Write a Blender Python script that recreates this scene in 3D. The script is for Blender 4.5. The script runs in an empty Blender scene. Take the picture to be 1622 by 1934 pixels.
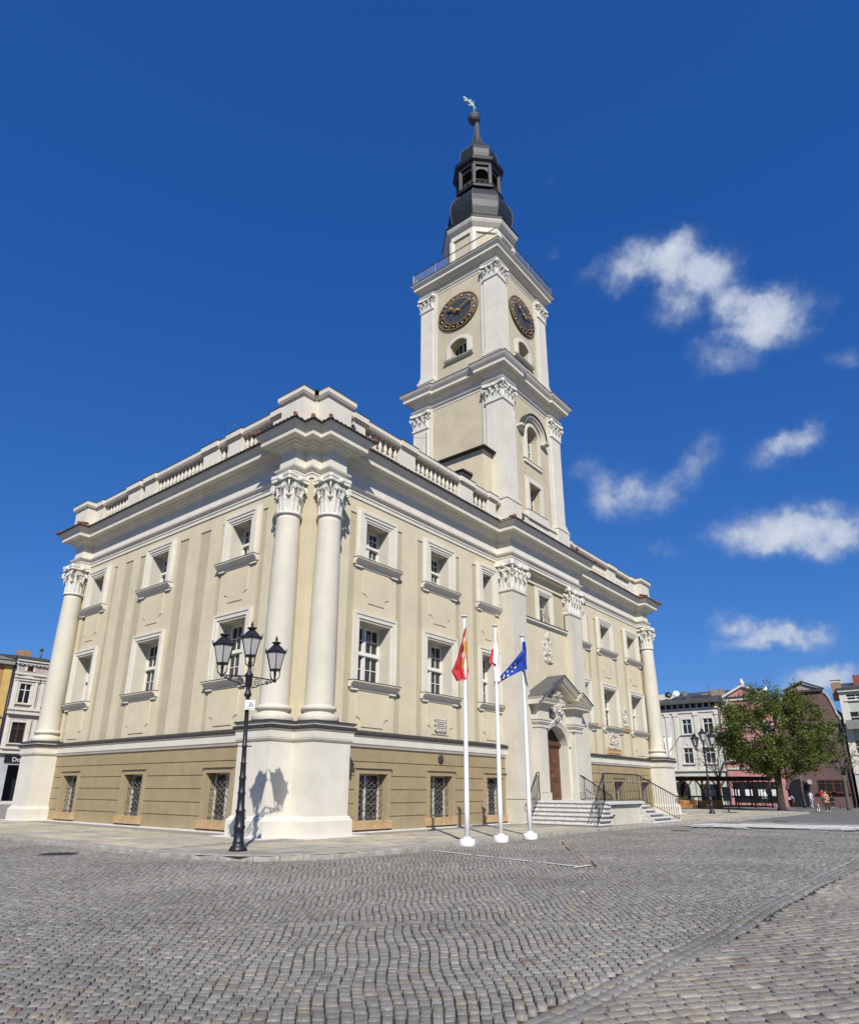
import bpy, bmesh, math, random
import numpy as np
from mathutils import Matrix, Vector
from mathutils.noise import noise as pnoise, fractal
PI = math.pi
random.seed(7)
rng = np.random.default_rng(11)
SC = bpy.context.scene
COL = SC.collection

# ------------------------------------------------------------------ materials
def mat(name, col, rough=0.7, var=0.08, vscale=3.0, bump=0.0, bscale=40.0, metal=0.0, spec=0.5, streak=0.0, col2=None, emit=None):
    m = bpy.data.materials.new(name); m.use_nodes = True
    nt = m.node_tree; N = nt.nodes; L = nt.links
    p = N['Principled BSDF']
    p.inputs['Roughness'].default_value = rough
    p.inputs['Metallic'].default_value = metal
    p.inputs['Specular IOR Level'].default_value = spec
    c = (col[0], col[1], col[2], 1)
    tc = N.new('ShaderNodeTexCoord')
    if var > 0 or col2:
        nz = N.new('ShaderNodeTexNoise'); nz.inputs['Scale'].default_value = vscale; nz.inputs['Detail'].default_value = 6
        nz.inputs['Roughness'].default_value = 0.65
        L.new(tc.outputs['Object'], nz.inputs['Vector'])
        mx = N.new('ShaderNodeMix'); mx.data_type = 'RGBA'
        c2 = col2 or tuple(max(0, x * (1 - 2.2 * var)) for x in col)
        mx.inputs['A'].default_value = tuple(min(1, x * (1 + (var if not col2 else 0))) for x in col) + (1,)
        mx.inputs['B'].default_value = (c2[0], c2[1], c2[2], 1)
        mr = N.new('ShaderNodeMapRange'); mr.inputs['From Min'].default_value = 0.35; mr.inputs['From Max'].default_value = 0.75
        L.new(nz.outputs['Fac'], mr.inputs['Value']); L.new(mr.outputs['Result'], mx.inputs['Factor'])
        out = mx.outputs['Result']
        if streak > 0:
            mp = N.new('ShaderNodeMapping'); mp.inputs['Scale'].default_value = (2.2, 2.2, 0.12)
            L.new(tc.outputs['Object'], mp.inputs['Vector'])
            n2 = N.new('ShaderNodeTexNoise'); n2.inputs['Scale'].default_value = 1.6; n2.inputs['Detail'].default_value = 5
            L.new(mp.outputs['Vector'], n2.inputs['Vector'])
            r2 = N.new('ShaderNodeMapRange'); r2.inputs['From Min'].default_value = 0.55; r2.inputs['From Max'].default_value = 0.85
            r2.inputs['To Max'].default_value = streak
            L.new(n2.outputs['Fac'], r2.inputs['Value'])
            m2 = N.new('ShaderNodeMix'); m2.data_type = 'RGBA'
            m2.inputs['B'].default_value = (col[0] * .55, col[1] * .53, col[2] * .5, 1)
            L.new(out, m2.inputs['A']); L.new(r2.outputs['Result'], m2.inputs['Factor']); out = m2.outputs['Result']
        L.new(out, p.inputs['Base Color'])
    else:
        p.inputs['Base Color'].default_value = c
    if bump > 0:
        n3 = N.new('ShaderNodeTexNoise'); n3.inputs['Scale'].default_value = bscale; n3.inputs['Detail'].default_value = 5
        L.new(tc.outputs['Object'], n3.inputs['Vector'])
        b = N.new('ShaderNodeBump'); b.inputs['Strength'].default_value = bump; b.inputs['Distance'].default_value = 0.02
        L.new(n3.outputs['Fac'], b.inputs['Height']); L.new(b.outputs['Normal'], p.inputs['Normal'])
    if emit:
        p.inputs['Emission Color'].default_value = c; p.inputs['Emission Strength'].default_value = emit
    return m

M = {}
def defmats():
    M['cream'] = mat('cream plaster', (.555, .485, .335), .85, .05, .9, .25, 60, streak=.22)
    M['cream2'] = mat('beige plaster strip', (.41, .36, .245), .85, .05, .9, .25, 60, streak=.22)
    M['tan'] = mat('tan plaster plinth', (.30, .235, .125), .85, .07, 1.3, .3, 50, streak=.3)
    M['tanlight'] = mat('tan plaster window surround', (.31, .245, .14), .85, .06, 1.3, .3, 50, streak=.2)
    M['white'] = mat('white stucco', (.60, .565, .48), .8, .05, 1.1, .2, 55, streak=.28)
    M['white2'] = mat('ivory stucco columns', (.52, .485, .40), .8, .05, .8, .3, 45, streak=.25)
    M['towercream'] = mat('tower cream plaster', (.48, .42, .295), .85, .07, .7, .3, 50, streak=.25)
    M['capital'] = mat('carved stucco', (.60, .58, .51), .85, .08, 5, .3, 30)
    M['relief'] = mat('weathered carved stone', (.54, .50, .43), .9, .2, 6, .5, 25, col2=(.36, .32, .27))
    M['blackcap'] = mat('black sheet metal cover', (.035, .033, .03), .75, .3, 3, .5, 12)
    M['lead'] = mat('dark metal sheet sill', (.09, .088, .085), .6, .2, 3, .2, 20)
    M['tile'] = mat('red clay roof tile', (.27, .105, .06), .85, .3, 4, .3, 30, col2=(.10, .055, .045))
    M['roof'] = mat('dark metal roof sheet', (.05, .05, .055), .55, .2, 2)
    M['sand'] = mat('yellow sandstone block', (.42, .28, .14), .9, .16, 2.5, .4, 30)
    M['frame'] = mat('white painted window wood', (.62, .60, .54), .55, .04, 4)
    M['glass'] = mat('dark window glass', (.018, .02, .022), .04, .0, spec=.7)
    M['grille'] = mat('pale iron lattice', (.17, .16, .14), .7, .35, 9)
    M['iron'] = mat('black painted iron', (.014, .014, .017), .42, .25, 12, .1, 30)
    M['milk'] = mat('milky lantern glass', (.40, .39, .37), .35, .05, 4)
    M['wood'] = mat('brown varnished door wood', (.105, .040, .018), .5, .25, 3, .2, 30)
    M['gold'] = mat('gilded metal', (.62, .36, .10), .42, .12, 8, metal=.5)
    M['dial'] = mat('dark blue grey clock dial', (.040, .042, .052), .7, .15, 3)
    M['dialring'] = mat('dark brown clock ring', (.05, .042, .034), .7, .15, 3)
    M['pole'] = mat('white painted metal pole', (.70, .70, .69), .35, .03, 2)
    M['slate'] = slate()
    M['darkwood'] = mat('dark tarred lantern timber', (.007, .007, .008), .6, .25, 5)
    M['greyst'] = mat('grey weathered trim', (.075, .075, .075), .7, .2, 5)
    M['copper'] = mat('pale green patina', (.40, .50, .42), .6, .3, 12)
    M['step'] = mat('pale granite step', (.50, .49, .46), .85, .15, 6, .4, 60)
    M['slab'] = mat('sandstone paving slab', (.40, .35, .26), .9, .2, 1.5, .5, 40)

def slate():
    m = bpy.data.materials.new('slate shingles'); m.use_nodes = True
    nt = m.node_tree; N = nt.nodes; L = nt.links; p = N['Principled BSDF']
    p.inputs['Roughness'].default_value = .5; p.inputs['Specular IOR Level'].default_value = .4
    uv = N.new('ShaderNodeUVMap')
    br = N.new('ShaderNodeTexBrick'); br.inputs['Scale'].default_value = 1.0
    br.inputs['Brick Width'].default_value = .34; br.inputs['Row Height'].default_value = .2
    br.inputs['Mortar Size'].default_value = .018; br.inputs['Bias'].default_value = 0
    br.inputs['Color1'].default_value = (.014, .016, .017, 1); br.inputs['Color2'].default_value = (.030, .032, .034, 1)
    br.inputs['Mortar'].default_value = (.003, .003, .004, 1)
    L.new(uv.outputs['UV'], br.inputs['Vector']); L.new(br.outputs['Color'], p.inputs['Base Color'])
    b = N.new('ShaderNodeBump'); b.inputs['Strength'].default_value = .6; b.inputs['Distance'].default_value = .02
    inv = N.new('ShaderNodeMath'); inv.operation = 'SUBTRACT'; inv.inputs[0].default_value = 1
    L.new(br.outputs['Fac'], inv.inputs[1]); L.new(inv.outputs[0], b.inputs['Height']); L.new(b.outputs['Normal'], p.inputs['Normal'])
    return m

# ------------------------------------------------------------------ mesh builder
class MB:
    def __init__(s):
        s.v = []; s.f = []; s.m = []; s.sm = []; s.uv = {}
        s.T = None; s.mi = 0; s.smooth = False
    def V(s, p):
        if s.T is not None: p = s.T @ Vector(p)
        s.v.append((p[0], p[1], p[2])); return len(s.v) - 1
    def F(s, idx, mi=None, sm=None):
        s.f.append(tuple(idx)); s.m.append(s.mi if mi is None else mi); s.sm.append(s.smooth if sm is None else sm)
    def poly(s, pts, mi=None): s.F([s.V(p) for p in pts], mi)
    def box(s, x0, x1, y0, y1, z0, z1, mi=None):
        i = [s.V(p) for p in ((x0, y0, z0), (x1, y0, z0), (x1, y1, z0), (x0, y1, z0), (x0, y0, z1), (x1, y0, z1), (x1, y1, z1), (x0, y1, z1))]
        for q in ((0, 3, 2, 1), (4, 5, 6, 7), (0, 1, 5, 4), (1, 2, 6, 5), (2, 3, 7, 6), (3, 0, 4, 7)): s.F([i[k] for k in q], mi)
    def bbox(s, x0, x1, y0, y1, z0, z1, b=.01, mi=None):
        """box with chamfered vertical and top edges"""
        ring = lambda d, z: [s.V(p) for p in ((x0 + d, y0, z), (x1 - d, y0, z), (x1, y0 + d, z), (x1, y1 - d, z), (x1 - d, y1, z), (x0 + d, y1, z), (x0, y1 - d, z), (x0, y0 + d, z))]
        a = ring(b, z0); c = ring(b, z1 - b)
        d = [s.V(p) for p in ((x0 + b, y0 + b, z1), (x1 - b, y0 + b, z1), (x1 - b, y1 - b, z1), (x0 + b, y1 - b, z1))]
        for k in range(8): s.F([a[k], a[(k + 1) % 8], c[(k + 1) % 8], c[k]], mi)
        s.F([c[0], c[1], d[1], d[0]], mi); s.F([c[1], c[2], d[1]], mi); s.F([c[2], c[3], d[2], d[1]], mi); s.F([c[3], c[4], d[2]], mi)
        s.F([c[4], c[5], d[3], d[2]], mi); s.F([c[5], c[6], d[3]], mi); s.F([c[6], c[7], d[0], d[3]], mi); s.F([c[7], c[0], d[0]], mi)
        s.F(d, mi); s.F(a[::-1], mi)
    def prism(s, poly, a, b, axis='y', mi=None):
        """extrude 2D polygon (u,v) between a and b along axis"""
        def P(u, v, w): return {'y': (u, w, v), 'x': (w, u, v), 'z': (u, v, w)}[axis]
        A = [s.V(P(u, v, a)) for u, v in poly]; B = [s.V(P(u, v, b)) for u, v in poly]; n = len(poly)
        s.F(A, mi); s.F(B[::-1], mi)
        for k in range(n): s.F([A[k], B[k], B[(k + 1) % n], A[(k + 1) % n]], mi)
    def lathe(s, prof, c=(0, 0, 0), n=16, ph=0., mi=None, sm=True, uvs=None, arc=(0, 2 * PI), caps=True):
        full = abs(arc[1] - arc[0] - 2 * PI) < 1e-6
        cnt = n if full else n + 1
        R = []
        for r, z in prof:
            R.append([s.V((c[0] + r * math.cos(arc[0] + ph + (arc[1] - arc[0]) * k / n), c[1] + r * math.sin(arc[0] + ph + (arc[1] - arc[0]) * k / n), c[2] + z)) for k in range(cnt)])
        acc = 0
        for i in range(len(prof) - 1):
            dl = math.hypot(prof[i + 1][0] - prof[i][0], prof[i + 1][1] - prof[i][1])
            for k in range(n):
                k2 = (k + 1) % cnt
                s.F([R[i][k], R[i][k2], R[i + 1][k2], R[i + 1][k]], mi, sm)
                if uvs:
                    w0 = 2 * math.sin(PI / n) * prof[i][0]; w1 = 2 * math.sin(PI / n) * prof[i + 1][0]
                    s.uv[len(s.f) - 1] = [(k * 7.3 - w0 / 2, acc), (k * 7.3 + w0 / 2, acc), (k * 7.3 + w1 / 2, acc + dl), (k * 7.3 - w1 / 2, acc + dl)]
            acc += dl
        if caps and full:
            if prof[0][0] > 1e-4: s.F(R[0][::-1], mi, False)
            if prof[-1][0] > 1e-4: s.F(R[-1], mi, False)
    def tube(s, pts, r, n=6, mi=None, sm=True, close=False, caps=True):
        pts = [Vector(p) for p in pts]; R = []; N = len(pts)
        rr = r if isinstance(r, (list, tuple)) else [r] * N
        up = None
        for i in range(N):
            if close: d = pts[(i + 1) % N] - pts[i - 1]
            else: d = pts[min(i + 1, N - 1)] - pts[max(i - 1, 0)]
            if d.length < 1e-9: d = Vector((0, 0, 1))
            d.normalize()
            if up is None: up = Vector((0, 0, 1)) if abs(d.z) < .9 else Vector((1, 0, 0))
            a = d.cross(up)
            if a.length < 1e-5: a = d.cross(Vector((0, 1, 0)))
            a.normalize(); b = a.cross(d); up = b.copy()
            R.append([s.V(pts[i] + (a * math.cos(2 * PI * k / n) + b * math.sin(2 * PI * k / n)) * rr[i]) for k in range(n)])
        for i in range(N if close else N - 1):
            j = (i + 1) % N
            for k in range(n): s.F([R[i][k], R[i][(k + 1) % n], R[j][(k + 1) % n], R[j][k]], mi, sm)
        if caps and not close: s.F(R[0][::-1], mi, False); s.F(R[-1], mi, False)
    def sweep(s, path, prof, closed=False, mi=None):
        """path: list of (x,y), interior on the left; prof: list of (outward offset, z[, material])"""
        n = len(path); mit = []
        for i in range(n):
            p = Vector(path[i]);
            def nrm(a, b):
                d = (Vector(b) - Vector(a)).normalized(); return Vector((d.y, -d.x))
            if closed or 0 < i < n - 1:
                n1 = nrm(path[i - 1], path[i]); n2 = nrm(path[i], path[(i + 1) % n]); q = n1 + n2; q = q / max(1e-6, q.dot(n1))
            elif i == 0: q = nrm(path[0], path[1])
            else: q = nrm(path[-2], path[-1])
            mit.append(q)
        R = [[s.V((path[i][0] + mit[i].x * pr[0], path[i][1] + mit[i].y * pr[0], pr[1])) for pr in prof] for i in range(n)]
        for i in range(n if closed else n - 1):
            j = (i + 1) % n
            for k in range(len(prof) - 1):
                mm = prof[k][2] if len(prof[k]) > 2 else mi
                s.F([R[i][k], R[j][k], R[j][k + 1], R[i][k + 1]], mm)
        return R
    def grid(s, fn, nu, nv, mi=None, sm=True, mfn=None):
        I = [[s.V(fn(i / nu, j / nv)) for j in range(nv + 1)] for i in range(nu + 1)]
        for i in range(nu):
            for j in range(nv):
                mm = mfn((i + .5) / nu, (j + .5) / nv) if mfn else mi
                s.F([I[i][j], I[i + 1][j], I[i + 1][j + 1], I[i][j + 1]], mm, sm)
    def ball(s, c, r, nu=8, nv=6, mi=None, sc=(1, 1, 1)):
        prof = [(r * math.sin(PI * k / nv), -r * math.cos(PI * k / nv)) for k in range(nv + 1)]
        R = []
        for q, z in prof: R.append([s.V((c[0] + sc[0] * q * math.cos(2 * PI * k / nu), c[1] + sc[1] * q * math.sin(2 * PI * k / nu), c[2] + sc[2] * z)) for k in range(nu)])
        for i in range(nv):
            for k in range(nu): s.F([R[i][k], R[i][(k + 1) % nu], R[i + 1][(k + 1) % nu], R[i + 1][k]], mi, True)
    def build(s, name, mats, parent=None, loc=None, rot=None, weld=True, recalc=True):
        me = bpy.data.meshes.new(name)
        me.from_pydata(s.v, [], s.f)
        if not isinstance(mats, (list, tuple)): mats = [mats]
        for m in mats: me.materials.append(m)
        me.polygons.foreach_set('material_index', s.m); me.polygons.foreach_set('use_smooth', s.sm)
        if s.uv:
            ul = me.uv_layers.new(name='UVMap')
            for fi, co in s.uv.items():
                p = me.polygons[fi]
                for k, li in enumerate(p.loop_indices): ul.data[li].uv = co[k]
        if recalc:
            bm = bmesh.new(); bm.from_mesh(me)
            if weld and not s.uv: bmesh.ops.remove_doubles(bm, verts=bm.verts, dist=1e-4)
            bmesh.ops.recalc_face_normals(bm, faces=bm.faces)
            bm.to_mesh(me); bm.free()
        o = bpy.data.objects.new(name, me); COL.objects.link(o)
        if parent is not None: o.parent = parent
        if loc is not None: o.location = loc
        if rot is not None: o.rotation_euler = rot if isinstance(rot, (tuple, list)) else (0, 0, rot)
        return o

def tag(o, label, cat, group=None):
    o['label'] = label; o['category'] = cat
    if group: o['group'] = group
    return o
def thing(name, label, cat, loc=(0, 0, 0), rz=0., group=None):
    o = bpy.data.objects.new(name, None); COL.objects.link(o); o.location = loc; o.rotation_euler = (0, 0, rz)
    o.empty_display_size = .3
    return tag(o, label, cat, group)
def struct(o): o['kind'] = 'structure'; return o
def kids(o): return [c for c in bpy.data.objects if c.parent == o]
def dup(o, loc=None, rz=None, parent=None, label=None):
    ch = kids(o); c = o.copy(); COL.objects.link(c)
    if parent is not None: c.parent = parent
    if loc is not None: c.location = loc
    if rz is not None: c.rotation_euler = (0, 0, rz)
    if label: c['label'] = label
    for k in ch: dup(k, parent=c)
    return c

def stroke_text(mb, txt, x, z, h, w, y, mi=0, th=None):
    """simple built-up letters as bars on plane y (facing -y); segments in unit cell"""
    G = {'I': [((.5, 0), (.5, 1))], 'V': [((.05, 1), (.5, 0)), ((.5, 0), (.95, 1))], 'X': [((.05, 0), (.95, 1)), ((.05, 1), (.95, 0))]}
    th = th or w * .2
    for k, ch in enumerate(txt):
        for (a, b) in G.get(ch, []):
            A = Vector((x + (k + a[0]) * w, z + a[1] * h)); B = Vector((x + (k + b[0]) * w, z + b[1] * h))
            d = (B - A).normalized(); nn = Vector((-d.y, d.x)) * th / 2
            q = [A + nn, B + nn, B - nn, A - nn]
            mb.poly([(p.x, y, p.y) for p in q], mi)
def text_obj(txt, size, material, name, parent=None, loc=(0, 0, 0), rot=(PI / 2, 0, 0), extrude=.004, align='CENTER'):
    cu = bpy.data.curves.new('letters', 'FONT'); cu.body = txt; cu.size = size; cu.extrude = extrude; cu.align_x = align
    t = bpy.data.objects.new('letters', cu); COL.objects.link(t)
    dg = bpy.context.evaluated_depsgraph_get(); me = bpy.data.meshes.new_from_object(t.evaluated_get(dg))
    bpy.data.objects.remove(t); bpy.data.curves.remove(cu)
    me.materials.clear(); me.materials.append(material)
    o = bpy.data.objects.new(name, me); COL.objects.link(o); o.location = loc; o.rotation_euler = rot
    if parent is not None: o.parent = parent
    return o
# ------------------------------------------------------------------ town hall
LX, LY = 35.4, 20.4
def fr_front(off=0.): return lambda u, w, z: (u, off - w, z)
def fr_left(off=0.): return lambda u, w, z: (off - w, u, z)
def wall_sheet(mb, fr, u0, u1, z0, z1, holes=(), mi=0):
    us = sorted({round(x, 4) for h in holes for x in h[:2] if u0 < x < u1} | {u0, u1})
    zs = sorted({round(x, 4) for h in holes for x in h[2:4] if z0 < x < z1} | {z0, z1})
    for i in range(len(us) - 1):
        for j in range(len(zs) - 1):
            uc, zc = (us[i] + us[i + 1]) / 2, (zs[j] + zs[j + 1]) / 2
            if any(h[0] < uc < h[1] and h[2] < zc < h[3] for h in holes): continue
            mb.poly([fr(us[i], 0, zs[j]), fr(us[i + 1], 0, zs[j]), fr(us[i + 1], 0, zs[j + 1]), fr(us[i], 0, zs[j + 1])], mi)
    for h in holes:
        a, b, c, d, dep = h[:5]; a = max(a, u0); b = min(b, u1)
        if b <= a: continue
        mr = h[5] if len(h) > 5 else mi
        for q in (((a, c), (b, c)), ((b, c), (b, d)), ((b, d), (a, d)), ((a, d), (a, c))):
            (p0, p1) = q
            mb.poly([fr(p0[0], 0, p0[1]), fr(p1[0], 0, p1[1]), fr(p1[0], -dep, p1[1]), fr(p0[0], -dep, p0[1])], mr)
        if len(h) > 6 and h[6] is not None:
            mb.poly([fr(a, -dep, c), fr(b, -dep, c), fr(b, -dep, d), fr(a, -dep, d)], h[6])
def fbox(mb, fr, u0, u1, w0, w1, z0, z1, mi=0):
    P = [fr(u, w, z) for z in (z0, z1) for (u, w) in ((u0, w0), (u1, w0), (u1, w1), (u0, w1))]
    i = [mb.V(p) for p in P]
    for q in ((0, 3, 2, 1), (4, 5, 6, 7), (0, 1, 5, 4), (1, 2, 6, 5), (2, 3, 7, 6), (3, 0, 4, 7)): mb.F([i[k] for k in q], mi)

# window tables: centre, surround width, opening width, sill top, surround top, opening top
FW = [4.03, 8.58, 12.83, 23.55, 27.78, 32.45]
FWW = [2.66, 2.64, 2.06, 2.6, 2.7, 2.75]
LW = [4.5, 11.25, 17.7]
LWW = [2.6, 2.76, 2.45]
RX0, RX1, RY = 13.88, 22.12, -.95

WCACHE = {}
def arc_pts(c, hw, zs, rise, n=12):
    """segmental / round arch from right to left"""
    if rise >= hw * .98:
        return [(c + hw * math.cos(PI * k / n), zs + rise * math.sin(PI * k / n)) for k in range(n + 1)]
    R = (hw * hw + rise * rise) / (2 * rise); a = math.asin(hw / R)
    return [(c + R * math.sin(a - 2 * a * k / n), zs + rise - R + R * math.cos(a - 2 * a * k / n)) for k in range(n + 1)]

def surround_rect(ow, oh, sw, top, steps, name='window_surround', m='white'):
    """nested frames, local: x along, -y outward, z from 0 = sill top. steps: (fraction, protrusion)"""
    mb = MB(); prev = 1.0
    fr = [s[0] for s in steps] + [0.]
    for k, (f, pr) in enumerate(steps):
        f2 = fr[k + 1]
        xo = ow / 2 + sw * f; xi = ow / 2 + sw * f2; zo = oh + top * f; zi = oh + top * f2
        mb.box(-xo, -xi, -pr, .0, 0, zo); mb.box(xi, xo, -pr, .0, 0, zo); mb.box(-xi, xi, -pr, .0, zi, zo)
    return mb

def make_window(kind, w, parent, loc, rz):
    """window > pane, window_surround, sill ; kinds lower / upper"""
    key = (kind, round(w, 2))
    if key in WCACHE: return dup(WCACHE[key], loc, rz, parent)
    D = .64
    if kind == 'lower':
        ow, oh, sw, top = w - .72, 2.56, .36, .36
        steps = [(1., .13), (.72, .095), (.55, .10), (.25, .05)]; tz = 1.32
    else:
        ow, oh, sw, top = w - 1.2, 1.82, .6, .58
        steps = [(1., .05), (.80, .15), (.58, .115), (.34, .075), (.14, .04)]; tz = 1.0
    mb = MB(); t = .07
    x = ow / 2
    def bar(x0, x1, z0, z1, d=.05, y=None): mb.box(x0, x1, D - d, D + .04, z0, z1)
    bar(-x, -x + .09, 0, oh); bar(x - .09, x, 0, oh); bar(-x + .09, x - .09, 0, .10); bar(-x + .09, x - .09, oh - .09, oh)
    bar(-.065, .065, .10, oh - .09, .085); bar(-x + .09, -.065, tz - .06, tz + .06, .08); bar(.065, x - .09, tz - .06, tz + .06, .08)
    mb.box(-x + .09, x - .09, D - .13, D - .085, tz - .075, tz - .02)
    for s in (-1, 1):
        xa, xb = sorted((s * .065, s * (x - .09)))
        for z0, z1 in ((.10, tz - .06), (tz + .06, oh - .09)):
            # sash rail
            bar(xa, xa + .045, z0, z1, .03); bar(xb - .045, xb, z0, z1, .03); bar(xa + .045, xb - .045, z0, z0 + .05, .03); bar(xa + .045, xb - .045, z1 - .045, z1, .03)
            xm = (xa + xb) / 2; zm = (z0 + z1) / 2
            bar(xm - .016, xm + .016, z0 + .05, z1 - .045, .022)
            bar(xa + .045, xm - .016, zm - .016, zm + .016, .022); bar(xm + .016, xb - .045, zm - .016, zm + .016, .022)
    o = mb.build('window', M['frame'], parent, loc, rz)
    g = MB(); g.poly([(-x, D + .02, 0), (x, D + .02, 0), (x, D + .02, oh), (-x, D + .02, oh)]); g.build('pane', M['glass'], o, recalc=False)
    # net curtain behind the lower sashes, seen between the bars
    surround_rect(ow, oh, sw, top, steps).build('window_surround', M['white'], o)
    sl = MB(); hw = w / 2 + .12
    for (x0, x1, e) in ((-hw, hw, 0),):
        pr = [(0.0, .0), (-.30, .0), (-.30, -.05), (-.25, -.09), (-.16, -.17), (-.12, -.25), (0, -.25)]
        sl.prism([(p, q) for p, q in pr], x0, x1, 'x', 0)
    sl.box(-hw + .06, hw - .06, -.07, 0, -.33, -.25)
    sl.box(-hw + .08, -hw + .5, -.09, -.07, -.36, -.29); sl.box(hw - .5, hw - .08, -.09, -.07, -.36, -.29)
    sl.box(-hw - .012, hw + .012, -.315, 0.0, 0.001, .025, 1)
    sl.box(-ow / 2, ow / 2, .0, D - .05, -.04, .02, 1)
    sl.build('sill', [M['white'], M['blackcap']], o)
    WCACHE[key] = o
    return o

def make_basement_window(w, parent, loc, rz):
    key = ('base', round(w, 2))
    if key in WCACHE: return dup(WCACHE[key], loc, rz, parent)
    ow = w - .42; oh = 1.74; x = ow / 2
    mb = MB()
    for f in (-x, x - .06): mb.box(f, f + .06, .42, .5, 0, oh)
    mb.box(-x + .06, x - .06, .42, .5, oh - .07, oh); mb.box(-.05, .05, .42, .5, 0, oh - .07)
    o = mb.build('basement_window', M['frame'], parent, loc, rz)
    g = MB(); g.poly([(-x, .47, 0), (x, .47, 0), (x, .47, oh), (-x, .47, oh)]); g.build('pane', M['glass'], o, recalc=False)
    s = MB()
    s.box(-w / 2, -x, -.05, 0, 0, oh + .2); s.box(x, w / 2, -.05, 0, 0, oh + .2); s.box(-x, x, -.05, 0, oh, oh + .2)
    s.box(-w / 2 - .03, w / 2 + .03, -.12, 0, oh + .2, oh + .27)
    s.build('window_surround', M['tanlight'], o)
    b = MB(); b.bbox(-w / 2 - .06, .02, -.13, .02, -.31, 0, .012); b.bbox(.03, w / 2 + .06, -.13, .02, -.31, 0, .012); b.build('sill', M['sand'], o)
    gr = MB(); n = 5
    for k in range(n):
        xc = -x + ow * (k + .5) / n
        for ph in (0, 1):
            gr.tube([(xc + (.5 if ph else -.5) * ow / n * math.sin(PI * (j / 2)) * 1.0, .2 + .015 * ph, .03 + (oh - .06) * j / 16) for j in range(17)], .0105, 4)
    for k in range(4): gr.tube([(-x, .21, .06 + (oh - .12) * k / 3), (x, .21, .06 + (oh - .12) * k / 3)], .012, 4)
    for k in range(n):
        gr.lathe([(.0, -.008), (.055, -.008), (.055, .008), (.0, .008)], (0, 0, 0), 8)  # rosette ring bottom
        for q in range(len(gr.v) - 32, len(gr.v)):
            vx, vy, vz = gr.v[q]; gr.v[q] = (-x + ow * (k + .5) / n + vx, .2 + vz, .11 + vy)
    gr.build('grille', M['grille'], o)
    WCACHE[key] = o
    return o

# ---- carved ornament -------------------------------------------------------
def leaf(mb, pos, d, h, w, bend=1.0, mi=0):
    d = Vector((d[0], d[1], 0)).normalized(); t = Vector((-d.y, d.x, 0)); p = Vector(pos)
    prof = [(.0, 0, .85), (.02, .3, 1.05), (.05, .6, 1.0), (.11, .86, .85), (.19, 1.0, .6), (.25, .93, .4), (.25, .82, .15)]
    rows = []
    for (o, z, ww) in prof:
        c = p + d * (o * bend * h * 1.25 + .012) + Vector((0, 0, z * h)); hw = w * ww / 2
        rows.append([mb.V(c - t * hw - d * .03 * h), mb.V(c - t * hw * .45), mb.V(c + d * .05 * h), mb.V(c + t * hw * .45), mb.V(c + t * hw - d * .03 * h)])
    for a, b in zip(rows, rows[1:]):
        for k in range(4): mb.F([a[k], a[k + 1], b[k + 1], b[k]], mi, False)
def volute(mb, pos, d, r, mi=0):
    d = Vector((d[0], d[1], 0)).normalized(); p = Vector(pos); pts = []; rad = []
    for k in range(22):
        a = -PI * .5 + k * PI * 2 * 1.9 / 21; rr = r * (1 - k / 26)
        pts.append(p + d * (rr * math.cos(a)) + Vector((0, 0, rr * math.sin(a)))); rad.append(r * .20)
    mb.tube(pts, rad, 5, mi)
    mb.tube([p - d * r * 2.2 + Vector((0, 0, -r * 1.9)), p - d * r * 1.6 + Vector((0, 0, -r * .2)), p - d * r * .6 + Vector((0, 0, r * .85)), p + Vector((0, 0, r))], [r * .14, r * .18, r * .22, r * .22], 5, mi)
def capital_round(c, r, z0, z1):
    """capital for a free column; c centre"""
    mb = MB(); h = z1 - z0; hb = h * .86
    mb.lathe([(r * 1.0, -.16), (r * 1.16, -.15), (r * 1.2, -.08), (r * 1.14, -.02), (r * 1.0, 0)], (c[0], c[1], z0), 24)
    mb.lathe([(r * .93, 0), (r * .95, hb * .5), (r * 1.06, hb * .85), (r * 1.2, hb)], (c[0], c[1], z0), 20)
    for k in range(8):
        a = 2 * PI * k / 8; d = (math.cos(a), math.sin(a)); leaf(mb, (c[0] + d[0] * r * .95, c[1] + d[1] * r * .95, z0 + .01), d, h * .42, r * .74)
        a += PI / 8; d = (math.cos(a), math.sin(a)); leaf(mb, (c[0] + d[0] * r * .94, c[1] + d[1] * r * .94, z0 + .02), d, h * .66, r * .66, .8)
    for k in range(4):
        a = PI / 4 + PI / 2 * k; d = (math.cos(a), math.sin(a))
        volute(mb, (c[0] + d[0] * r * 1.38, c[1] + d[1] * r * 1.38, z0 + hb * .78), d, h * .125)
        a = PI / 2 * k; d = (math.cos(a), math.sin(a))
        mb.ball((c[0] + d[0] * r * 1.25, c[1] + d[1] * r * 1.25, z0 + hb * 1.02), h * .085, 7, 5)
        t = (-d[1], d[0])
        for s in (-1, 1): volute(mb, (c[0] + d[0] * r * 1.1 + t[0] * s * r * .3, c[1] + d[1] * r * 1.1 + t[1] * s * r * .3, z0 + hb * .82), (t[0] * s * -1, t[1] * s * -1), h * .07)
    # abacus, concave sides
    pts = []
    for k in range(4):
        a0 = PI / 4 + PI / 2 * k
        for q, rr in ((-.07, 1.74), (.07, 1.74), (.36, 1.38), (PI / 4, 1.25), (PI / 2 - .36, 1.38)):
            pts.append((c[0] + r * rr * math.cos(a0 + q), c[1] + r * rr * math.sin(a0 + q)))
    mb.prism(pts, z0 + hb * .96, z0 + hb * 1.06, 'z'); mb.prism([(c[0] + (p[0] - c[0]) * 1.04, c[1] + (p[1] - c[1]) * 1.04) for p in pts], z0 + hb * 1.06, z1, 'z')
    return mb
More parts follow.
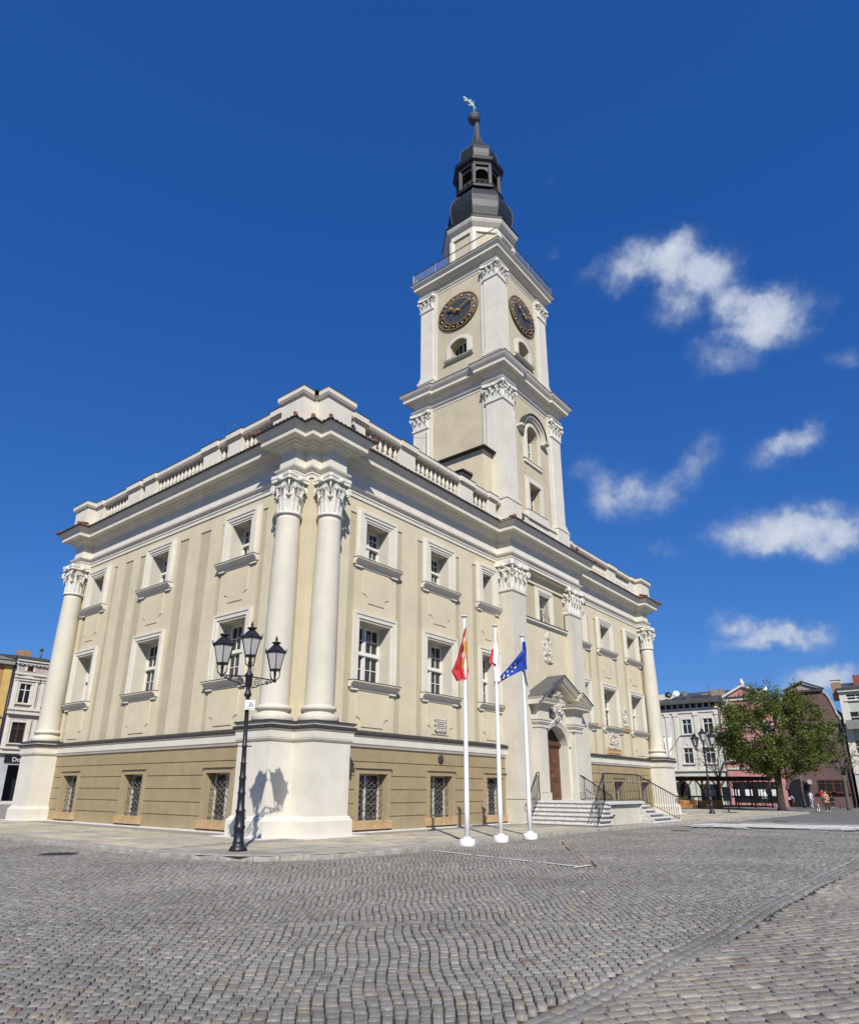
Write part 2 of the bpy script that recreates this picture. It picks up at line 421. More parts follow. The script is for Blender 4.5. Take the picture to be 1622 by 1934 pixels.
def capital_square(x0, x1, y0, y1, z0, z1, mb=None):
    mb = mb or MB(); h = z1 - z0; hb = h * .86; cx, cy = (x0 + x1) / 2, (y0 + y1) / 2; hx, hy = (x1 - x0) / 2, (y1 - y0) / 2
    mb.box(x0 - .07, x1 + .07, y0 - .07, y1 + .07, z0 - .15, z0); mb.box(x0 - .035, x1 + .035, y0 - .035, y1 + .035, z0 - .2, z0 - .15)
    s = .03
    mb.box(x0 + s, x1 - s, y0 + s, y1 - s, z0, z0 + hb)
    for (ax, L, d) in ((0, hx, (0, -1)), (0, hx, (0, 1)), (1, hy, (-1, 0)), (1, hy, (1, 0))):
        n = max(2, int(round(2 * L / .42)))
        for k in range(n):
            q = -L + 2 * L * (k + .5) / n
            p = (cx + q, cy + d[1] * hy) if ax == 0 else (cx + d[0] * hx, cy + q)
            leaf(mb, (p[0] - d[0] * s, p[1] - d[1] * s, z0), d, h * .42, 2 * L / n * .95)
        for k in range(n + 1):
            q = -L + 2 * L * k / n
            if k in (0, n): q *= .93
            p = (cx + q, cy + d[1] * hy) if ax == 0 else (cx + d[0] * hx, cy + q)
            leaf(mb, (p[0] - d[0] * s, p[1] - d[1] * s, z0), d, h * .68, 2 * L / n * .8, .8)
        p = (cx, cy + d[1] * hy) if ax == 0 else (cx + d[0] * hx, cy)
        mb.ball((p[0] + d[0] * .12, p[1] + d[1] * .12, z0 + hb * .98), h * .1, 7, 5)
        t = (1, 0) if ax == 0 else (0, 1)
        for sg in (-1, 1): volute(mb, (p[0] + d[0] * .1 + t[0] * sg * L * .35, p[1] + d[1] * .1 + t[1] * sg * L * .35, z0 + hb * .8), (-t[0] * sg, -t[1] * sg), h * .085)
    for sx in (-1, 1):
        for sy in (-1, 1):
            volute(mb, (cx + sx * (hx + .11), cy + sy * (hy + .11), z0 + hb * .78), (sx, sy), h * .13)
            leaf(mb, (cx + sx * (hx - .03), cy + sy * (hy - .03), z0 + .02), (sx, sy), h * .5, .3)
    o1 = .24; P = []
    for (sx, sy) in ((-1, -1), (1, -1), (1, 1), (-1, 1)):
        X = cx + sx * (hx + o1); Y = cy + sy * (hy + o1)
        if sx == sy: P += [(X, Y - sy * .1), (X - sx * .1, Y)] if False else [(X, Y - sy * .12), (X - sx * .12, Y)]
        else: P += [(X - sx * .12, Y), (X, Y - sy * .12)]
    # insert concave midpoints
    Q = []
    for k, p in enumerate(P):
        Q.append(p); n = P[(k + 1) % len(P)]
        if math.hypot(n[0] - p[0], n[1] - p[1]) > .4:
            m_ = ((p[0] + n[0]) / 2, (p[1] + n[1]) / 2); dd = Vector((cx - m_[0], cy - m_[1])); dd = Vector((dd.x, 0)) if abs(n[1] - p[1]) > abs(n[0] - p[0]) else Vector((0, dd.y)); dd.normalize()
            Q.append((m_[0] * .5 + p[0] * .5 + dd.x * .09, m_[1] * .5 + p[1] * .5 + dd.y * .09)); Q.append((m_[0] + dd.x * .12, m_[1] + dd.y * .12)); Q.append((m_[0] * .5 + n[0] * .5 + dd.x * .09, m_[1] * .5 + n[1] * .5 + dd.y * .09))
    mb.prism(Q, z0 + hb * .97, z1, 'z')
    return mb

def relief(w, h, seed, kind='crest', depth=.16, nu=44, nv=64):
    """carved stone ornament as a real height field with ragged outline; local x,z centred at bottom middle, -y outward"""
    r = random.Random(seed); blobs = []
    if kind == 'arms':   # stacked shields with scrolls
        blobs += [(0, .48, .30, .26, .8, 0), (0, .84, .22, .12, .8, 0), (0, .12, .42, .09, .7, 0)]
    else:
        blobs += [(0, .5, .26, .27, .85, 0), (0, .86, .17, .11, .8, 0), (0, .14, .24, .10, .7, 0)]
    for k in range(26):
        a = r.uniform(0, 2 * PI); q = r.uniform(.62, .98)
        blobs.append((.42 * q * math.cos(a), .5 + .46 * q * math.sin(a), r.uniform(.05, .12), r.uniform(.04, .085), r.uniform(.45, 1.0), r.uniform(0, PI)))
    H = np.zeros((nu + 1, nv + 1))
    for i in range(nu + 1):
        for j in range(nv + 1):
            u = i / nu - .5; v = j / nv; hh = 0
            for bx, bz, sx, sz, a, rot in blobs:
                du, dv = u - bx, v - bz; c, s = math.cos(rot), math.sin(rot)
                du, dv = du * c + dv * s, -du * s + dv * c
                e = (du / sx) ** 2 + (dv / sz) ** 2
                if e < 1: hh = max(hh, a * math.sqrt(1 - e) * (.75 + .25 * math.cos(14 * e)))
            n = .5 + .5 * pnoise(Vector((u * 11 + seed, v * 15, seed * 1.7)))
            hh = hh * (.55 + .75 * n)
            H[i, j] = hh
    mb = MB(); idx = {}
    def vi(i, j):
        if (i, j) not in idx: idx[(i, j)] = mb.V(((i / nu - .5) * w, -H[i, j] * depth, j / nv * h))
        return idx[(i, j)]
    for i in range(nu):
        for j in range(nv):
            if max(H[i, j], H[i + 1, j], H[i, j + 1], H[i + 1, j + 1]) > .14:
                mb.F([vi(i, j), vi(i + 1, j), vi(i + 1, j + 1), vi(i, j + 1)], 0, False)
    return mb

def baluster_mesh():
    mb = MB()
    mb.box(-.1, .1, -.1, .1, 0, .06)
    mb.lathe([(.06, .06), (.085, .09), (.06, .13), (.10, .22), (.115, .30), (.09, .42), (.055, .56), (.05, .62), (.08, .66), (.055, .70), (.085, .73)], (0, 0, 0), 8)
    mb.box(-.1, .1, -.1, .1, .73, .8)
    return mb

def wavy_ledge(mb, path, e0, z0, e1, z1, per=.24, amp=.03, mi=0, mi2=1, closed=False):
    """tiled ledge following an outline: corrugated tile strip with thickness"""
    n = len(path); mit = []
    for i in range(n):
        def nrm(a, b):
            d = (Vector(b) - Vector(a)).normalized(); return Vector((d.y, -d.x))
        if closed or 0 < i < n - 1:
            n1 = nrm(path[i - 1], path[i]); n2 = nrm(path[i], path[(i + 1) % n]); q = n1 + n2; q = q / q.dot(n1)
        elif i == 0: q = nrm(path[0], path[1])
        else: q = nrm(path[-2], path[-1])
        mit.append(q)
    for i in range(n if closed else n - 1):
        j = (i + 1) % n
        A0 = Vector(path[i]) + mit[i] * e0; B0 = Vector(path[j]) + mit[j] * e0; A1 = Vector(path[i]) + mit[i] * e1; B1 = Vector(path[j]) + mit[j] * e1
        L = (B0 - A0).length; k = max(2, int(L / per * 4)); prev = None
        for s in range(k + 1):
            t = s / k; w = abs(math.sin(PI * L * t / per)) * amp * 2 - amp * .4
            P = A0.lerp(B0, t); Q = A1.lerp(B1, t)
            cur = (mb.V((P.x, P.y, z0 - .05 + w * .6)), mb.V((P.x, P.y, z0 + w)), mb.V((Q.x, Q.y, z1 + w)))
            if prev: mb.F([prev[0], cur[0], cur[1], prev[1]], mi2); mb.F([prev[1], cur[1], cur[2], prev[2]], mi)
            prev = cur
        # underside
        mb.poly([(A0.x, A0.y, z0 - .05), (B0.x, B0.y, z0 - .05), (B1.x, B1.y, z0 - .05), (A1.x, A1.y, z0 - .05)], mi2)

def build_hall():
    H = thing('town_hall', 'cream baroque town hall with white corner columns, balustrade and clock tower with dark onion dome', 'building')
    WL = M['white']
    # ---------------- upper walls
    Zs, Zl = 3.55, 13.85
    strips_f = []
    for c, w in zip(FW, FWW):
        strips_f += [(c - w / 2 - .38, c - w / 2 - .01), (c + w / 2 + .01, c + w / 2 + .36)]
    strips_l = [(2.75, 3.08), (5.72, 6.02), (6.95, 7.78), (8.78, 9.55), (12.6, 13.35), (14.05, 14.85), (15.72, 16.05), (18.6, 18.95)]
    mb = MB()
    def winholes(C, Wd, dz): return [(c - (w - .72) / 2, c + (w - .72) / 2, 5.72 + dz, 8.28 + dz, .74, 2) for c, w in zip(C, Wd)] + [(c - (w - 1.2) / 2, c + (w - 1.2) / 2, 10.95 + dz, 12.77 + dz, .74, 2) for c, w in zip(C, Wd)]
    DZR = -.1
    def allh(S, C, Wd, dz, lim):
        hs = []
        for a, b in S:
            a2, b2 = max(a, lim[0]), min(b, lim[1])
            if b2 - a2 > .05: hs.append((a2, b2, 3.72, 13.05 + dz, .045, 1, 1))
        return hs + winholes(C, Wd, dz)
    wall_sheet(mb, fr_front(), 0, RX0, Zs, Zl, allh(strips_f[:6], FW[:3], FWW[:3], 0, (0, RX0 - .06)))
    wall_sheet(mb, fr_front(), RX1, LX, Zs, Zl, allh(strips_f[6:], FW[3:], FWW[3:], DZR, (RX1 + .06, LX)))
    wall_sheet(mb, fr_left(), 0, LY, Zs, Zl, allh(strips_l, LW, LWW, .09, (0, LY)))
    mb.poly([(LX, 0, 0), (LX, LY, 0), (LX, LY, Zl), (LX, 0, Zl)]); mb.poly([(0, LY, 0), (LX, LY, 0), (LX, LY, Zl), (0, LY, Zl)])
    mb.build('facade_wall', [M['cream'], M['cream2'], M['white2']], H)
    # windows
    for k, (c, w) in enumerate(zip(FW, FWW)):
        dz = 0 if k < 3 else DZR
        make_window('lower', w, H, (c, 0, 5.72 + dz), 0); make_window('upper', w, H, (c, 0, 10.95 + dz), 0)
    for c, w in zip(LW, LWW):
        make_window('lower', w, H, (0, c, 5.81), -PI / 2); make_window('upper', w, H, (0, c, 11.04), -PI / 2)
    # raised apron panels under the windows
    def apron(parent, loc, rz, hw, top, bot):
        mb = MB(); a = hw - .32; pts = [(-hw, top), (-hw, bot + .42)]
        for k in range(5):
            t = k / 4 * PI / 2; pts.append((-hw + .02 + .28 * math.sin(t) - .0, bot + .42 - .26 * (1 - math.cos(t)) - .04))
        pts += [(-a, bot), (a, bot)]
        for k in range(5):
            t = (1 - k / 4) * PI / 2; pts.append((hw - .02 - .28 * math.sin(t), bot + .42 - .26 * (1 - math.cos(t)) - .04))
        pts += [(hw, bot + .42), (hw, top)]
        mb.prism(pts, -.035, 0, 'y'); return mb.build('apron_panel', M['cream'], parent, loc, rz)
    for k, (c, w) in enumerate(zip(FW, FWW)):
        apron(H, (c, 0, 0), 0, w * .36, 5.36, 3.95); apron(H, (c, 0, DZR if k > 2 else 0), 0, w * .31, 10.6, 9.12)
    for c, w in zip(LW, LWW):
        apron(H, (0, c, 0), -PI / 2, w * .36, 5.45, 3.98); apron(H, (0, c, .09), -PI / 2, w * .31, 10.6, 9.12)
    # ---------------- plinth
    mb = MB(); PW = .13
    BWf = [(4.06, 2.06), (8.5, 2.04), (12.85, 1.9), (27.78, 2.0), (32.3, 2.0)]; BWl = [(4.2, 2.0), (10.6, 2.05), (16.75, 1.95)]
    def plinth(fr, u0, u1, wins):
        hs = []; zs_ = (.53, 1.04, 1.55, 2.07)
        for z in zs_:
            cuts = [u0]
            for c, w in wins:
                if u0 < c < u1: cuts += [c - w / 2, c + w / 2]
            cuts.append(u1)
            for a, b in zip(cuts[::2], cuts[1::2]):
                if b > a: hs.append((a, b, z - .018, z + .022, .03, 0, 0))
        hs.append((u0, u1, 2.58, 2.62, .03, 0, 0))
        for c, w in wins:
            if u0 < c < u1: hs.append((c - (w - .42) / 2, c + (w - .42) / 2, .41, 2.15, .58, 1))
        wall_sheet(mb, fr, u0, u1, -.02, 3.3, hs)
    plinth(fr_front(-PW), .6, RX0, BWf); plinth(fr_front(-PW), RX1, LX - .6, BWf); plinth(fr_left(-PW), .6, LY - .6, BWl)
    mb.build('plinth_wall', [M['tan'], M['tanlight']], H)
    for c, w in BWf: make_basement_window(w, H, (c, -PW, .41), 0)
    for c, w in BWl: make_basement_window(w, H, (-PW, c, .41), -PI / 2)
    vm = MB(); vm.lathe([(.2, 0), (.2, .03), (.16, .04), (.0, .04)], n=16); vm.T = None
    v = vm.build('vent_cover', M['blackcap'], H, (8.48, -PW, 2.86), (PI / 2, 0, 0))
    # ---------------- string course and column pedestals (one moulded outline)
    P, c_, d_, xw = 1.2, -.14, 1.66, 0.
    def course(path, nm, prof): 
        m_ = MB(); m_.sweep(path, prof); return m_.build(nm, [WL, M['blackcap'], M['cream']], H)
    band = [(.13, 3.14, 0), (.2, 3.16, 0), (.24, 3.24, 0), (.24, 3.27, 0), (.27, 3.27, 0), (.28, 3.54, 0), (.34, 3.58, 1), (.36, 3.60, 1), (.36, 3.68, 1), (.3, 3.74, 1), (-.02, 3.82, 1)]
    course([(d_, 0), (RX0, 0)], 'string_course', band); course([(RX1, 0), (LX - d_, 0)], 'string_course', band); course([(0, LY - d_), (0, d_)], 'string_course', band)
    pedp = [(.13, -.02, 0), (.13, .53, 0), (.09, .57, 0), (.07, .62, 0), (.02, .67, 0), (0, .67, 0), (0, 3.16, 0), (.05, 3.18, 0), (.09, 3.24, 0), (.06, 3.26, 0), (.08, 3.28, 0), (.09, 3.54, 0), (.15, 3.57, 1), (.17, 3.60, 1), (.17, 3.70, 1), (.1, 3.72, 0), (.1, 3.80, 0), (.15, 3.80, 1), (.15, 3.87, 1), (-.6, 3.9, 1)]
    def pedestal(path, top):
        m_ = MB(); m_.sweep(path, pedp); m_.poly([(x, y, 3.88) for x, y in top], 1)
        return m_.build('column_pedestal', [WL, M['blackcap']], H)
    pedestal([(.05, d_), (-P, d_), (-P, c_), (c_, c_), (c_, -P), (d_, -P), (d_, .05)], [(.05, d_), (-P, d_), (-P, c_), (c_, c_), (c_, -P), (d_, -P), (d_, .05), (.05, .05)])
    q = LY - d_
    pedestal([(c_, LY + P), (c_, LY - c_), (-P, LY - c_), (-P, q), (.05, q)], [(c_, LY + P), (c_, LY - c_), (-P, LY - c_), (-P, q), (.05, q), (.05, LY)])
    qx = LX - d_ - .15
    pedestal([(qx, .05), (qx, -P), (LX - c_, -P), (LX - c_, c_), (LX + P, c_)], [(qx, .05), (qx, -P), (LX - c_, -P), (LX - c_, c_), (LX + P, c_), (LX, .05)])
    # ---------------- columns
    def column(x, y):
        m_ = MB(); z = 3.88
        m_.lathe([(.74, 0), (.76, .06), (.76, .17), (.70, .27), (.58, .29), (.56, .36), (.58, .40), (.65, .42), (.66, .48), (.64, .54), (.565, .56), (.545, .63), (.545, 1.6), (.54, 3.5), (.515, 5.8), (.47, 7.9), (.455, 8.1)], (x, y, z), 36)
        o = m_.build('column', M['white2'], H)
        capital_round((x, y), .455, 12.12, 13.72).build('capital', M['capital'], o); return o
    for x, y in ((-.45, .74), (.70, -.45), (-.45, LY - .78), (LX - .95, -.45)): column(x, y)
    # ---------------- entablature
    p, a0, a1 = .55, .46, 1.32
    r0, r1 = LX - 1.6, LX - .55
    path = [(0, LY), (0, LY - a0), (-p, LY - a0), (-p, LY - a1), (0, LY - a1), (0, a1), (-p, a1), (-p, a0), (0, a0), (0, 0), (a0, 0), (a0, -p), (a1, -p), (a1, 0), (RX0, 0), (RX0, RY), (RX1, RY), (RX1, 0), (r0, 0), (r0, -p), (r1, -p), (r1, 0), (LX, 0), (LX, LY)]
    ent = [(-.1, 13.72), (.05, 13.72), (.05, 13.9), (.085, 13.9), (.085, 14.02), (.11, 14.03), (.2, 14.1), (.22, 14.17), (.06, 14.20), (.04, 14.98), (.12, 15.0), (.14, 15.06), (.24, 15.10), (.27, 15.17), (.36, 15.19), (.38, 15.25), (.64, 15.27), (.67, 15.27), (.67, 15.47), (.71, 15.48), (.73, 15.54), (.80, 15.62), (.86, 15.72), (.88, 15.76), (.1, 15.9)]
    m_ = MB(); m_.sweep(path, ent); m_.build('cornice', WL, H)
    m_ = MB(); wavy_ledge(m_, path, .95, 15.80, .12, 16.2); m_.build('tiled_ledge', [M['tile'], M['blackcap']], H)
    # red ridge tiles at the outer corners
    m_ = MB()
    for (x, y, dx, dy) in ((-p, a0, -1, -1), (0, 0, -1, -1), (a0, -p, -1, -1), (a1, -p, 1, -1), (-p, a1, -1, 1), (RX0, RY, -1, -1), (RX1, RY, 1, -1), (-p, LY - a1, -1, -1), (-p, LY - a0, -1, 1), (r0, -p, -1, -1), (r1, -p, 1, -1)):
        m_.tube([(x + dx * .97, y + dy * .97, 15.85), (x + dx * .12, y + dy * .12, 16.27)], [.09, .08], 8)
    m_.build('ridge_tiles', M['tile'], H)
    # ---------------- parapet + balustrades
    pp = .6; b0, b1 = .12, 1.1
    PB = -.16
    cap = lambda: [(.0, 17.30), (.1, 17.34), (.13, 17.40), (.15, 17.42), (.15, 17.62), (.17, 17.63, 1), (.17, 17.66, 1), (-.35, 17.70, 1)]
    m_ = MB()
    # base course all along
    basep = [(.16, 15.95), (.16, 16.42), (.2, 16.44), (.2, 16.52), (-.3, 16.52)]
    m_.sweep([(0, LY), (0, 0), (14.2, 0)], basep); m_.sweep([(21.8, 0), (LX, 0), (LX, LY)], basep)
    # top rail
    rail = [(-.12, 17.32), (.16, 17.32)] + [(x + .16, z, *r_) for x, z, *r_ in cap()[1:]]
    m_.sweep([(0, LY), (0, 0), (14.2, 0)], rail); m_.sweep([(21.8, 0), (LX, 0), (LX, LY)], rail)
    # corner piers follow the broken outline
    def pier(path_, top):
        pr = [(.16, 15.95), (.16, 17.30)] + [(x + .16, z, *r_) for x, z, *r_ in cap()]
        m_.sweep(path_, pr); m_.poly([(x, y, 17.67) for x, y in top], 1)
    pier([(.3, b1 + .1), (-pp, b1 + .1), (-pp, b0), (0, b0), (0, 0), (b0, 0), (b0, -pp), (b1 + .1, -pp), (b1 + .1, .3)], [(.3, b1), (-pp, b1), (-pp, b0), (b0, -pp), (b1, -pp), (b1, .3)])
    pier([(.3, LY - b0 + .1), (-pp, LY - b0 + .1), (-pp, LY - b1 - .1), (.3, LY - b1 - .1)], [(.3, LY), (-pp, LY), (-pp, LY - b1), (.3, LY - b1)])
    pier([(LX - b1 - .35, .3), (LX - b1 - .35, -pp), (LX - b0, -pp), (LX - b0, .3)], [(LX - b1 - .3, .3), (LX - b1 - .3, -pp), (LX, -pp), (LX, .3)])
    def fpier(u0, u1, fr):
        fbox(m_, fr, u0, u1, -.25, .25, 15.95, 17.33)
        fbox(m_, fr, u0 - .08, u1 + .08, -.3, .40, 17.36, 17.645); fbox(m_, fr, u0 - .04, u1 + .04, -.28, .33, 17.30, 17.36); fbox(m_, fr, u0 - .1, u1 + .1, -.3, .42, 17.645, 17.68, 1)
    F_, Lf = fr_front(), fr_left()
    piersF = [(2.0, 2.75, F_), (5.24, 6.32, F_), (10.09, 11.3, F_), (12.85, 13.6, F_), (22.0, 22.9, F_), (28.8, 30.1, F_), (32.95, 34.0, F_)]
    piersL = [(2.0, 2.6, Lf), (4.9, 5.95, Lf), (6.78, 8.0, Lf), (12.4, 13.5, Lf), (13.95, 15.3, Lf), (18.15, 19.1, Lf)]
    for t in piersF + piersL: fpier(*t)
    m_.build('parapet', [WL, M['blackcap']], H)
    bproto = None
    for S, fr, rz in ((piersF, F_, 0), (piersL, Lf, -PI / 2)):
        for (a, b, _), (a2, b2, _) in zip(S, S[1:]):
            if fr is F_ and b < 14 and a2 > 20: continue
            g0, g1 = b, a2; n = max(2, int(round((g1 - g0) / .345)))
            root = None
            for k in range(n):
                u = g0 + (g1 - g0) * (k + .5) / n; loc = fr(u, .02, 16.52)
                if bproto is None: o = bproto = baluster_mesh().build('baluster', M['white2'], H, loc)
                else: o = bproto.copy(); COL.objects.link(o); o.location = loc
    # wall behind the balusters
    m_ = MB(); m_.box(.22, .3, 1.0, LY - .6, 16.0, 17.3); m_.box(1.0, LX - .6, .22, .3, 16.0, 17.3); m_.build('parapet_back_wall', M['white'], H)
    # ---------------- roof
    m_ = MB(); i0 = .45
    m_.sweep([(i0, LY - i0), (i0, i0), (LX - i0, i0), (LX - i0, LY - i0)], [(0, 16.2), (0, 18.05), (.06, 18.08), (.06, 18.2), (-3.2, 19.7), (-6.5, 20.9), (-9.7, 21.8)], closed=True)
    m_.build('roof', M['roof'], H)
    m_ = MB()
    for k in range(9): m_.box(3.2 + k * 1.2, 3.26 + k * 1.2, i0 - .075, i0 - .06, 17.7, 18.18)
    for k in range(14): m_.box(i0 - .075, i0 - .06, 2.2 + k * 1.25, 2.26 + k * 1.25, 17.7, 18.18)
    m_.build('roof_gutter_straps', M['lead'], H)
    # attic block beside the tower with tiled coping, hatch
    m_ = MB(); m_.box(13.3, 14.6, .35, 7.0, 17.0, 20.92); m_.build('attic_wall', M['cream'], H)
    m_ = MB(); wavy_ledge(m_, [(14.6, 7.0), (13.3, 7.0), (13.3, .35), (14.6, .35)], .3, 20.98, -.5, 21.2); m_.build('tiled_ledge', [M['tile'], M['blackcap']], H)
    m_ = MB(); m_.box(12.3, 13.2, 1.2, 1.9, 18.3, 19.35); m_.prism([(12.2, 19.35), (13.3, 19.35), (13.25, 19.5), (12.25, 19.42)], 1.1, 2.0, 'y')
    for k in range(4): m_.box(12.34, 13.16, 1.17, 1.2, 18.5 + k * .2, 18.6 + k * .2)
    m_.build('roof_hatch', M['roof'], H)
    m_ = MB(); m_.tube([(10.2, 2.2, 18.8), (10.2, 2.2, 21.2)], .02, 5); m_.tube([(10.2, 2.2, 20.9), (9.4, 2.6, 20.7)], .012, 4); m_.build('lightning_rod', M['iron'], H)
    # wire loop on the parapet (left) 
    m_ = MB(); m_.tube([(-.3, 5.4, 17.66), (-.34, 5.5, 18.2), (-.34, 5.9, 18.45), (-.34, 6.3, 18.3), (-.34, 6.35, 18.1)], .012, 4); m_.build('lightning_rod', M['lead'], H)
    build_bay(H); build_tower(H)
    return H
# ------------------------------------------------------------------ entrance bay
def build_bay(H):
    CR, WH = M['cream'], M['white']
    P1, P2 = (RX0, 15.28), (20.62, RX1); PY = -.6; CX = 18.02
    ox, hw = CX, 1.3
    # recessed wall between the pilasters, with the doorway arch
    m_ = MB()
    dk = [(15.28, CX - 1.06, 10.95, 13.1, .06, 1, 1), (CX + 1.06, 20.62, 10.95, 13.1, .06, 1, 1)]
    wall_sheet(m_, fr_front(PY), P1[1], P2[0], 5.0, 13.85, dk + [(CX - .62, CX + .62, 10.93, 12.58, .5, 2)])
    m_.build('entrance_bay_wall', [CR, M['cream2'], M['white2']], H)
    # portal wall standing forward of it
    m_ = MB(); PW_ = -.9; zs, rise = 3.98, 1.02
    fr = fr_front(PW_)
    arc = arc_pts(CX, hw, zs, rise, 16)
    x0, x1 = P1[1], P2[0]; zt = 6.2
    m_.poly([fr(x0, 0, 1.0), fr(CX - hw, 0, 1.0), fr(CX - hw, 0, zs), fr(x0, 0, zs)]); m_.poly([fr(CX + hw, 0, 1.0), fr(x1, 0, 1.0), fr(x1, 0, zs), fr(CX + hw, 0, zs)])
    def wedge(a, b):
        ra = fr(x1 if a[0] > CX else x0, 0, zs)
    top = [(CX + (x1 - CX) * (1 - 2 * k / 16), zt) for k in range(17)]
    m_.poly([fr(x1, 0, zs), fr(x1, 0, zt), fr(*[arc[0][0], 0, arc[0][1]])])
    for k in range(16):
        m_.poly([fr(arc[k][0], 0, arc[k][1]), fr(top[k][0], 0, top[k][1]), fr(top[k + 1][0], 0, top[k + 1][1]), fr(arc[k + 1][0], 0, arc[k + 1][1])])
    m_.poly([fr(x0, 0, zs), fr(x0, 0, zt), fr(arc[16][0], 0, arc[16][1])])
    m_.poly([fr(x0, 0, zt), fr(x1, 0, zt), fr(x1, -.35, zt), fr(x0, -.35, zt)])
    # gable field behind the crest
    m_.prism([(CX - 2.3, zt), (CX + 2.3, zt), (CX, 7.45)], PW_, PY + .02, 'y')
    # reveal of the doorway
    dd = .55; prof = [(CX + hw, 1.0)] + arc + [(CX - hw, 1.0)]
    for a, b in zip(prof, prof[1:]): m_.poly([fr(a[0], 0, a[1]), fr(b[0], 0, b[1]), fr(b[0], -dd, b[1]), fr(a[0], -dd, a[1])])
    m_.poly([(CX - 2, PW_ + dd + .12, 1), (CX + 2, PW_ + dd + .12, 1), (CX + 2, PW_ + dd + .12, 5.3), (CX - 2, PW_ + dd + .12, 5.3)])
    m_.build('portal_wall', M['white2'], H)
    # arch moulding
    m_ = MB()
    for (q0, q1, pr) in ((0, .1, .06), (.1, .2, .10), (.2, .34, .15)):
        A = arc_pts(CX, hw + q0, zs, rise + q0, 20); B = arc_pts(CX, hw + q1, zs, rise + q1, 20)
        for k in range(20):
            a, b, c, d = A[k], A[k + 1], B[k + 1], B[k]
            for y0_, y1_ in ((PW_ - pr, PW_),):
                i = [m_.V((q[0], y, q[1])) for y in (y0_, y1_) for q in (a, b, c, d)]
                for f in ((0, 1, 2, 3), (4, 7, 6, 5), (0, 4, 5, 1), (1, 5, 6, 2), (2, 6, 7, 3), (3, 7, 4, 0)): m_.F([i[z] for z in f])
        for s in (-1, 1):
            xa, xb = sorted((CX + s * (hw + q0), CX + s * (hw + q1))); m_.box(xa, xb, PW_ - pr, PW_, 1.05, zs)
    m_.box(CX - hw - .42, CX - hw - .02, PW_ - .19, PW_, zs - .08, zs + .03); m_.box(CX + hw + .02, CX + hw + .42, PW_ - .19, PW_, zs - .08, zs + .03)
    m_.build('door_surround', WH, H)
    # door
    dy = PW_ + dd
    m_ = MB()
    for s in (-1, 1):
        xa, xb = sorted((CX + s * .03, CX + s * (hw - .04)))
        m_.box(xa, xb, dy, dy + .07, 1.08, 3.95)
        for z0, z1 in ((1.3, 1.95), (2.1, 2.75), (2.9, 3.7)):
            m_.box(xa + .16, xb - .16, dy - .035, dy, z0, z1); m_.box(xa + .26, xb - .26, dy - .06, dy - .035, z0 + .1, z1 - .1)
        m_.box(xa + .1, xb - .1, dy - .02, dy, 2.0, 2.05)
    m_.box(CX - .06, CX + .06, dy - .08, dy, 1.08, 3.95)
    d = m_.build('door', M['wood'], H)
    m_ = MB(); m_.box(CX - hw + .02, CX + hw - .02, dy - .16, dy + .07, 3.96, 4.12); m_.box(CX - hw + .02, CX + hw - .02, dy - .1, dy + .07, 4.12, 4.2); m_.build('transom', M['wood'], d)
    m_ = MB(); fan = arc_pts(CX, hw - .03, 4.2, .78, 12); m_.poly([(p[0], dy + .05, p[1]) for p in fan]); m_.build('fanlight_pane', M['glass'], d, recalc=False)
    m_ = MB()
    for k in range(1, 12, 2): m_.tube([(CX, dy, 4.2), (fan[k][0], dy, fan[k][1])], .02, 4)
    m_.tube([(p[0] * .55 + CX * .45, dy, p[1] * .55 + 4.2 * .45) for p in fan], .02, 4); m_.build('fanlight_bars', M['wood'], d)
    m_ = MB(); m_.tube([(CX + .13, dy - .03, 2.3), (CX + .13, dy - .1, 2.32), (CX + .22, dy - .1, 2.33)], .016, 5); m_.build('handle', M['gold'], d)
    # portal piers
    for s in (-1, 1):
        m_ = MB(); xa, xb = sorted((CX + s * 1.45, CX + s * 2.5)); pf = -1.18
        m_.bbox(xa - .06, xb + .06, pf - .06, PY, 1.02, 1.45, .01); m_.box(xa, xb, pf, PY, 1.45, 4.75)
        m_.box(xa + .25, xb + .1 * (s > 0), pf - .08, pf, 1.45, 4.75) if s > 0 else m_.box(xa - .0, xb - .25, pf - .08, pf, 1.45, 4.75)
        for k, (z0, z1, e) in enumerate(((4.75, 4.82, .05), (4.82, 4.95, .03), (4.95, 5.02, .09), (5.02, 5.14, .13), (5.14, 5.24, .17), (5.24, 5.8, .05), (5.8, 5.88, .12), (5.88, 5.98, .22))):
            m_.box(xa - e, xb + e, pf - .08 - e, PY, z0, z1)
        m_.sweep([(xa - .03, PY), (xa - .03, pf - .1), (xb + .03, pf - .1), (xb + .03, PY)], [(.2, 5.98), (.38, 6.0), (.4, 6.12), (.44, 6.14), (.5, 6.24), (.52, 6.27), (0, 6.29)])
        m_.box(xa - .03, xb + .03, pf - .1, PY, 5.98, 6.28)
        m_.build('portal_pilaster', M['white2'], H)
    # pediment: raking cornices (cream), dark roof slabs
    m_ = MB(); rf = MB(); hwP = 2.98; ze, za = 6.27, 7.72; yF = -1.62
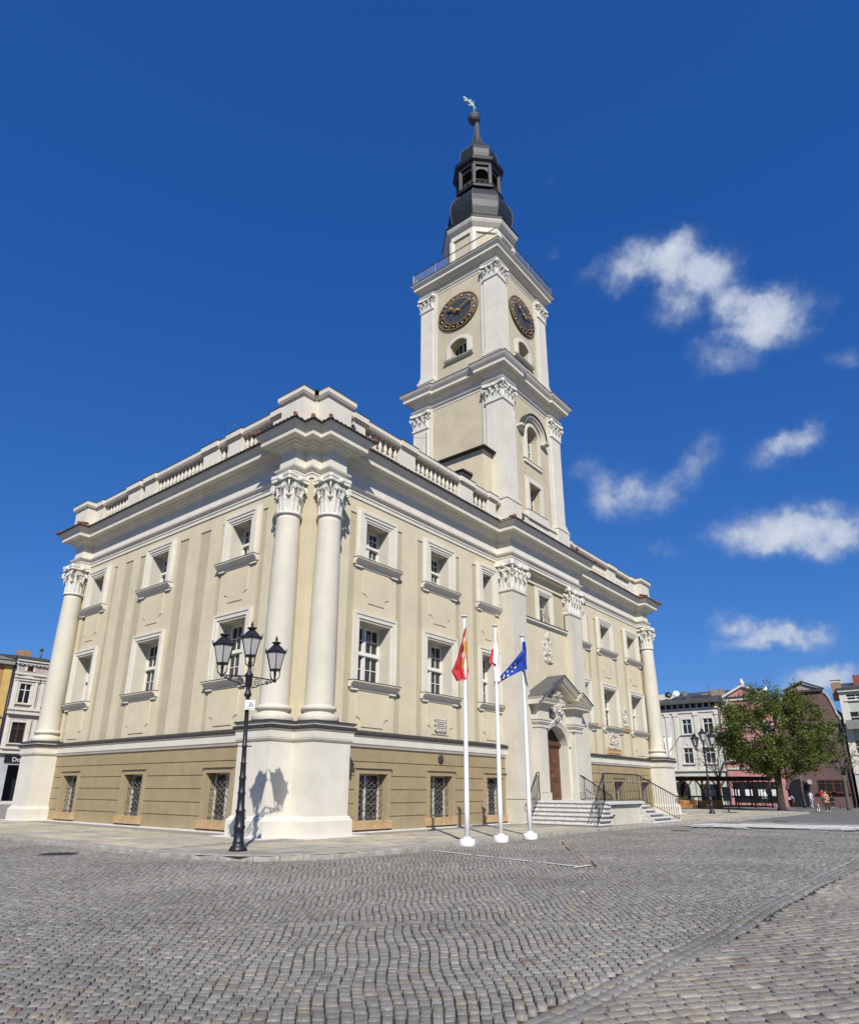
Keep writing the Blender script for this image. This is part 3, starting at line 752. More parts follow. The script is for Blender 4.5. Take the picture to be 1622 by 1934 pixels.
    for s in (-1, 1):
        def sl(y0_, y1_, zo0, zo1, t0=0., t1=1., mb=m_, mi=0):
            xa = CX + s * hwP * (1 - t0); xb = CX + s * hwP * (1 - t1); z0a = ze + (za - ze) * t0; z0b = ze + (za - ze) * t1
            mb.prism([(xa, z0a + zo0), (xb, z0b + zo0), (xb, z0b + zo1), (xa, z0a + zo1)], y0_, y1_, 'y', mi)
        for (t0, t1, fw) in ((0., .42, 0), (.42, 1., .22)):
            sl(yF + .02 + fw, PY, -.36, -.24, t0, t1); sl(yF - .1 + fw, PY, -.24, -.18, t0, t1); sl(yF - .16 + fw, PY, -.18, -.06, t0, t1); sl(yF - .24 + fw, PY, -.06, .02, t0, t1)
            sl(yF - .30 + fw, PY, .02, .075, t0, t1, rf)
    m_.build('pediment', M['white2'], H); rf.build('pediment_roof', M['lead'], H)
    relief(1.75, 1.72, 5, 'crest', .3).build('carved_crest', M['relief'], H, (CX - .02, PW_ - .12, 5.2))
    relief(1.35, 1.95, 9, 'arms', .2).build('carved_crest', M['relief'], H, (CX + .18, PY, 8.5))
    # pilasters
    for k, (a, b) in enumerate((P1, P2)):
        m_ = MB(); m_.box(a, b, RY, .0, 1.4, 12.02)
        m_.box(a - .09, b + (.09 if k else .0), RY - .09, 0, -.02, 1.15); 
        for z0, z1, e in ((1.15, 1.22, .12), (1.22, 1.32, .07), (1.32, 1.4, .04)): m_.box(a - e, b + (e if k else 0), RY - e, 0, z0, z1)
        o = m_.build('pilaster', M['white2'], H); capital_square(a, b, RY, .0, 12.15, 13.72).build('capital', M['capital'], o)
    m_ = MB(); m_.box(RX0 + .2, RX1 - .2, RY + .05, 0, 13.6, 13.9); m_.build('bay_lintel', CR, H)
    # ledge below the upper window + window
    m_ = MB(); m_.box(P1[1], P2[0], PY - .16, PY, 10.76, 10.88); m_.box(P1[1], P2[0], PY - .19, PY, 10.88, 10.915, 1); m_.box(P1[1], P2[0], PY - .09, PY, 10.68, 10.76); m_.build('bay_ledge', [WH, M['blackcap']], H)
    m_ = MB(); m_.box(P1[1], P2[0], PY - .05, PY, 13.1, 13.16); m_.build('bay_fillet', WH, H)
    mb = MB()
    for x in (-.62, .56): mb.box(x, x + .06, .4, .48, 0, 1.65)
    mb.box(-.56, .56, .4, .48, 1.59, 1.65); mb.box(-.04, .04, .4, .48, 0, 1.59); mb.box(-.56, -.04, .4, .48, .98, 1.04); mb.box(.04, .56, .4, .48, .98, 1.04)
    w = mb.build('window', M['frame'], H, (CX, PY, 10.93)); g = MB(); g.poly([(-.62, .46, 0), (.62, .46, 0), (.62, .46, 1.65), (-.62, .46, 1.65)]); g.build('pane', M['glass'], w)
    surround_rect(1.24, 1.65, .44, .36, [(1., .08), (.72, .12), (.5, .09), (.25, .05)]).build('window_surround', WH, w)
    gr = MB()
    for k in range(7): x = -.54 + k * .18; gr.tube([(x, .08, .0), (x - .06 * math.sin(k), -.02, .25), (x, -.06, .4), (x, .06, .62), (x, .1, 1.65)], .011, 4)
    for z in (.1, .6, 1.1): gr.tube([(-.6, .08, z), (.6, .08, z)], .011, 4)
    for k in range(6):
        c = (-.45 + k * .18, .0, .36); gr.tube([(c[0] + .07 * math.cos(q), c[1] - .05, c[2] + .1 * math.sin(q)) for q in np.linspace(0, 2 * PI, 10)], .01, 4)
    gr.build('grille', M['grille'], w)
    # ---------------- staircase
    m_ = MB(); yF = -4.88
    for k in range(6):
        z = 1.05 - .19 * (5 - k); x = 14.12 + .21 * k; 
        m_.bbox(x, 15.6, yF - .02 * (5 - k) - .05, RY - .01, z - .07, z, .03); m_.box(x + .06, 15.55, yF + .03, RY - .03, z - .19, z - .07)
    m_.bbox(15.38, 19.7, yF - .1, RY - .005, .93, 1.052, .035)
    m_.bbox(15.5, 20.6, RY - .02, PW_ - .0 if False else -.36, .9, 1.06, .01)
    for k in range(1, 6):
        z = 1.05 - .19 * k; xe = 19.55 + .56 * k; ye = yF - .2 * k
        m_.bbox(19.3, xe, ye, RY - .02, z - .07, z, .03); m_.box(19.3, xe - .1, ye + .14, RY - .03, max(-.1, z - .19), z - .07)
    st = m_.build('staircase', M['step'], H)
    m_ = MB(); fr = fr_front(yF + .07)
    # side wall with arched head line and vent opening
    fbx = []
    def arch_z(x): t = (x - 14.45) / 5.1; return .55 + .34 * math.sin(PI * min(1, max(0, t * .9 + .05))) ** .6
    xs = [14.5, 15.4, 16.32, 17.3, 18.3, 19.3, 20.0, 20.9, 21.6]
    tops = [.55, .74, .83, .87, .88, .86, .66, .36, .12]
    for k in range(len(xs) - 1):
        lo = .46 if k == 1 else -.06
        m_.poly([fr(xs[k], 0 if k < 5 else .0, lo), fr(xs[k + 1], 0, lo), fr(xs[k + 1], 0, tops[k + 1]), fr(xs[k], 0, tops[k])])
    for a, b in (((15.4, -.06), (15.4, .46)), ((15.4, .46), (16.32, .46)), ((16.32, .46), (16.32, -.06))): m_.poly([fr(a[0], 0, a[1]), fr(b[0], 0, b[1]), fr(b[0], -.5, b[1]), fr(a[0], -.5, a[1])])
    m_.poly([fr(15.4, -.5, -.06), fr(16.32, -.5, -.06), fr(16.32, -.5, .46), fr(15.4, -.5, .46)], 1)
    m_.poly([(14.5, yF + .12, .5), (21, yF + .12, .5), (20.0, yF + .12, .93), (14.9, yF + .12, .93)], 0)
    m_.build('staircase_wall', [M['white2'], M['glass']], H)
    # railings
    def rail(pts_top, pts_bot, nm, scroll=None, post=1):
        m_ = MB(); n = len(pts_top)
        m_.tube(pts_top, .03, 6); m_.tube(pts_bot, .016, 5)
        for a in range(n - 1):
            A, B, C, D = Vector(pts_top[a]), Vector(pts_top[a + 1]), Vector(pts_bot[a]), Vector(pts_bot[a + 1])
            k = max(1, int((B - A).length / .19))
            for q in range(k + 1): m_.tube([A.lerp(B, q / k), C.lerp(D, q / k)], .013 if q not in (0,) else .022, 5)
        if scroll:
            c, d = Vector(scroll[0]), Vector(scroll[1])
            m_.tube([c + d * (.2 * math.sin(t) * (1 - t / 9)) + Vector((0, 0, -.17 + .2 * math.cos(t) * (1 - t / 9))) for t in np.linspace(-.3, 6.6, 20)], .024, 6)
        return m_.build(nm, M['iron'], H)
    yr = yF - .02
    rail([(14.95, yr, 2.3), (15.1, yr, 2.36), (19.25, yr, 2.36), (19.6, yr, 2.28), (22.1, yr - .95, 1.27)], [(14.95, yr, 1.12), (15.1, yr, 1.12), (19.25, yr, 1.12), (19.6, yr, 1.12), (22.1, yr - .95, .14)], 'railing', ((22.12, yr - .96, 1.28), (.93, -.36, 0)))
    rail([(14.95, yr - .04, 2.3), (14.15, yr - .08, 1.55), (13.85, yr - .1, 1.15)], [(14.95, yr - .04, 1.14), (14.15, yr - .08, .3), (13.85, yr - .1, .1)], 'railing', ((13.83, yr - .1, 1.1), (-1, 0, 0)))
    rail([(15.4, RY - .25, 2.45), (15.1, RY - .28, 2.4), (13.95, RY - .45, 1.3)], [(15.4, RY - .25, 1.12), (15.1, RY - .28, 1.1), (13.95, RY - .45, .08)], 'railing', ((13.93, RY - .45, 1.28), (-1, 0, 0)))
    rail([(19.9, RY - .3, 2.4), (20.3, RY - .35, 2.3), (23.2, RY - .6, 1.3)], [(19.9, RY - .3, 1.12), (20.3, RY - .35, 1.05), (23.2, RY - .6, .1)], 'railing', ((23.2, RY - .6, 1.28), (1, 0, 0)))

# ------------------------------------------------------------------ clock tower
def build_tower(H):
    CR, WH = M['towercream'], M['white']
    cx, cy = 18.0, 3.05; hx, hy = 3.7, 3.6
    X0, X1, Y0_, Y1_ = cx - hx, cx + hx, cy - hy, cy + hy
    def tower_fr(f, ox, oy):
        return {'F': lambda u, w, z: (u, oy - w, z), 'L': lambda u, w, z: (ox - w, u, z)}[f]
    # ---- lower stage
    m_ = MB(); rec = .16; z0, z1 = 16.0, 26.4
    frF = tower_fr('F', 0, Y0_ + rec); frL = tower_fr('L', X0 + rec, 0)
    AC = cx - .08; aw = .72
    arc = arc_pts(AC, aw, 23.45, aw, 14)
    wall_sheet(m_, frF, X0 + rec, X1, z0, z1, [(AC - aw, AC + aw, 21.6, 24.2, .0001), (AC - .72, AC + .72, 17.92, 19.95, .6)])
    top = [(AC + aw * (1 - 2 * k / 14), 24.2) for k in range(15)]
    for k in range(14): m_.poly([frF(arc[k][0], 0, arc[k][1]), frF(top[k][0], 0, 24.2), frF(top[k + 1][0], 0, 24.2), frF(arc[k + 1][0], 0, arc[k + 1][1])])
    pr = [(AC + aw, 21.6)] + arc + [(AC - aw, 21.6), (AC + aw, 21.6)]
    for a, b in zip(pr, pr[1:]): m_.poly([frF(a[0], 0, a[1]), frF(b[0], 0, b[1]), frF(b[0], -.6, b[1]), frF(a[0], -.6, a[1])])
    wall_sheet(m_, frL, Y0_ + rec, Y1_, z0, z1)
    m_.poly([(X1, Y0_ + rec, z0), (X1, Y1_, z0), (X1, Y1_, z1), (X1, Y0_ + rec, z1)]); m_.poly([(X0 + rec, Y1_, z0), (X1, Y1_, z0), (X1, Y1_, z1), (X0 + rec, Y1_, z1)])
    m_.build('tower_wall', CR, H)
    pw = 1.25
    def pillar(x0, x1, y0, y1, zb0, zb1, zc0, zc1, base):
        m_ = MB(); m_.box(x0, x1, y0, y1, zb1, zc0 - .18)
        for z0_, z1_, e in base: m_.box(x0 - e, x1 + e, y0 - e, y1 + e, z0_, z1_)
        o = m_.build('tower_pilaster', WH, H); capital_square(x0, x1, y0, y1, zc0, zc1).build('capital', M['capital'], o)
        # thin inner strips beside the pillar
        return o
    baseL = ((15.9, 17.75, .16), (17.75, 17.85, .2), (17.85, 18.0, .14), (18.0, 18.2, .08), (18.2, 18.35, .04))
    for (a, b) in ((X0, X0 + pw), (X1 - pw, X1)): pillar(a, b, Y0_, Y0_ + pw, 15.9, 18.3, 24.75, 25.9, baseL)
    pillar(X0, X0 + pw * .9, Y1_ - pw, Y1_, 15.9, 18.3, 24.75, 25.9, baseL)
    m_ = MB()
    m_.box(X0 + pw, X0 + pw + .28, Y0_ + .08, Y0_ + rec + .02, 17, 26.2); m_.box(X1 - pw - .28, X1 - pw, Y0_ + .08, Y0_ + rec + .02, 17, 26.2)
    m_.box(X0 + .08, X0 + rec + .02, Y0_ + pw, Y0_ + pw + .3, 17, 26.2); m_.box(X0 + .08, X0 + rec + .02, Y1_ - pw - .3, Y1_ - pw, 17, 26.2)
    m_.build('tower_pilaster_strip', WH, H)
    # base panel across the front between the pedestals
    m_ = MB(); m_.box(X0 + pw, X1 - pw, Y0_ - .02, Y0_ + rec, 16, 17.35); m_.box(X0 + pw, X1 - pw, Y0_ - .1, Y0_ + rec, 17.35, 17.5); m_.box(AC - 1.25, AC + 1.25, Y0_ - .14, Y0_ + rec, 17.3, 17.78); m_.build('tower_base_course', WH, H)
    def ring_outline(hx_, hy_, rs, p):   # outline with ressauts over the pillars
        a, b, c, d = cx - hx_, cx + hx_, cy - hy_, cy + hy_
        return [(a, d), (a - p, d) if False else (a, d), ]
    def broken(hx_, hy_, pw_, p):
        a, b, c, d = cx - hx_, cx + hx_, cy - hy_, cy + hy_
        return [(a, c), (a + pw_, c), (a + pw_, c + p), (b - pw_, c + p), (b - pw_, c), (b, c), (b, d), (a, d), (a, d - pw_), (a + p, d - pw_), (a + p, c + pw_), (a, c + pw_)]
    m_ = MB(); m_.sweep(broken(hx, hy, pw + .05, .16), [(-.1, 25.88), (.03, 25.88), (.03, 26.0), (.06, 26.02), (.13, 26.1), (.15, 26.16), (.02, 26.2), (.0, 26.55), (.1, 26.6), (.2, 26.7), (.26, 26.74), (.28, 26.8), (.5, 26.84), (.52, 26.86), (.52, 27.06), (.56, 27.1), (.66, 27.24), (.72, 27.36), (.74, 27.42)], closed=True)
    m_.sweep(broken(hx, hy, pw + .05, .16), [(.74, 27.42), (.76, 27.43), (.76, 27.47), (.2, 27.66), (-.6, 28.0)], closed=True, mi=1)
    m_.build('tower_cornice', [WH, M['blackcap']], H)
    # ---- front windows, lower stage
    def tower_window(loc, ow, oh, rise, sw, rz, hood=False, muntin=3, sill=True, steps=((1., .07), (.6, .12))):
        mb = MB(); D = .5; A = arc_pts(0, ow / 2, oh - rise, rise, 12) if rise else [(ow / 2, oh), (-ow / 2, oh)]
        def bar(x0, x1, z0, z1, y=D): mb.box(x0, x1, y - .03, y + .04, z0, z1)
        x = ow / 2; bar(-x, -x + .07, 0, oh - rise); bar(x - .07, x, 0, oh - rise); bar(-.05, .05, 0, oh - .02); bar(-x + .07, -.05, 0, .07); bar(.05, x - .07, 0, .07)
        for k in range(1, muntin): bar(-x + .07, -.05, (oh - rise * .5) * k / muntin - .02, (oh - rise * .5) * k / muntin + .02, D + .01); bar(.05, x - .07, (oh - rise * .5) * k / muntin - .02, (oh - rise * .5) * k / muntin + .02, D + .01)
        for s in (-1, 1): bar(s * x * .52 - .015, s * x * .52 + .015, .07, oh - rise * .6, D + .012)
        if rise:
            B = arc_pts(0, x - .07, oh - rise, rise - .05, 12)
            for k in range(12): mb.prism([A[k], A[k + 1], B[k + 1], B[k]], D - .03, D + .04, 'y')
        else: bar(-x + .07, x - .07, oh - .07, oh)
        w = mb.build('window', M['frame'], H, loc, rz)
        g = MB(); g.poly([(-x, D + .03, 0), (x, D + .03, 0)] + [(p[0], D + .03, p[1]) for p in A]); g.build('pane', M['glass'], w, recalc=False)
        s_ = MB(); st = list(steps)
        for k, (f, pr_) in enumerate(st):
            f2 = st[k + 1][0] if k + 1 < len(st) else 0
            if rise:
                A1 = arc_pts(0, x + sw * f, oh - rise, rise + sw * f * .8, 14); B1 = arc_pts(0, x + sw * f2, oh - rise, rise + sw * f2 * .8, 14)
                for q in range(14): s_.prism([A1[q], A1[q + 1], B1[q + 1], B1[q]], -pr_, 0, 'y')
                for s in (-1, 1):
                    a, b = sorted((s * (x + sw * f2), s * (x + sw * f))); s_.box(a, b, -pr_, 0, 0, oh - rise)
            else:
                s_.box(-x - sw * f, -x - sw * f2, -pr_, 0, -sw * f * .0, oh + sw * f); s_.box(x + sw * f2, x + sw * f, -pr_, 0, 0, oh + sw * f); s_.box(-x - sw * f2, x + sw * f2, -pr_, 0, oh + sw * f2, oh + sw * f)
        s_.build('window_surround', WH, w)
        if sill:
            l = MB(); hw = x + sw + .12
            l.prism([(0, 0), (-.22, 0), (-.22, -.05), (-.14, -.1), (-.06, -.16), (0, -.16)], -hw, hw, 'x'); l.box(-hw - .01, hw + .01, -.235, 0, 0.001, .03, 1); l.build('sill', [WH, M['blackcap']], w)
        return w
    yF = Y0_ + rec
    w = tower_window((AC, yF, 21.6), aw * 2, 2.57, aw, .34, 0, sill=False, muntin=4)
    l = MB(); l.box(-1.12, 1.12, -.1, 0, -.3, -.06); l.box(-1.2, 1.2, -.14, 0, -.06, 0.0); l.build('sill', WH, w)
    hd = MB(); n = 16
    for (q0, q1, pr_) in ((.42, .58, .2), (.58, .72, .32), (.72, .80, .4)):
        A = arc_pts(AC, aw + q0, 23.45, aw + q0, n); B = arc_pts(AC, aw + q1, 23.45, aw + q1, n)
        for k in range(n): hd.prism([A[k], A[k + 1], B[k + 1], B[k]], yF - pr_, yF, 'y', 0 if q1 < .75 else 1)
        for s in (-1, 1):
            a, b = sorted((AC + s * (aw + q0 - .02), AC + s * (aw + q1 + .3))); hd.box(a, b, yF - pr_, yF, 23.45 - .12 + (q0 - .42) * .5, 23.45 + (q0 - .42) * .6)
    hd.build('window_hood', [WH, M['blackcap']], H)
    tower_window((AC + .02, yF, 17.92), 1.44, 2.03, 0, .36, 0, muntin=4)
    # ---- upper stage
    ux, uy = 3.3, 3.3; cyu = 3.1
    x0, x1, y0, y1 = cx - ux, cx + ux, cyu - uy, cyu + uy; rc = .14; z0, z1 = 27.4, 36.4
    m_ = MB(); frF = tower_fr('F', 0, y0 + rc); frL = tower_fr('L', x0 + rc, 0); ow, oh, rise = 1.42, 1.45, .36; zb = 29.5; uF, uL = cx - .05, cyu
    for fr, uc, lo, hi in ((frF, uF, x0 + rc, x1), (frL, uL, y0 + rc, y1)):
        A = arc_pts(uc, ow / 2, zb + oh - rise, rise, 10)
        wall_sheet(m_, fr, lo, hi, z0, z1, [(uc - ow / 2, uc + ow / 2, zb, zb + oh, .0001)])
        for k in range(10):
            t0, t1 = uc + ow / 2 * (1 - 2 * k / 10), uc + ow / 2 * (1 - 2 * (k + 1) / 10)
            m_.poly([fr(A[k][0], 0, A[k][1]), fr(t0, 0, zb + oh), fr(t1, 0, zb + oh), fr(A[k + 1][0], 0, A[k + 1][1])])
        pr = [(uc + ow / 2, zb)] + A + [(uc - ow / 2, zb), (uc + ow / 2, zb)]
        for a, b in zip(pr, pr[1:]): m_.poly([fr(a[0], 0, a[1]), fr(b[0], 0, b[1]), fr(b[0], -.6, b[1]), fr(a[0], -.6, a[1])])
    m_.poly([(x1, y0 + rc, z0), (x1, y1, z0), (x1, y1, z1), (x1, y0 + rc, z1)]); m_.poly([(x0 + rc, y1, z0), (x1, y1, z0), (x1, y1, z1), (x0 + rc, y1, z1)])
    m_.build('tower_wall', CR, H)
    tower_window((uF, y0 + rc, zb), ow, oh, rise, .36, 0, muntin=2); tower_window((x0 + rc, uL, zb), ow, oh, rise, .36, -PI / 2, muntin=2)
    pu = 1.1; baseU = ((27.5, 28.45, .14), (28.45, 28.62, .18), (28.62, 28.8, .11), (28.8, 28.98, .06), (28.98, 29.08, .03))
    for (a, b) in ((x0, x0 + pu), (x1 - pu, x1)): pillar(a, b, y0, y0 + pu, 27.5, 29.0, 34.75, 35.75, baseU)
    pillar(x0, x0 + pu * .9, y1 - pu, y1, 27.5, 29.0, 34.75, 35.75, baseU)
    m_ = MB()
    m_.box(x0 + pu, x0 + pu + .3, y0 + .07, y0 + rc + .02, 28, 36.2); m_.box(x1 - pu - .3, x1 - pu, y0 + .07, y0 + rc + .02, 28, 36.2)
    m_.box(x0 + .07, x0 + rc + .02, y0 + pu, y0 + pu + .3, 28, 36.2); m_.box(x0 + .07, x0 + rc + .02, y1 - pu - .3, y1 - pu, 28, 36.2); m_.build('tower_pilaster_strip', WH, H)
    def broken2(hx_, hy_, pw_, p):
        a, b, c, d = cx - hx_, cx + hx_, cyu - hy_, cyu + hy_
        return [(a, c), (a + pw_, c), (a + pw_, c + p), (b - pw_, c + p), (b - pw_, c), (b, c), (b, d), (a, d), (a, d - pw_), (a + p, d - pw_), (a + p, c + pw_), (a, c + pw_)]
    m_ = MB(); m_.sweep(broken2(ux, uy, pu + .05, .14), [(-.1, 35.73), (.03, 35.73), (.03, 35.86), (.08, 35.9), (.13, 36.02), (.02, 36.05), (0, 36.4)], closed=True)
    sq = lambda e: [(cx - ux - e, cyu - uy - e), (cx + ux + e, cyu - uy - e), (cx + ux + e, cyu + uy + e), (cx - ux - e, cyu + uy + e)]
    m_.sweep(sq(0), [(-.3, 36.36), (.06, 36.38), (.2, 36.48), (.36, 36.56), (.38, 36.58), (.38, 36.78), (.42, 36.8), (.56, 36.98), (.58, 37.06)], closed=True)
    m_.sweep(sq(0), [(.58, 37.06), (.6, 37.06), (.6, 37.12), (-.4, 37.16), (-3.2, 37.2)], closed=True, mi=1)
    m_.build('tower_cornice', [WH, M['blackcap']], H)
    # gallery railing
    m_ = MB(); g = ux + .42; C4 = [(cx - g, cyu - g), (cx + g, cyu - g), (cx + g, cyu + g), (cx - g, cyu + g)]
    for k in range(4):
        A, B = Vector(C4[k]), Vector(C4[(k + 1) % 4]); L = (B - A).length; n = int(L / .17)
        for z in (37.22, 38.02, 38.1): m_.tube([(A.x, A.y, z), (B.x, B.y, z)], .025 if z > 38.05 else .016, 5)
        for q in range(n):
            p = A.lerp(B, q / n); m_.tube([(p.x, p.y, 37.14), (p.x, p.y, 38.1)], .03 if q == 0 else (.022 if q % 12 == 0 else .012), 4, sm=False)
    m_.build('gallery_railing', M['iron'], H)
    # ---- clocks
    def clock(loc, rz):
        R, KZ = 1.70, .835
        b = MB(); b.lathe([(R * .99, 0), (R * .99, .1), (0, .1)], n=48); face = b.build('clock_face', M['dialring'], H, loc, (PI / 2, 0, rz)); face.scale = (1, KZ, 1)
        d = MB(); d.lathe([(R * .655, .1), (R * .655, .125), (0, .125)], n=40, sm=False); d.build('dial', M['dial'], face)
        r_ = MB()
        for rr, w in ((.985, .035), (.685, .03)):
            N = 56
            for k in range(N):
                a0, a1 = 2 * PI * k / N, 2 * PI * (k + 1) / N
                r_.poly([(R * q * math.cos(a), R * q * math.sin(a), .135) for a, q in ((a0, rr - w / 2), (a1, rr - w / 2), (a1, rr + w / 2), (a0, rr + w / 2))])
        r_.build('clock_ring', M['gold'], face, recalc=False)
        nm = ['XII', 'I', 'II', 'III', 'IIII', 'V', 'VI', 'VII', 'VIII', 'IX', 'X', 'XI']
        t_ = MB(); dm = MB()
        for h in range(12):
            a = PI / 2 - 2 * PI * h / 12; txt = nm[h]; hh = R * .24; wd = [R * (.05 if c == 'I' else .105) for c in txt]; x = -sum(wd) / 2
            sub = MB()
            for c, w in zip(txt, wd): stroke_text(sub, c, x, 0, hh, w, 0, 0, R * .02); x += w
            rot = a - PI / 2
            base = len(t_.v)
            for (vx, vy, vz) in sub.v:
                px, py = vx, R * .715 + vz
                t_.v.append((px * math.cos(rot) - py * math.sin(rot), px * math.sin(rot) + py * math.cos(rot), .14))
            for f in sub.f: t_.F([base + q for q in f], 0)
            a2 = a - PI / 12; cxx, cyy = R * .835 * math.cos(a2), R * .835 * math.sin(a2); s = R * .06
            dm.poly([(cxx + s * math.cos(a2 + q) * (1 if k % 2 else .7), cyy + s * math.sin(a2 + q) * (1 if k % 2 else .7), .14) for k, q in enumerate((0, PI / 2, PI, 3 * PI / 2))])
            for sg in (-1, 1):
                a3 = a - PI / 12 + sg * PI / 12 * .62
        t_.build('clock_numerals', M['gold'], face, recalc=False); dm.build('clock_diamonds', M['capital'], face, recalc=False)
        def hand(ang, L, nm_, orn):
            h = MB(); w = R * .022; h.T = Matrix.Rotation(ang, 4, 'Z')
            h.box(-w, w, -R * .14, L, .26, .29)
            if orn:
                h.ball((0, L * .62, .275), R * .07, 8, 5, sc=(1.6, .8, .4)); h.prism([(-w * 3.4, L * .72), (w * 3.4, L * .72), (0, L * 1.02)], .26, .29, 'z'); h.ball((0, -R * .16, .275), R * .05, 6, 4, sc=(1.4, 1, .4))
            else: h.prism([(-w * 2, L * .9), (w * 2, L * .9), (0, L * 1.08)], .26, .29, 'z')
            h.build(nm_, M['gold'], face)
        hand(2 * PI * (1 - (10 + 12 / 60) / 12), R * .6, 'hour_hand', True); hand(-2 * PI * 11.5 / 60, R * .86, 'minute_hand', False)
        hb = MB(); hb.lathe([(R * .05, .12), (R * .05, .31), (0, .32)], n=12); hb.build('clock_hub', M['gold'], face)
    clock((cx - .0, y0 + rc, 33.28), 0); clock((x0 + rc, cyu, 33.3), -PI / 2)
    # ---- octagonal drum, lantern and domes
    ox, oy = 17.78, 3.12; ph = PI / 8
    m_ = MB(); m_.lathe([(2.55, 37.0), (2.55, 40.6)], (ox, oy, 0), 8, ph, sm=False); m_.build('tower_drum', CR, H)
    m_ = MB()
    for k in range(8):
        a = ph + 2 * PI * k / 8; m_.lathe([(.30, 37.1), (.30, 40.3)], (ox + 2.4 * math.cos(a), oy + 2.4 * math.sin(a), 0), 8, a, sm=False)
    m_.lathe([(2.56, 40.28), (2.68, 40.3), (2.68, 40.42), (2.6, 40.45), (2.58, 40.8), (2.72, 40.95), (2.85, 41.1), (2.95, 41.3), (2.97, 41.42), (2.2, 41.5)], (ox, oy, 0), 8, ph, sm=False); m_.build('drum_cornice', WH, H)
    m_ = MB(); m_.lathe([(3.0, 41.4), (3.02, 41.55), (2.3, 41.95)], (ox, oy, 0), 8, ph, sm=False)
    m_.build('drum_roof_edge', M['darkwood'], H)
    prof = [(2.2, 41.75), (2.42, 42.25), (2.58, 42.9), (2.62, 43.5), (2.56, 44.05), (2.36, 44.6), (2.02, 45.1), (1.75, 45.4), (1.68, 45.5)]
    m_ = MB(); m_.lathe(prof, (ox, oy, 0), 8, ph, sm=False, uvs=True); m_.build('lower_dome', M['slate'], H)
    def ribs(prof, r):
        q = MB()
        for k in range(8):
            a = ph + 2 * PI * k / 8; q.tube([(ox + (rr + .01) * math.cos(a), oy + (rr + .01) * math.sin(a), z) for rr, z in prof], r, 5)
        return q.build('dome_ribs', M['greyst'], H)
    ribs(prof, .035)
    m_ = MB(); m_.lathe([(1.6, 45.45), (1.98, 45.5), (2.0, 45.65), (1.86, 45.75), (1.92, 45.87), (1.2, 45.91)], (ox, oy, 0), 8, ph, sm=False)
    m_.lathe([(1.55, 47.8), (1.8, 47.85), (1.86, 48.05), (2.05, 48.22), (2.12, 48.45), (2.0, 48.6), (1.45, 48.75), (0, 48.8)], (ox, oy, 0), 8, ph, sm=False); m_.build('lantern_cornice', M['darkwood'], H)
    m_ = MB(); gp = MB()
    Rl = 1.66
    for k in range(8):
        a = ph + 2 * PI * k / 8; a1 = a + PI / 4; A = Vector((ox + Rl * math.cos(a), oy + Rl * math.sin(a))); B = Vector((ox + Rl * math.cos(a1), oy + Rl * math.sin(a1)))
        gp.lathe([(.16, 45.82), (.16, 47.92)], (A.x, A.y, 0), 6, a, sm=False)
        # arch head
        n = 8; L = (B - A).length; t = (B - A).normalized(); nn = Vector((t.y, -t.x)); q0 = .12; half = L / 2 - q0; pts = arc_pts(0, half, 47.12, .42, n)
        for i in range(n):
            p0, p1 = pts[i], pts[i + 1]; mid = (A + B) / 2
            quad = []
            for (u, z) in ((p0[0], p0[1]), (p1[0], p1[1]), (p1[0], 47.92), (p0[0], 47.92)):
                P = mid - t * u; quad.append((P.x, P.y, z))
            m_.poly(quad)
        # low tracery rail
        for z in (45.94, 46.47): gp.tube([(A.x, A.y, z), (B.x, B.y, z)], .03, 4)
        for i in range(3):
            P = A.lerp(B, (i + .5) / 3); gp.tube([(P.x + t.x * .13 * math.cos(s), P.y + t.y * .13 * math.cos(s), 46.20 + .2 * math.sin(s)) for s in np.linspace(0, 2 * PI, 9)], .022, 4)
            if i: P = A.lerp(B, i / 3); gp.tube([(P.x, P.y, 45.92), (P.x, P.y, 46.47)], .022, 4)
    m_.build('lantern_arches', M['darkwood'], H); gp.build('lantern_posts', M['greyst'], H)
    m_ = MB(); m_.lathe([(1.45, 45.82), (1.45, 45.86), (0, 45.86)], (ox, oy, 0), 8, ph); m_.lathe([(.62, 46.42), (.6, 46.52), (.46, 46.72), (.38, 47.12), (.3, 47.32), (.12, 47.42), (.1, 47.82)], (ox, oy, 0), 14); m_.build('bell', M['greyst'], H)
    prof = [(1.46, 48.7), (1.58, 48.95), (1.66, 49.35), (1.66, 49.75), (1.55, 50.2), (1.28, 50.65), (.92, 51.1), (.60, 51.6), (.38, 52.2), (.24, 52.9), (.15, 53.8), (.12, 54.5)]
    m_ = MB(); m_.lathe(prof, (ox, oy, 0), 8, ph, sm=False, uvs=True); m_.build('upper_dome', M['slate'], H); ribs(prof, .03)
    sx, sy = ox - .12, oy + .14
    m_ = MB(); m_.ball((sx, sy, 54.92), .51, 20, 14, sc=(1, 1, 1.12)); m_.lathe([(.5, 54.88), (.53, 54.9), (.53, 54.95), (.5, 54.97)], (sx, sy, 0), 20); m_.build('finial_ball', M['greyst'], H)
    m_ = MB(); m_.tube([(sx, sy, 55.5), (sx - .03, sy + .03, 57.0)], [.05, .03], 6)
    # weather vane: curling leaf-and-figure plate
    dv = Vector((-.72, .69, 0)); B0 = Vector((sx - .03, sy + .03, 56.35))
    def vp(u, z): return B0 + dv * u + Vector((0, 0, z))
    m_.tube([vp(-.25, -.35), vp(0, .0), vp(.25, .35), vp(.5, .55), vp(.75, .85), vp(.85, 1.0)], [.05, .10, .13, .09, .13, .05], 6)
    m_.tube([vp(.1, .1), vp(.3, 0), vp(.45, .15)], [.06, .09, .03], 5); m_.tube([vp(.3, .4), vp(.2, .65), vp(.4, .8)], [.05, .08, .03], 5); m_.tube([vp(.5, .55), vp(.75, .5), vp(.8, .65)], [.05, .08, .03], 5)
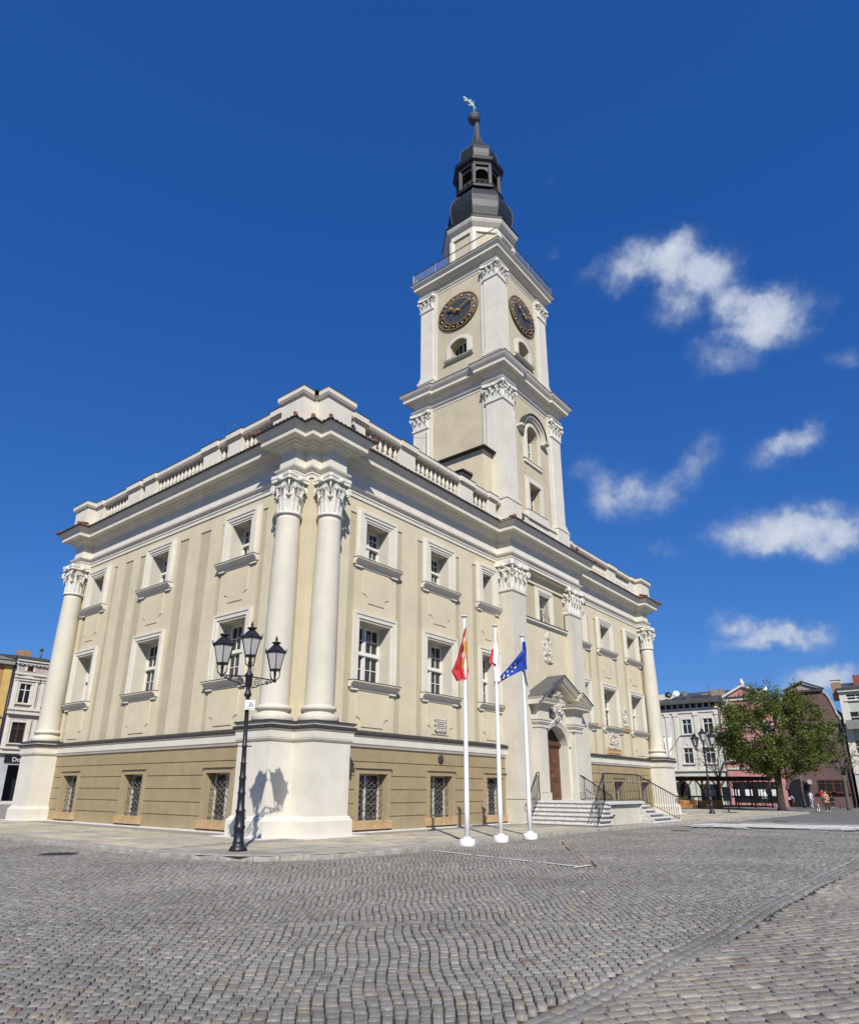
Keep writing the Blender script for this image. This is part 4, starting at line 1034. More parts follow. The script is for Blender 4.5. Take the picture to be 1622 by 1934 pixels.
    m_.build('weather_vane', M['copper'], H)
# ------------------------------------------------------------------ ground
CAMXY = (-16.2838, -19.2493)
RZ = -.12      # cobbles
KERB = [(-6.27, 60), (-6.27, 7.6), (-6.26, 1.8), (-6.02, -2.1), (-5.86, -3.6), (-5.43, -4.66), (-4.9, -5.1), (-4.37, -5.4), (-3.6, -5.72), (-3.02, -5.87), (-1.1, -6.08), (1.2, -5.98), (6.8, -5.72), (11.2, -5.68), (17, -5.72), (22.6, -6.3), (30.3, -6.9), (40.8, -7.1), (49.5, -7.2), (50.2, -6.6), (50.6, 5), (51, 60)]
def inside_pavement(x, y):
    """numpy point-in-polygon for kerb outline"""
    P = KERB; c = np.zeros(x.shape, bool)
    for (x1, y1), (x2, y2) in zip(P, P[1:] + P[:1]):
        c ^= ((y1 > y) != (y2 > y)) & (x < (x2 - x1) * (y - y1) / ((y2 - y1) or 1e-9) + x1)
    return c
def cobble_material():
    m = bpy.data.materials.new('granite setts'); m.use_nodes = True; nt = m.node_tree; N = nt.nodes; L = nt.links; p = N['Principled BSDF']
    p.inputs['Roughness'].default_value = .62; p.inputs['Specular IOR Level'].default_value = .45
    at = N.new('ShaderNodeAttribute'); at.attribute_name = 'tone'
    tc = N.new('ShaderNodeTexCoord')
    nz = N.new('ShaderNodeTexNoise'); nz.inputs['Scale'].default_value = 55; nz.inputs['Detail'].default_value = 6; nz.inputs['Roughness'].default_value = .75
    L.new(tc.outputs['Object'], nz.inputs['Vector'])
    mr = N.new('ShaderNodeMapRange'); mr.inputs['From Min'].default_value = .3; mr.inputs['From Max'].default_value = .72; mr.inputs['To Min'].default_value = .58; mr.inputs['To Max'].default_value = 1.45
    L.new(nz.outputs['Fac'], mr.inputs['Value'])
    mu = N.new('ShaderNodeVectorMath'); mu.operation = 'SCALE'; L.new(at.outputs['Color'], mu.inputs[0]); L.new(mr.outputs['Result'], mu.inputs['Scale'])
    n2 = N.new('ShaderNodeTexNoise'); n2.inputs['Scale'].default_value = .35; n2.inputs['Detail'].default_value = 4; L.new(tc.outputs['Object'], n2.inputs['Vector'])
    r2 = N.new('ShaderNodeMapRange'); r2.inputs['From Min'].default_value = .35; r2.inputs['From Max'].default_value = .7; r2.inputs['To Min'].default_value = .82; r2.inputs['To Max'].default_value = 1.16; L.new(n2.outputs['Fac'], r2.inputs['Value'])
    m2 = N.new('ShaderNodeVectorMath'); m2.operation = 'SCALE'; L.new(mu.outputs[0], m2.inputs[0]); L.new(r2.outputs['Result'], m2.inputs['Scale'])
    L.new(m2.outputs[0], p.inputs['Base Color'])
    b = N.new('ShaderNodeBump'); b.inputs['Strength'].default_value = .55; b.inputs['Distance'].default_value = .008; L.new(nz.outputs['Fac'], b.inputs['Height']); L.new(b.outputs['Normal'], p.inputs['Normal'])
    return m
def dirt_material():
    m = bpy.data.materials.new('joint dirt and distant setts'); m.use_nodes = True; nt = m.node_tree; N = nt.nodes; L = nt.links; p = N['Principled BSDF']
    p.inputs['Roughness'].default_value = .9
    tc = N.new('ShaderNodeTexCoord')
    nz = N.new('ShaderNodeTexNoise'); nz.inputs['Scale'].default_value = 1.2; nz.inputs['Detail'].default_value = 8; L.new(tc.outputs['Object'], nz.inputs['Vector'])
    mr = N.new('ShaderNodeMapRange'); mr.inputs['From Min'].default_value = .5; mr.inputs['From Max'].default_value = .66; L.new(nz.outputs['Fac'], mr.inputs['Value'])
    mx = N.new('ShaderNodeMix'); mx.data_type = 'RGBA'; mx.inputs['A'].default_value = (.032, .028, .022, 1); mx.inputs['B'].default_value = (.05, .062, .018, 1); L.new(mr.outputs['Result'], mx.inputs['Factor'])
    # far setts
    mp = N.new('ShaderNodeMapping'); mp.inputs['Rotation'].default_value = (0, 0, .75); L.new(tc.outputs['Object'], mp.inputs['Vector'])
    br = N.new('ShaderNodeTexBrick'); br.inputs['Scale'].default_value = 1; br.inputs['Brick Width'].default_value = .2; br.inputs['Row Height'].default_value = .17; br.inputs['Mortar Size'].default_value = .02
    br.inputs['Color1'].default_value = (.21, .20, .185, 1); br.inputs['Color2'].default_value = (.145, .14, .13, 1); br.inputs['Mortar'].default_value = (.05, .05, .045, 1); L.new(mp.outputs['Vector'], br.inputs['Vector'])
    n2 = N.new('ShaderNodeTexNoise'); n2.inputs['Scale'].default_value = .5; n2.inputs['Detail'].default_value = 8; L.new(tc.outputs['Object'], n2.inputs['Vector'])
    sc = N.new('ShaderNodeMapRange'); sc.inputs['To Min'].default_value = .75; sc.inputs['To Max'].default_value = 1.25; L.new(n2.outputs['Fac'], sc.inputs['Value'])
    vm = N.new('ShaderNodeVectorMath'); vm.operation = 'SCALE'; L.new(br.outputs['Color'], vm.inputs[0]); L.new(sc.outputs['Result'], vm.inputs['Scale'])
    ds = N.new('ShaderNodeVectorMath'); ds.operation = 'DISTANCE'; ds.inputs[1].default_value = (CAMXY[0], CAMXY[1], -.15); L.new(tc.outputs['Object'], ds.inputs[0])
    gt = N.new('ShaderNodeMath'); gt.operation = 'GREATER_THAN'; gt.inputs[1].default_value = 46; L.new(ds.outputs['Value'], gt.inputs[0])
    m2 = N.new('ShaderNodeMix'); m2.data_type = 'RGBA'; L.new(gt.outputs[0], m2.inputs['Factor']); L.new(mx.outputs['Result'], m2.inputs['A']); L.new(vm.outputs[0], m2.inputs['B'])
    L.new(m2.outputs['Result'], p.inputs['Base Color'])
    return m
def build_setts():
    O = np.array([CAMXY[0] - 26 * math.cos(math.radians(42)), CAMXY[1] - 26 * math.sin(math.radians(42))])
    quads = []   # arrays (n,4,2)
    def polar(r0, r1, w):
        rm = (r0 + r1) / 2; dth = w / rm; th = np.arange(math.radians(42 - 44), math.radians(42 + 44), dth); out = []
        for k, t in enumerate(th):
            n = int((r1 - r0) / .095) + 2
            ln = rng.uniform(.10, .18, n); e = r0 + np.concatenate([[rng.uniform(-.15, 0)], np.cumsum(ln)]); e = e[e < r1 + .1]
            a, b = e[:-1], e[1:]
            def wob(tt, r): return (.026 * np.sin(r * 3.1 + tt * 130 + 2.0 * np.sin(tt * 31)) + .03 * np.sin(r * .55 + tt * 60) + .12 * np.sin(r * .21 + tt * 18)) / r
            g = .0075
            j = lambda: rng.uniform(-.012, .012, len(a))
            t0, t1 = t, t + dth
            P = []
            for (rr, tt, sr, st) in ((a, t0, g, g), (b, t0, -g, g), (b, t1, -g, -g), (a, t1, g, -g)):
                R = rr + sr + j() + .012 * np.sin(k * 7.1 + rr * 3); T = tt + wob(tt, rr) + (st + j() * .6) / R
                P.append(np.stack([O[0] + R * np.cos(T), O[1] + R * np.sin(T)], -1))
            out.append(np.stack(P, 1))
        return np.concatenate(out)
    A = np.concatenate([polar(24.0, 36, .092), polar(36, 47, .11), polar(47, 58, .13), polar(58, 75, .15)])
    def linear(org, ang, nu, w, length):
        d = np.array([math.cos(ang), math.sin(ang)]); nn = np.array([-d[1], d[0]]); out = []
        for k in range(nu):
            ln = rng.uniform(.14, .23, int(length / .14)); e = np.concatenate([[rng.uniform(-.15, 0)], np.cumsum(ln)]); e = e[e < length]; a, b = e[:-1], e[1:]; g = .0055
            def wob(s): return .02 * np.sin(s * 1.7 + k * .9) + .06 * np.sin(s * .45 + k * .08)
            P = []
            for (s, off, ss, so) in ((a, 0, g, g), (b, 0, -g, g), (b, w, -g, -g), (a, w, g, -g)):
                S = s + ss + rng.uniform(-.007, .007, len(a)); T = k * w + off + so + wob(s) + rng.uniform(-.005, .005, len(a))
                P.append(org[None] + S[:, None] * d + T[:, None] * nn)
            out.append(np.stack(P, 1))
        return np.concatenate(out)
    gy0, gy1 = -16.42, -16.06
    c = A.mean(1); A = A[c[:, 1] > gy1 - .01]
    B = linear(np.array([-20., -22.]), math.radians(-32), 420, .128, 60)
    c = B.mean(1); B = B[(c[:, 1] < gy0 - .05)]
    G = linear(np.array([-20., gy0]), 0.0, 3, .12, 66)
    # diagonal rows of a bay marking
    d0, d1 = np.array([7.3, -6.75]), np.array([-.95, -11.72]); dl = np.linalg.norm(d1 - d0); du = (d1 - d0) / dl; dn = np.array([-du[1], du[0]])
    c = A.mean(1) - d0; s = c @ du; t = c @ dn; A = A[~((s > -.05) & (s < dl) & (np.abs(t) < .2))]
    Dg = linear(d0 - dn * .2, math.atan2(du[1], du[0]), 3, .135, dl)
    Q = np.concatenate([A, B, G, Dg]); kind = np.concatenate([np.zeros(len(A)), np.zeros(len(B)), np.ones(len(G)), np.full(len(Dg), 2)])
    c = Q.mean(1); rel = c - np.array(CAMXY); dist = np.hypot(rel[:, 0], rel[:, 1]); az = np.degrees(np.arctan2(rel[:, 1], rel[:, 0])) - 38.9
    keep = (dist < 46.5) & ((np.abs(az) < 43) | (dist < 3)) & ~inside_pavement(c[:, 0], c[:, 1]) & (c[:, 0] < 60)
    # keep whole stones off the kerb
    Q = Q[keep]; kind = kind[keep]; c = c[keep]; n = len(Q)
    print('setts', n)
    # shape
    ctr = Q.mean(1, keepdims=True); V = np.empty((n, 12, 3), np.float32)
    top = RZ + rng.normal(0, .0035, n) + .012 * np.sin(c[:, 0] * .7) * np.sin(c[:, 1] * .9)
    tilt = rng.normal(0, .016, (n, 2))
    e = Q - ctr; dl_ = np.linalg.norm(e, axis=2, keepdims=True)
    ring1 = ctr + e * (1 - .004 / dl_); ring2 = ctr + e * (1 - .016 / dl_)
    V[:, 0:4, :2] = Q; V[:, 4:8, :2] = ring1; V[:, 8:12, :2] = ring2
    V[:, 0:4, 2] = (top - .05)[:, None]; V[:, 4:8, 2] = (top - .0055)[:, None] + (e * tilt[:, None]).sum(2); V[:, 8:12, 2] = top[:, None] + (e * tilt[:, None]).sum(2)
    base = (np.arange(n) * 12)[:, None]
    F = []
    for k in range(4):
        q = (k + 1) % 4; F.append(base + np.array([[k, q, 4 + q, 4 + k]])); F.append(base + np.array([[4 + k, 4 + q, 8 + q, 8 + k]]))
    F.append(base + np.array([[8, 9, 10, 11]])); F = np.concatenate(F, 0).astype(np.int32)
    me = bpy.data.meshes.new('cobbles'); me.vertices.add(n * 12); me.vertices.foreach_set('co', V.ravel())
    me.loops.add(F.size); me.loops.foreach_set('vertex_index', F.ravel()); me.polygons.add(len(F)); me.polygons.foreach_set('loop_start', np.arange(0, F.size, 4, dtype=np.int32))
    me.update(calc_edges=True)
    tone = rng.normal(1, .085, n).clip(.7, 1.3); colr = np.stack([.212 * tone, .199 * tone, .176 * tone], 1)
    warm = rng.random(n) < .14; colr[warm] *= np.array([1.1, 1.05, .92]); pale = rng.random(n) < .03; colr[pale] *= 1.25
    red = rng.random(n) < .003; colr[red] = np.array([.17, .115, .09]); drk = rng.random(n) < .05; colr[drk] *= .72
    colr[kind == 1] *= np.array([.88, .88, .88]); colr[kind == 2] *= np.array([1.05, .95, .88])
    south = c[:, 1] < gy0; colr[south] *= np.array([1.1, 1.06, .99])
    ca = np.ones((n, 12, 4), np.float32); ca[:, :, :3] = colr[:, None]
    at = me.color_attributes.new('tone', 'FLOAT_COLOR', 'POINT'); at.data.foreach_set('color', ca.ravel())
    me.materials.append(cobble_material())
    o = bpy.data.objects.new('cobbles', me); COL.objects.link(o); return struct(o)
def build_ground():
    g = MB(); S = 700; g.poly([(-S, -S, -.155), (S, -S, -.155), (S, S, -.155), (-S, S, -.155)]); struct(g.build('ground', dirt_material(), recalc=False))
    build_setts()
    # pavement slab under the hall
    inner = []
    pv = MB(); pv.poly([(x, y, -.004) for x, y in KERB]); 
    pm = mat('pavement small setts', (.27, .245, .20), .9, .25, 8, .8, 55); struct(pv.build('pavement', pm, recalc=False))
    # flagstones
    fl = MB(); r = random.Random(3)
    def slab(x0, x1, y0, y1):
        j = lambda: r.uniform(-.012, .012); z = r.uniform(.004, .012)
        mi = r.choice((0, 0, 1, 2))
        P = [(x0 + j(), y0 + j()), (x1 + j(), y0 + j()), (x1 + j(), y1 + j()), (x0 + j(), y1 + j())]
        a = [fl.V((x, y, -.02)) for x, y in P]; b = [fl.V((x, y, z)) for x, y in P]; fl.F(b, mi)
        for k in range(4): fl.F([a[k], a[(k + 1) % 4], b[(k + 1) % 4], b[k]], mi)
    def field(u0, u1, v0, v1, f, rows):
        hv = (v1 - v0) / rows
        for k in range(rows):
            va = v0 + k * hv + .06; vb = v0 + (k + 1) * hv - .06; u = u0 + r.uniform(0, .6)
            while u < u1:
                l = r.uniform(.75, 1.7); g_ = .035 if r.random() < .6 else .16
                a, b, c, d = f(u, u + l, va, vb)
                pts = np.array([[a, c], [b, c], [b, d], [a, d]])
                if inside_pavement(pts[:, 0], pts[:, 1]).all() and not (-1.6 < (a + b) / 2 < 37 and -1.65 < (c + d) / 2 < 22) and not (13.3 < b and a < 24 and d > -5.6): slab(a, b, c, d)
                u += l + g_
    field(-5.9, 48, -6.6, -1.5, lambda a, b, c, d: (a, b, c, d), 5)
    field(-1.3, 34, 1.5, 5.8, lambda a, b, c, d: (-d, -c, a, b), 4)
    field(36.5, 50, -1.2, 14, lambda a, b, c, d: (a, b, c, d), 12)
    m2 = mat('sandstone slab pale', (.46, .405, .30), .9, .16, 1.7, .5, 40); m3 = mat('sandstone slab grey', (.34, .315, .26), .9, .18, 1.7, .5, 40)
    struct(fl.build('flagstones', [M['slab'], m2, m3]))
    # pale drip strip along the foot of the walls
    ds = MB(); c_, d_, P = -.14, 1.66, 1.2
    ds.sweep([(-.13, 18.7), (-.13, d_ + .13), (-P - .13, d_ + .13), (-P - .13, c_ - .13), (c_ - .13, c_ - .13), (c_ - .13, -P - .13), (d_ + .13, -P - .13), (d_ + .13, -.13), (13.7, -.13)], [(0, .028), (.36, .024), (.36, -.02)])
    ds.sweep([(-.1, 22), (-1.33, 21.9), (-1.33, 18.62), (-.13, 18.62)], [(0, .02), (.36, .018), (.36, -.02)])
    ds.sweep([(22.3, -.13), (33.4, -.13), (33.4, -1.33), (35.7, -1.33), (35.7, 2)], [(0, .028), (.36, .024), (.36, -.02)])
    struct(ds.build('drip_strip', mat('pale paving strip', (.62, .60, .56), .8, .1, 3, .3, 40)))
    # kerb stones
    k = MB(); pts = [Vector(p) for p in KERB]; acc = 0; segs = []
    dense = []
    for a, b in zip(pts, pts[1:]):
        L = (b - a).length; n = max(1, int(L / .25))
        for q in range(n): dense.append(a.lerp(b, q / n))
    dense.append(pts[-1]); i = 0; W = .30
    while i < len(dense) - 1:
        j = i; L = 0; tgt = r.uniform(.45, .6) if (dense[i].x < 2 and dense[i].y < -.5) else r.uniform(.75, 1.25)
        while j < len(dense) - 1 and L < tgt: L += (dense[j + 1] - dense[j]).length; j += 1
        A, B = dense[i], dense[j]; d = (B - A).normalized(); nin = Vector((-d.y, d.x)); A2 = A + d * .008; B2 = B - d * .008; z = r.uniform(.0, .012)
        prof = [(-.012, -.2), (-.012, -.035 + z), (.02, z), (W, z + .004), (W, -.2)]
        RA = [k.V((A2.x + nin.x * u, A2.y + nin.y * u, zz)) for u, zz in prof]; RB = [k.V((B2.x + nin.x * u, B2.y + nin.y * u, zz)) for u, zz in prof]
        for q in range(4): k.F([RA[q], RB[q], RB[q + 1], RA[q + 1]], r.choice((0, 1)))
        k.F(RA); k.F(RB); i = j
    struct(k.build('kerb', [mat('granite kerb', (.32, .30, .265), .85, .2, 5, .5, 50), mat('granite kerb warm', (.34, .305, .25), .85, .2, 5, .5, 50)], weld=False))
    # painted bay line, worn, stone by stone
    pl = MB(); a, b = Vector((.09, -6.3)), Vector((-.99, -11.5))
    def ln(a, b, w):
        d = (b - a).normalized(); nn = Vector((-d.y, d.x)); L = (b - a).length; s = 0
        while s < L:
            e = min(L, s + r.uniform(.08, .2)); w0 = w * r.uniform(.75, 1.1)
            if r.random() < .93:
                q = [a + d * s + nn * w0 / 2, a + d * (e - .012) + nn * w0 / 2, a + d * (e - .012) - nn * w0 / 2, a + d * s - nn * w0 / 2]
                pl.poly([(p.x, p.y, RZ + .018) for p in q])
            s = e
    ln(a, b, .12); ln(b + Vector((-.3, .0)), b + Vector((.5, -.03)), .12)
    struct(pl.build('painted_line', mat('worn white road paint', (.66, .65, .6), .8, .15, 12, .2, 30), recalc=False))
    # pale patch of scattered flat pieces over the far setts
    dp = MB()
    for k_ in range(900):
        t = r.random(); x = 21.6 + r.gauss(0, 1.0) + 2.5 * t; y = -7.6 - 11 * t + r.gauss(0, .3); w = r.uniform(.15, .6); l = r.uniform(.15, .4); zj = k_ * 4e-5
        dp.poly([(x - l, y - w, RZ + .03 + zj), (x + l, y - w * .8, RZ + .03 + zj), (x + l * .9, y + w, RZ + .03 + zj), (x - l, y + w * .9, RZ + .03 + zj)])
    struct(dp.build('pale_patch', mat('pale patch on setts', (.56, .55, .52), .95, .15, 6), recalc=False))
    # manhole covers
    for k_, (x, y, s, lb) in enumerate(((-7.45, .4, .42, 'dark iron manhole cover in the cobbles left of the street lamp'), (15.4, -8.2, .36, 'iron manhole cover in the cobbles before the entrance staircase'), (29.6, -9.2, .36, 'iron manhole cover in the cobbles by the pale patch'))):
        o = thing('manhole_cover', lb, 'manhole cover', (x, y, RZ + .012), 0, 'manhole covers in the cobbles')
        m_ = MB(); m_.lathe([(s * 1.15, -.03), (s * 1.15, .008), (s * 1.02, .01), (s * 1.02, -.01)], n=24, caps=False); m_.build('rim', M['greyst'], o)
        m_ = MB(); m_.lathe([(s, -.03), (s, .004), (0, .004)], n=24)
        for q in range(5):
            for w in range(5):
                u, v = (q - 2) * s * .34, (w - 2) * s * .34
                if math.hypot(u, v) < s * .85: m_.box(u - s * .1, u + s * .1, v - s * .1, v + s * .1, .004, .014)
        m_.build('lid', M['iron'], o)
# ------------------------------------------------------------------ street lamp
def lantern(parent, loc, s=1.):
    m_ = MB(); n = 6; rb, rt, h = .17 * s, .30 * s, .52 * s
    for k in range(n):
        a = 2 * PI * k / n; ca, sa = math.cos(a), math.sin(a)
        m_.tube([(rb * ca, rb * sa, 0), (rt * ca, rt * sa, h)], .016 * s, 4, sm=False)
        m_.tube([(rt * ca, rt * sa, h), (rt * 1.14 * ca, rt * 1.14 * sa, h + .02), (rt * 1.24 * ca, rt * 1.24 * sa, h + .1 * s)], [.022 * s, .022 * s, .012 * s], 5)
        # cage below
        m_.tube([(rb * .85 * ca, rb * .85 * sa, 0), (rb * .95 * ca, rb * .95 * sa, -.12 * s), (rb * .8 * ca, rb * .8 * sa, -.24 * s), (.035, 0, -.32 * s) if False else (.04 * ca, .04 * sa, -.33 * s)], .013 * s, 5)
    m_.lathe([(rb * 1.02, -.035 * s), (rb * 1.12, -.02 * s), (rb * 1.12, .01 * s), (rb * .98, .02 * s)], n=6, sm=False); m_.lathe([(.03, -.36 * s), (.055, -.33 * s), (.03, -.28 * s), (.045 * s, -.1 * s), (.045 * s, 0)], n=8)
    m_.lathe([(rt * 1.0, h - .025 * s), (rt * 1.12, h - .01), (rt * 1.12, h + .03 * s), (rt * .95, h + .06 * s), (rt * .6, h + .17 * s), (rt * .38, h + .23 * s)], n=6, sm=False)
    m_.lathe([(.1 * s, h + .22 * s), (.09 * s, h + .28 * s), (.15 * s, h + .30 * s), (.14 * s, h + .325 * s), (.06 * s, h + .345 * s), (.03 * s, h + .38 * s), (.035 * s, h + .41 * s), (.05 * s, h + .43 * s), (.028 * s, h + .47 * s), (.006, h + .54 * s)], n=8)
    o = m_.build('lantern', M['iron'], parent, loc)
    g = MB(); g.lathe([(rb * .97, .015), (rt * .97, h - .02)], n=6, sm=False, caps=False); g.build('glass', M['milk'], o)
    return o
def street_lamp(loc, rz, label, heads=2, ext=.86):
    o = thing('street_lamp', label, 'street lamp', loc, rz, 'black triple lantern street lamps')
    m_ = MB()
    m_.lathe([(.235, 0), (.245, .03), (.21, .1), (.155, .15), (.15, .2), (.16, .22), (.135, .25), (.135, .52), (.155, .55), (.155, .6), (.13, .64), (.115, .95), (.13, .97), (.13, 1.02), (.105, 1.05), (.095, 1.4), (.105, 1.42), (.105, 1.47), (.09, 1.5), (.085, 1.78), (.1, 1.8), (.1, 1.85), (.08, 1.9), (.075, 2.2), (.085, 2.22), (.065, 2.26), (.062, 2.64), (.075, 2.66), (.075, 2.7), (.06, 2.73), (.055, 4.02), (.09, 4.06), (.115, 4.1), (.09, 4.14), (.065, 4.2), (.06, 4.3), (.085, 4.33), (.1, 4.36), (.1, 4.62), (.12, 4.64), (.12, 4.68), (.06, 4.74), (.045, 4.85), (.05, 4.98), (.07, 5.02), (.04, 5.06)], n=16)
    m_.tube([(-.22, 0, 2.68), (.22, 0, 2.68)], .016, 6)
    for k in range(8):
        a = 2 * PI * k / 8; m_.tube([(.122 * math.cos(a), .122 * math.sin(a), .66), (.105 * math.cos(a), .105 * math.sin(a), .93)], .014, 4)
    m_.build('post', M['iron'], o)
    m_ = MB()
    for s in (-1, 1):
        e = ext * s
        m_.tube([(0, 0, 4.62), (e * .5, 0, 4.60), (e, 0, 4.58)], .02, 6)
        def spiral(cx, cz, r0, turns, dirn, st=0.):
            m_.tube([(cx + s * r0 * (1 - t / (turns * 1.15)) * math.cos(st + dirn * 2 * PI * t), 0, cz + r0 * (1 - t / (turns * 1.15)) * math.sin(st + dirn * 2 * PI * t)) for t in np.linspace(0, turns, int(16 * turns))], .013, 5)
        spiral(s * .27, 4.46, .12, 1.8, 1, .5); spiral(s * .58, 4.51, .06, 1.5, -1, 1.); spiral(s * .72, 4.53, .04, 1.2, 1, 2.)
        m_.tube([(s * .1, 0, 4.3), (s * .25, 0, 4.33), (s * .42, 0, 4.44), (s * .6, 0, 4.45), (s * .8, 0, 4.55)], .015, 5)
        for q in range(5): m_.ball((s * (.16 + q * .15), 0, 4.34 + q * .045), .026, 6, 4)
        m_.ball((e, 0, 4.56), .05, 8, 5)
    m_.build('bracket_arm', M['iron'], o)
    lantern(o, (0, 0, 5.22), .98)
    for s in (-1, 1): lantern(o, (ext * s, 0, 4.9), .98)
    return o
def build_lamps():
    a = street_lamp((-4.52, -3.38, 0), -.1, 'black cast iron triple lantern lamp with small white sign beside the town hall corner')
    a.rotation_euler = (Matrix.Rotation(math.radians(-1.6), 3, Vector((.778, .628, 0))) @ Matrix.Rotation(-.1, 3, 'Z')).to_euler()
    dup(a, (37.6, -2.9, 0), 1.05, label='distant black street lamp with three lanterns beside the brown wooden pergola')
    # small sign with radio waves
    s = thing('wireless_sign', 'small white sign with black wave arcs strapped to the lamp post', 'sign', (-4.52 - .09, -3.38 - .075, 3.8), math.radians(-42))
    m_ = MB(); m_.box(-.135, .135, -.012, .0, -.135, .135); m_.build('panel', M['pole'], s)
    m_ = MB()
    for k, r in enumerate((.035, .07, .105)):
        m_.tube([(-.02 + r * math.cos(t), -.016, -.045 + r * math.sin(t)) for t in np.linspace(-.1, PI / 2 + .1, 9)], .008, 4)
    m_.ball((-.02, -.016, -.045), .016, 6, 4)
    for q in range(6): m_.box(-.08 + q * .028, -.06 + q * .028, -.016, -.012, -.11, -.095)
    m_.box(-.11, -.09, -.016, -.012, .08, .1); m_.build('wave_symbol', M['iron'], s)
    m_ = MB(); m_.lathe([(.062, -.06), (.068, -.06), (.068, -.04), (.062, -.04)], (0.06, .085, 0), 12); m_.lathe([(.062, .04), (.068, .04), (.068, .06), (.062, .06)], (.06, .085, 0), 12); m_.build('clamp', M['lead'], s)

# ------------------------------------------------------------------ flagpoles and flags
def flag_mat(nm, c):
    return mat(nm, c, .7, .04, 3, 0, spec=.25)
def build_flags():
    P = [(2.18, -6.05, 7.36), (4.26, -5.97, 7.43), (6.2, -5.97, 7.39)]
    labels = ['white flagpole flying the red and gold flag', 'white flagpole flying the white and red flag', 'white flagpole flying the blue flag with stars']
    for (x, y, h), lb in zip(P, labels):
        o = thing('flagpole', lb, 'flagpole', (x, y, RZ), 0, 'white flagpoles in front of the town hall'); H = h - RZ
        m_ = MB(); m_.lathe([(.085, .2), (.082, 1.2), (.058, H - .12), (.055, H - .06)], n=16); m_.build('pole', M['pole'], o)
        m_ = MB(); m_.lathe([(.25, 0), (.26, .02), (.26, .17), (.24, .21), (.13, .225), (.12, .26), (.09, .28)], n=24); m_.build('base', M['pole'], o)
        m_ = MB(); m_.lathe([(.04, H - .1), (.06, H - .06), (.125, H - .045), (.125, H - .02), (.05, H + .0)], n=16); m_.build('cap', M['pole'], o)
        m_ = MB(); m_.tube([(.07, -.03, 1.1), (.068, -.04, H - .3)], .006, 4); m_.box(.05, .09, -.05, 0, 1.05, 1.2); m_.build('halyard', M['lead'], o)
    rdir = Vector((.628, -.778, 0)); fdir = Vector((.778, .628, 0))
    # drape: outline in (u along camera-independent world direction, z)
    def drape(name, label, base, left, right, zt, ndir, mats, mfn, folds=7, amp=.09, nu=26, nv=40, depth=None):
        """left(v), right(v): horizontal extents below the hoist at fraction v; cloth hangs in folds"""
        o = thing(name, label, 'flag', base, 0, 'flags on the white poles')
        u0 = rdir; m_ = MB()
        def f(a, b):
            l, r = left(b), right(b); u = l + (r - l) * a; wd = abs(r - l)
            d = math.sin(a * folds * PI + 1.1 * math.sin(b * 4)) * amp * (.35 + .65 * b) + .05 * math.sin(b * 9 + a * 5)
            z = zt(a, b); p = u0 * u - fdir * (d + .09); return (p.x, p.y, z)
        m_.grid(f, nu, nv, mfn=mfn); m_.build('cloth', mats, o, recalc=False); return o, f
    def lerp(pts):
        def g(v):
            for (a, x), (b, y) in zip(pts, pts[1:]):
                if v <= b: return x + (y - x) * (v - a) / (b - a)
            return pts[-1][1]
        return g
    gold, red, dred = flag_mat('gold flag cloth', (.50, .27, .05)), flag_mat('red flag cloth', (.55, .045, .05)), flag_mat('deep red flag cloth', (.36, .03, .04))
    pink, blk = flag_mat('pale pink emblem', (.66, .42, .44)), flag_mat('black emblem line', (.03, .02, .02))
    # first flag: gold near the pole above, red outside and below, emblem part visible in the folds
    def m1(a, b):
        e = ((a - .62) / .22) ** 2 + ((b - .52) / .055) ** 2
        if e < 1: return 2
        if ((a - .55) / .17) ** 2 + ((b - .43) / .06) ** 2 < 1 and ((a - .68) / .15) ** 2 + ((b - .44) / .05) ** 2 > 1: return 3
        if a > .52 + .35 * max(0, b - .55) and b < .78: return 0
        return 1 if (a > .45 or b > .8) else 4
    drape('flag', 'red and gold town flag with a pale emblem, hanging limp', (2.18, -6.05, 0), lerp([(0, .0), (.25, -.10), (.55, -.27), (.8, -.46), (1, -.28)]), lerp([(0, .07), (.5, .09), (.8, .13), (1, .05)]), lambda a, b: 6.88 - 1.92 * b * (1 - .06 * math.sin(a * 3)) + (.22 * (b ** 6) * abs(a - .35)), None, [gold, red, pink, blk, dred], m1, folds=4, amp=.07)
    wht = flag_mat('white flag cloth', (.78, .76, .80))
    def m2(a, b): return 1 if (a < .36 and .25 < b < .66) or b > .965 else 0
    drape('flag', 'white and red national flag wrapped limp around its pole', (4.26, -5.97, 0), lerp([(0, .0), (.25, -.14), (.57, -.27), (.6, -.1), (1, -.10)]), lerp([(0, .04), (.4, .1), (.8, .12), (1, .16)]), lambda a, b: 6.92 - 1.66 * b, None, [wht, red], m2, folds=5, amp=.05)
    blue = flag_mat('blue flag cloth', (.012, .04, .27)); star = flag_mat('pale gold star', (.75, .70, .42))
    o, f = drape('flag', 'blue flag with a ring of pale stars, billowing to the left', (6.2, -5.97, 0), lerp([(0, -.005), (1, -.01)]), lerp([(0, .13), (1, .13)]), lambda a, b: 7.1 - 1.1 * b, None, [blue], lambda a, b: 0, folds=2, amp=.03, nu=6, nv=20)
    # flying part
    m_ = MB()
    def g(a, b):
        u = -1.16 * a + .02; top = 6.83 - 1.33 * a ** .92; bot = 6.0 - .62 * a ** 1.1; z = top + (bot - top) * b
        d = .10 * math.sin(a * 9 + b * 3) * (.3 + a) + .04 * math.sin(b * 8 + a * 2); p = rdir * u - fdir * (.1 + d); return Vector((p.x, p.y, z))
    m_.grid(lambda a, b: tuple(g(a, b)), 30, 18); m_.build('cloth', blue, o, recalc=False)
    st = MB()
